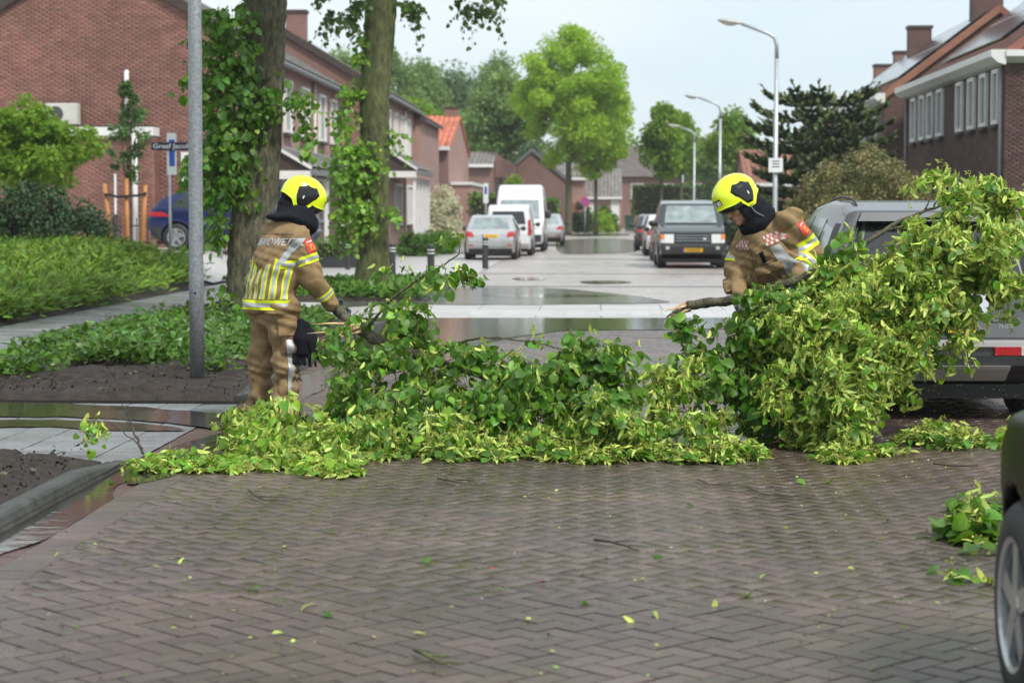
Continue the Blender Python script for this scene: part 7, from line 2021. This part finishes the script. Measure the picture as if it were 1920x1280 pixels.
leafy(B, bB, [(1265, 720, 30, 34, 13.75, .2, 20), (1520, 590, 85, 45, 13.75, .28, 60), (1470, 690, 40, 65, 13.6, .22, 34), (1555, 690, 62, 80, 13.5, .28, 84), (1625, 665, 60, 55, 13.7, .26, 50), (1565, 785, 44, 50, 13.3, .22, 60), (1600, 850, 40, 14, 13.0, .2, 18), (1650, 866, 18, 6, 12.95, .15, 6),
              (1640, 530, 85, 45, 13.85, .28, 66), (1730, 545, 60, 50, 13.85, .26, 56), (1750, 455, 75, 35, 13.95, .26, 50), (1845, 465, 45, 45, 13.9, .22, 38), (1835, 385, 44, 26, 14.05, .18, 22), (1880, 355, 16, 12, 14.05, .1, 5), (1758, 328, 16, 10, 14.1, .05, 4), (1800, 620, 16, 34, 13.85, .1, 9), (1690, 610, 45, 35, 13.8, .2, 24), (1890, 510, 18, 20, 13.9, .12, 8)],
      leaf_s=.060, nleaf=7, bract=3.6, length=.17, n_single=150, light=.6, bl_s=.07, droop=.5)
leafy(B, bB, [(1480, 640, 80, 80, 14.05, .18, 60), (1560, 620, 90, 90, 14.0, .2, 80), (1660, 590, 80, 70, 14.05, .2, 60), (1760, 500, 80, 50, 14.15, .18, 50), (1540, 760, 50, 60, 13.75, .2, 40), (1420, 700, 50, 70, 14.0, .2, 36)], leaf_s=.07, nleaf=8, bract=.15, length=.2, n_single=0, light=.05, droop=.5)
bB2 = tuple(ground(1310, 862))
B2 = thing('broken_branch', 'flat heap of flowering linden twigs on the road between the two firefighters', 'branch', bB2)
limb_part(B2, bB2, [(1180, 830, 13.0), (1290, 810, 13.1), (1420, 838, 12.95)], [.01, .012, .004], name='limb', n=6)
leafy(B2, bB2, [(1310, 790, 60, 26, 13.3, .28, 30), (1225, 828, 34, 20, 13.0, .2, 12), (1340, 842, 85, 12, 12.85, .25, 34), (1240, 846, 40, 10, 12.9, .2, 14)], leaf_s=.058, nleaf=7, bract=2.0, length=.16, n_single=120, light=.4, bl_s=.066)

# --- smaller pieces
def piece(label, bpx, blobs, limbs=(), **kw):
    b = tuple(ground(*bpx)); r = thing('linden_twig', label, 'branch', b)
    for pts, rr, m in limbs: limb_part(r, b, pts, rr, m, 'limb', 6)
    leafy(r, b, blobs, **kw)
    return r
piece('light green broken branch lying by the feet of the standing firefighter', (450, 890),
      [(340, 872, 70, 24, 12.3, .28, 30), (322, 882, 36, 12, 12.2, .18, 10), (470, 862, 85, 36, 12.4, .32, 52), (580, 850, 66, 45, 12.5, .3, 52), (520, 795, 60, 32, 13.0, .22, 22), (440, 765, 22, 25, 13.3, .12, 7), (590, 800, 40, 40, 12.9, .2, 18), (190, 780, 16, 18, 12.8, .06, 3), (620, 885, 45, 12, 12.0, .2, 16)],
      [([(268, 850, 12.5), (250, 805, 12.7), (240, 775, 12.7), (229, 757, 12.7)], [.009, .008, .006, .004], 'twig'), ([(300, 880, 12.3), (390, 862, 12.4), (440, 825, 12.6), (480, 812, 12.7), (560, 830, 12.7)], [.01, .012, .011, .009, .006], 'twig'), ([(360, 860, 12.4), (480, 866, 12.5), (600, 850, 12.6)], [.01, .012, .006], 'twig'), ([(268, 840, 12.5), (220, 800, 12.7), (190, 785, 12.8)], [.004, .003, .002], 'twig')],
      leaf_s=.060, nleaf=7, bract=1.6, length=.17, n_single=220, ml='leaf_light', light=.0)
piece('low heap of linden twigs on the road behind the dark car', (1800, 850), [(1800, 822, 85, 22, 13.7, .28, 50), (1750, 812, 40, 20, 13.9, .2, 18)], leaf_s=.064, nleaf=6, bract=1.8, length=.16, n_single=120, light=.5)
piece('leafy linden sprig lying against the front wheel of the dark car', (1820, 1060), [(1822, 1010, 45, 40, 9.7, .18, 20), (1852, 930, 26, 42, 10.5, .15, 12), (1845, 1040, 30, 20, 9.4, .15, 8)], leaf_s=.085, nleaf=5, bract=.8, length=.15, n_single=120)
piece('two small green linden leaves on the paving before the dark car', (1790, 1100), [(1785, 1088, 30, 6, 8.65, .05, 2), (1845, 1105, 16, 4, 8.5, .04, 1)], leaf_s=.07, nleaf=4, bract=.3, length=.1, n_single=60)

# --- small debris on the road
def flat_piece(name, label, cat, px, py, temps, m, size, group):
    p = ground(px, py, .006); tv, tf = random.choice(temps)
    me = mesh_np(name, tv * size, tf); o = link(name, me, M(m)); o.location = p
    o.rotation_euler = (random.gauss(0, .25), random.gauss(0, .25), random.uniform(0, 6.28)); o.location.z += size * .18
    tag(o, label, cat, group)
for px, py in ((608, 1155), (480, 1106), (620, 1000), (1400, 1118), (1495, 905), (795, 1052), (1230, 1045), (160, 1020), (1090, 1130), (210, 905), (1560, 905), (1290, 950)):
    flat_piece('fallen_leaf', 'small green linden leaf lying flat on the brick paving', 'leaf', px, py, LIN, 'leaf', random.uniform(.035, .055), 'single green leaves on the road')
for px, py in ((510, 1192), (928, 1104), (1075, 968), (990, 1165), (590, 1137), (118, 1040), (1440, 1080), (775, 1190), (1000, 915), (1170, 1160), (285, 1063), (1340, 1130), (1655, 1010), (1590, 1070), (1470, 990), (1230, 1150), (345, 1050)):
    flat_piece('fallen_bract', 'pale yellow linden bract lying flat on the brick paving', 'bract', px, py, BRA, 'bract', random.uniform(.05, .075), 'single pale bracts on the road')
for px, py in ((918, 1068), (1011, 1093)):
    flat_piece('red_petal', 'tiny orange-red petal on the brick paving', 'petal', px, py, OVAL, 'emblem_red', .03, 'red petals on the road')
def twig(label, pts, r=.006, m='twig'):
    b = tuple(ground(*pts[0])); g = MB()
    P = [np.array(ground(x, y, .012 + random.uniform(0, .015))) - np.array(b) for x, y in pts]
    g.tube(P, [r * (1 - .6 * i / (len(P) - 1)) for i in range(len(P))], 6)
    for k in (1, len(P) - 2):
        d = (P[k] - P[k-1]); sd = np.array((-d[1], d[0], 0)) * .5; g.tube([P[k], P[k] + sd + d * .3, P[k] + sd * 1.5 + d * .7], [r * .5, r * .4, r * .15], 5)
    o = g.build('fallen_twig', M(m)); o.location = b
    return tag(o, label, 'twig')
twig('short dark forked twig alone in the middle of the paving', [(1115, 1011), (1145, 1015), (1170, 1022), (1198, 1032)], .008)
twig('mossy green twig near the lower edge of the paving', [(778, 1216), (800, 1228), (822, 1240), (838, 1244)], .011, 'bark_moss')
twig('dark twig tangle near the bed kerb', [(466, 918), (480, 930), (500, 938), (520, 936)], .007)
twig('thin curved twig left of the hanging branch tips', [(1308, 898), (1330, 908), (1360, 906), (1392, 898)], .005)
twig('long thin bent twig in front of the hanging branch', [(1400, 912), (1430, 926), (1470, 930), (1488, 932)], .005)
twig('brown bark strip close to the middle heap of leaves', [(822, 896), (845, 900), (868, 905)], .01, 'bark')
twig('reddish twig right of the bark strip', [(880, 908), (905, 908), (930, 907)], .006, 'bark')
twig('dark twig on the littered paving behind the dark car', [(1750, 868), (1790, 873), (1835, 872)], .009)
n = 1500
py_ = 840 + 430 * rng.random(n)**1.4; px_ = rng.random(n) * 1900
k = rng.random(n) < np.where((px_ > 1400) & (py_ < 1150), 1.0, .42)
P = np.array([ground(a, b, .008) for a, b in zip(px_[k], py_[k])]); n = len(P)
P = P[(P[:, 0] > -2.8)]; n = len(P)
Rm = frames(np.c_[rng.normal(0, 1, (n, 2)), rng.normal(0, .15, n)], rng.normal(0, .3, (n, 3)) + (0, 0, 1.0))
q = rng.random(n)
for nm, m, s in (('leaf_litter', 'bract', q < .3), ('leaf_litter', 'leaf', (q >= .3) & (q < .5)), ('bark_litter', 'twig', q >= .5)):
    o = stuff_mesh(nm, OVAL + STRIP, P[s], Rm[s], rng.uniform(.008, .026, s.sum()), M(m)); tag(o, {'bract': 'tiny pale blossom crumbs strewn over the paving', 'leaf': 'tiny green leaf scraps strewn over the paving', 'twig': 'dark bark crumbs strewn over the paving'}[m], 'litter')
# drifting blossom behind the dragged branch
n = 130
P = np.array([at(1640 + 280 * rng.random(), 640 + 160 * rng.random()**.7, 13.6 + 1.2 * rng.random()) for _ in range(n)])
o = stuff_mesh('falling_blossom', [(BLO[0][0][:6] - BLO[0][0][:6].mean(0), BLO[0][1][:8])], P, frames(rand_unit(n), rand_unit(n)), rng.uniform(.02, .05, n), M('bract')); tag(o, 'tiny blossom flecks falling from the dragged branch', 'litter')
# crumbs of wet earth and dead leaves on the beds
n = 1500
P = np.c_[rng.uniform(-6.3, -3.1, n), 16.7 + 4.6 * rng.random(n)**1.3, np.full(n, .085) + rng.normal(0, .015, n)]
P[:900] = np.c_[rng.uniform(-5.2, -3.1, 900), rng.uniform(8.6, 12.3, 900), np.full(900, .1) + rng.normal(0, .01, 900)]
oc = (np.array([(1,0,0),(-1,0,0),(0,1,0),(0,-1,0),(0,0,.7),(0,0,-.7)], float) + np.random.default_rng(3).normal(0, .15, (6, 3)), np.array([(i, j, k) for i in (0, 1) for j in (2, 3) for k in (4, 5)]))
o = stuff_mesh('soil_crumbs', [oc], P, frames(rand_unit(n), rand_unit(n)), rng.uniform(.004, .014, n), M('soil')); tag(o, 'dark wet crumbs of earth on the planted beds', 'soil')
k = rng.random(n) < .3
o = stuff_mesh('leaf_litter', OVAL + STRIP, P[k] + (0, 0, .02), frames(np.c_[rng.normal(0, 1, (k.sum(), 2)), rng.normal(0, .2, k.sum())], rng.normal(0, .4, (k.sum(), 3)) + (0, 0, 1.0)), rng.uniform(.02, .06, k.sum()), M('bark')); tag(o, 'brown dead leaves scattered on the muddy bed', 'litter')

# ================================================================== damp air
m = bpy.data.materials.new('damp_air'); m.use_nodes = True
nt = m.node_tree; nt.nodes.clear()
o_ = nt.nodes.new('ShaderNodeOutputMaterial'); v_ = nt.nodes.new('ShaderNodeVolumePrincipled')
v_.inputs['Color'].default_value = (0.97, 0.99, 1.0, 1); v_.inputs['Density'].default_value = 0.0003; v_.inputs['Anisotropy'].default_value = 0.2
nt.links.new(v_.outputs[0], o_.inputs['Volume'])
hz = MB().box(-720, 720, -170, 1220, -1.1, 26).build('haze', m); stuff(hz)
tag(hz, 'thin damp haze filling the air along the whole street', 'haze')
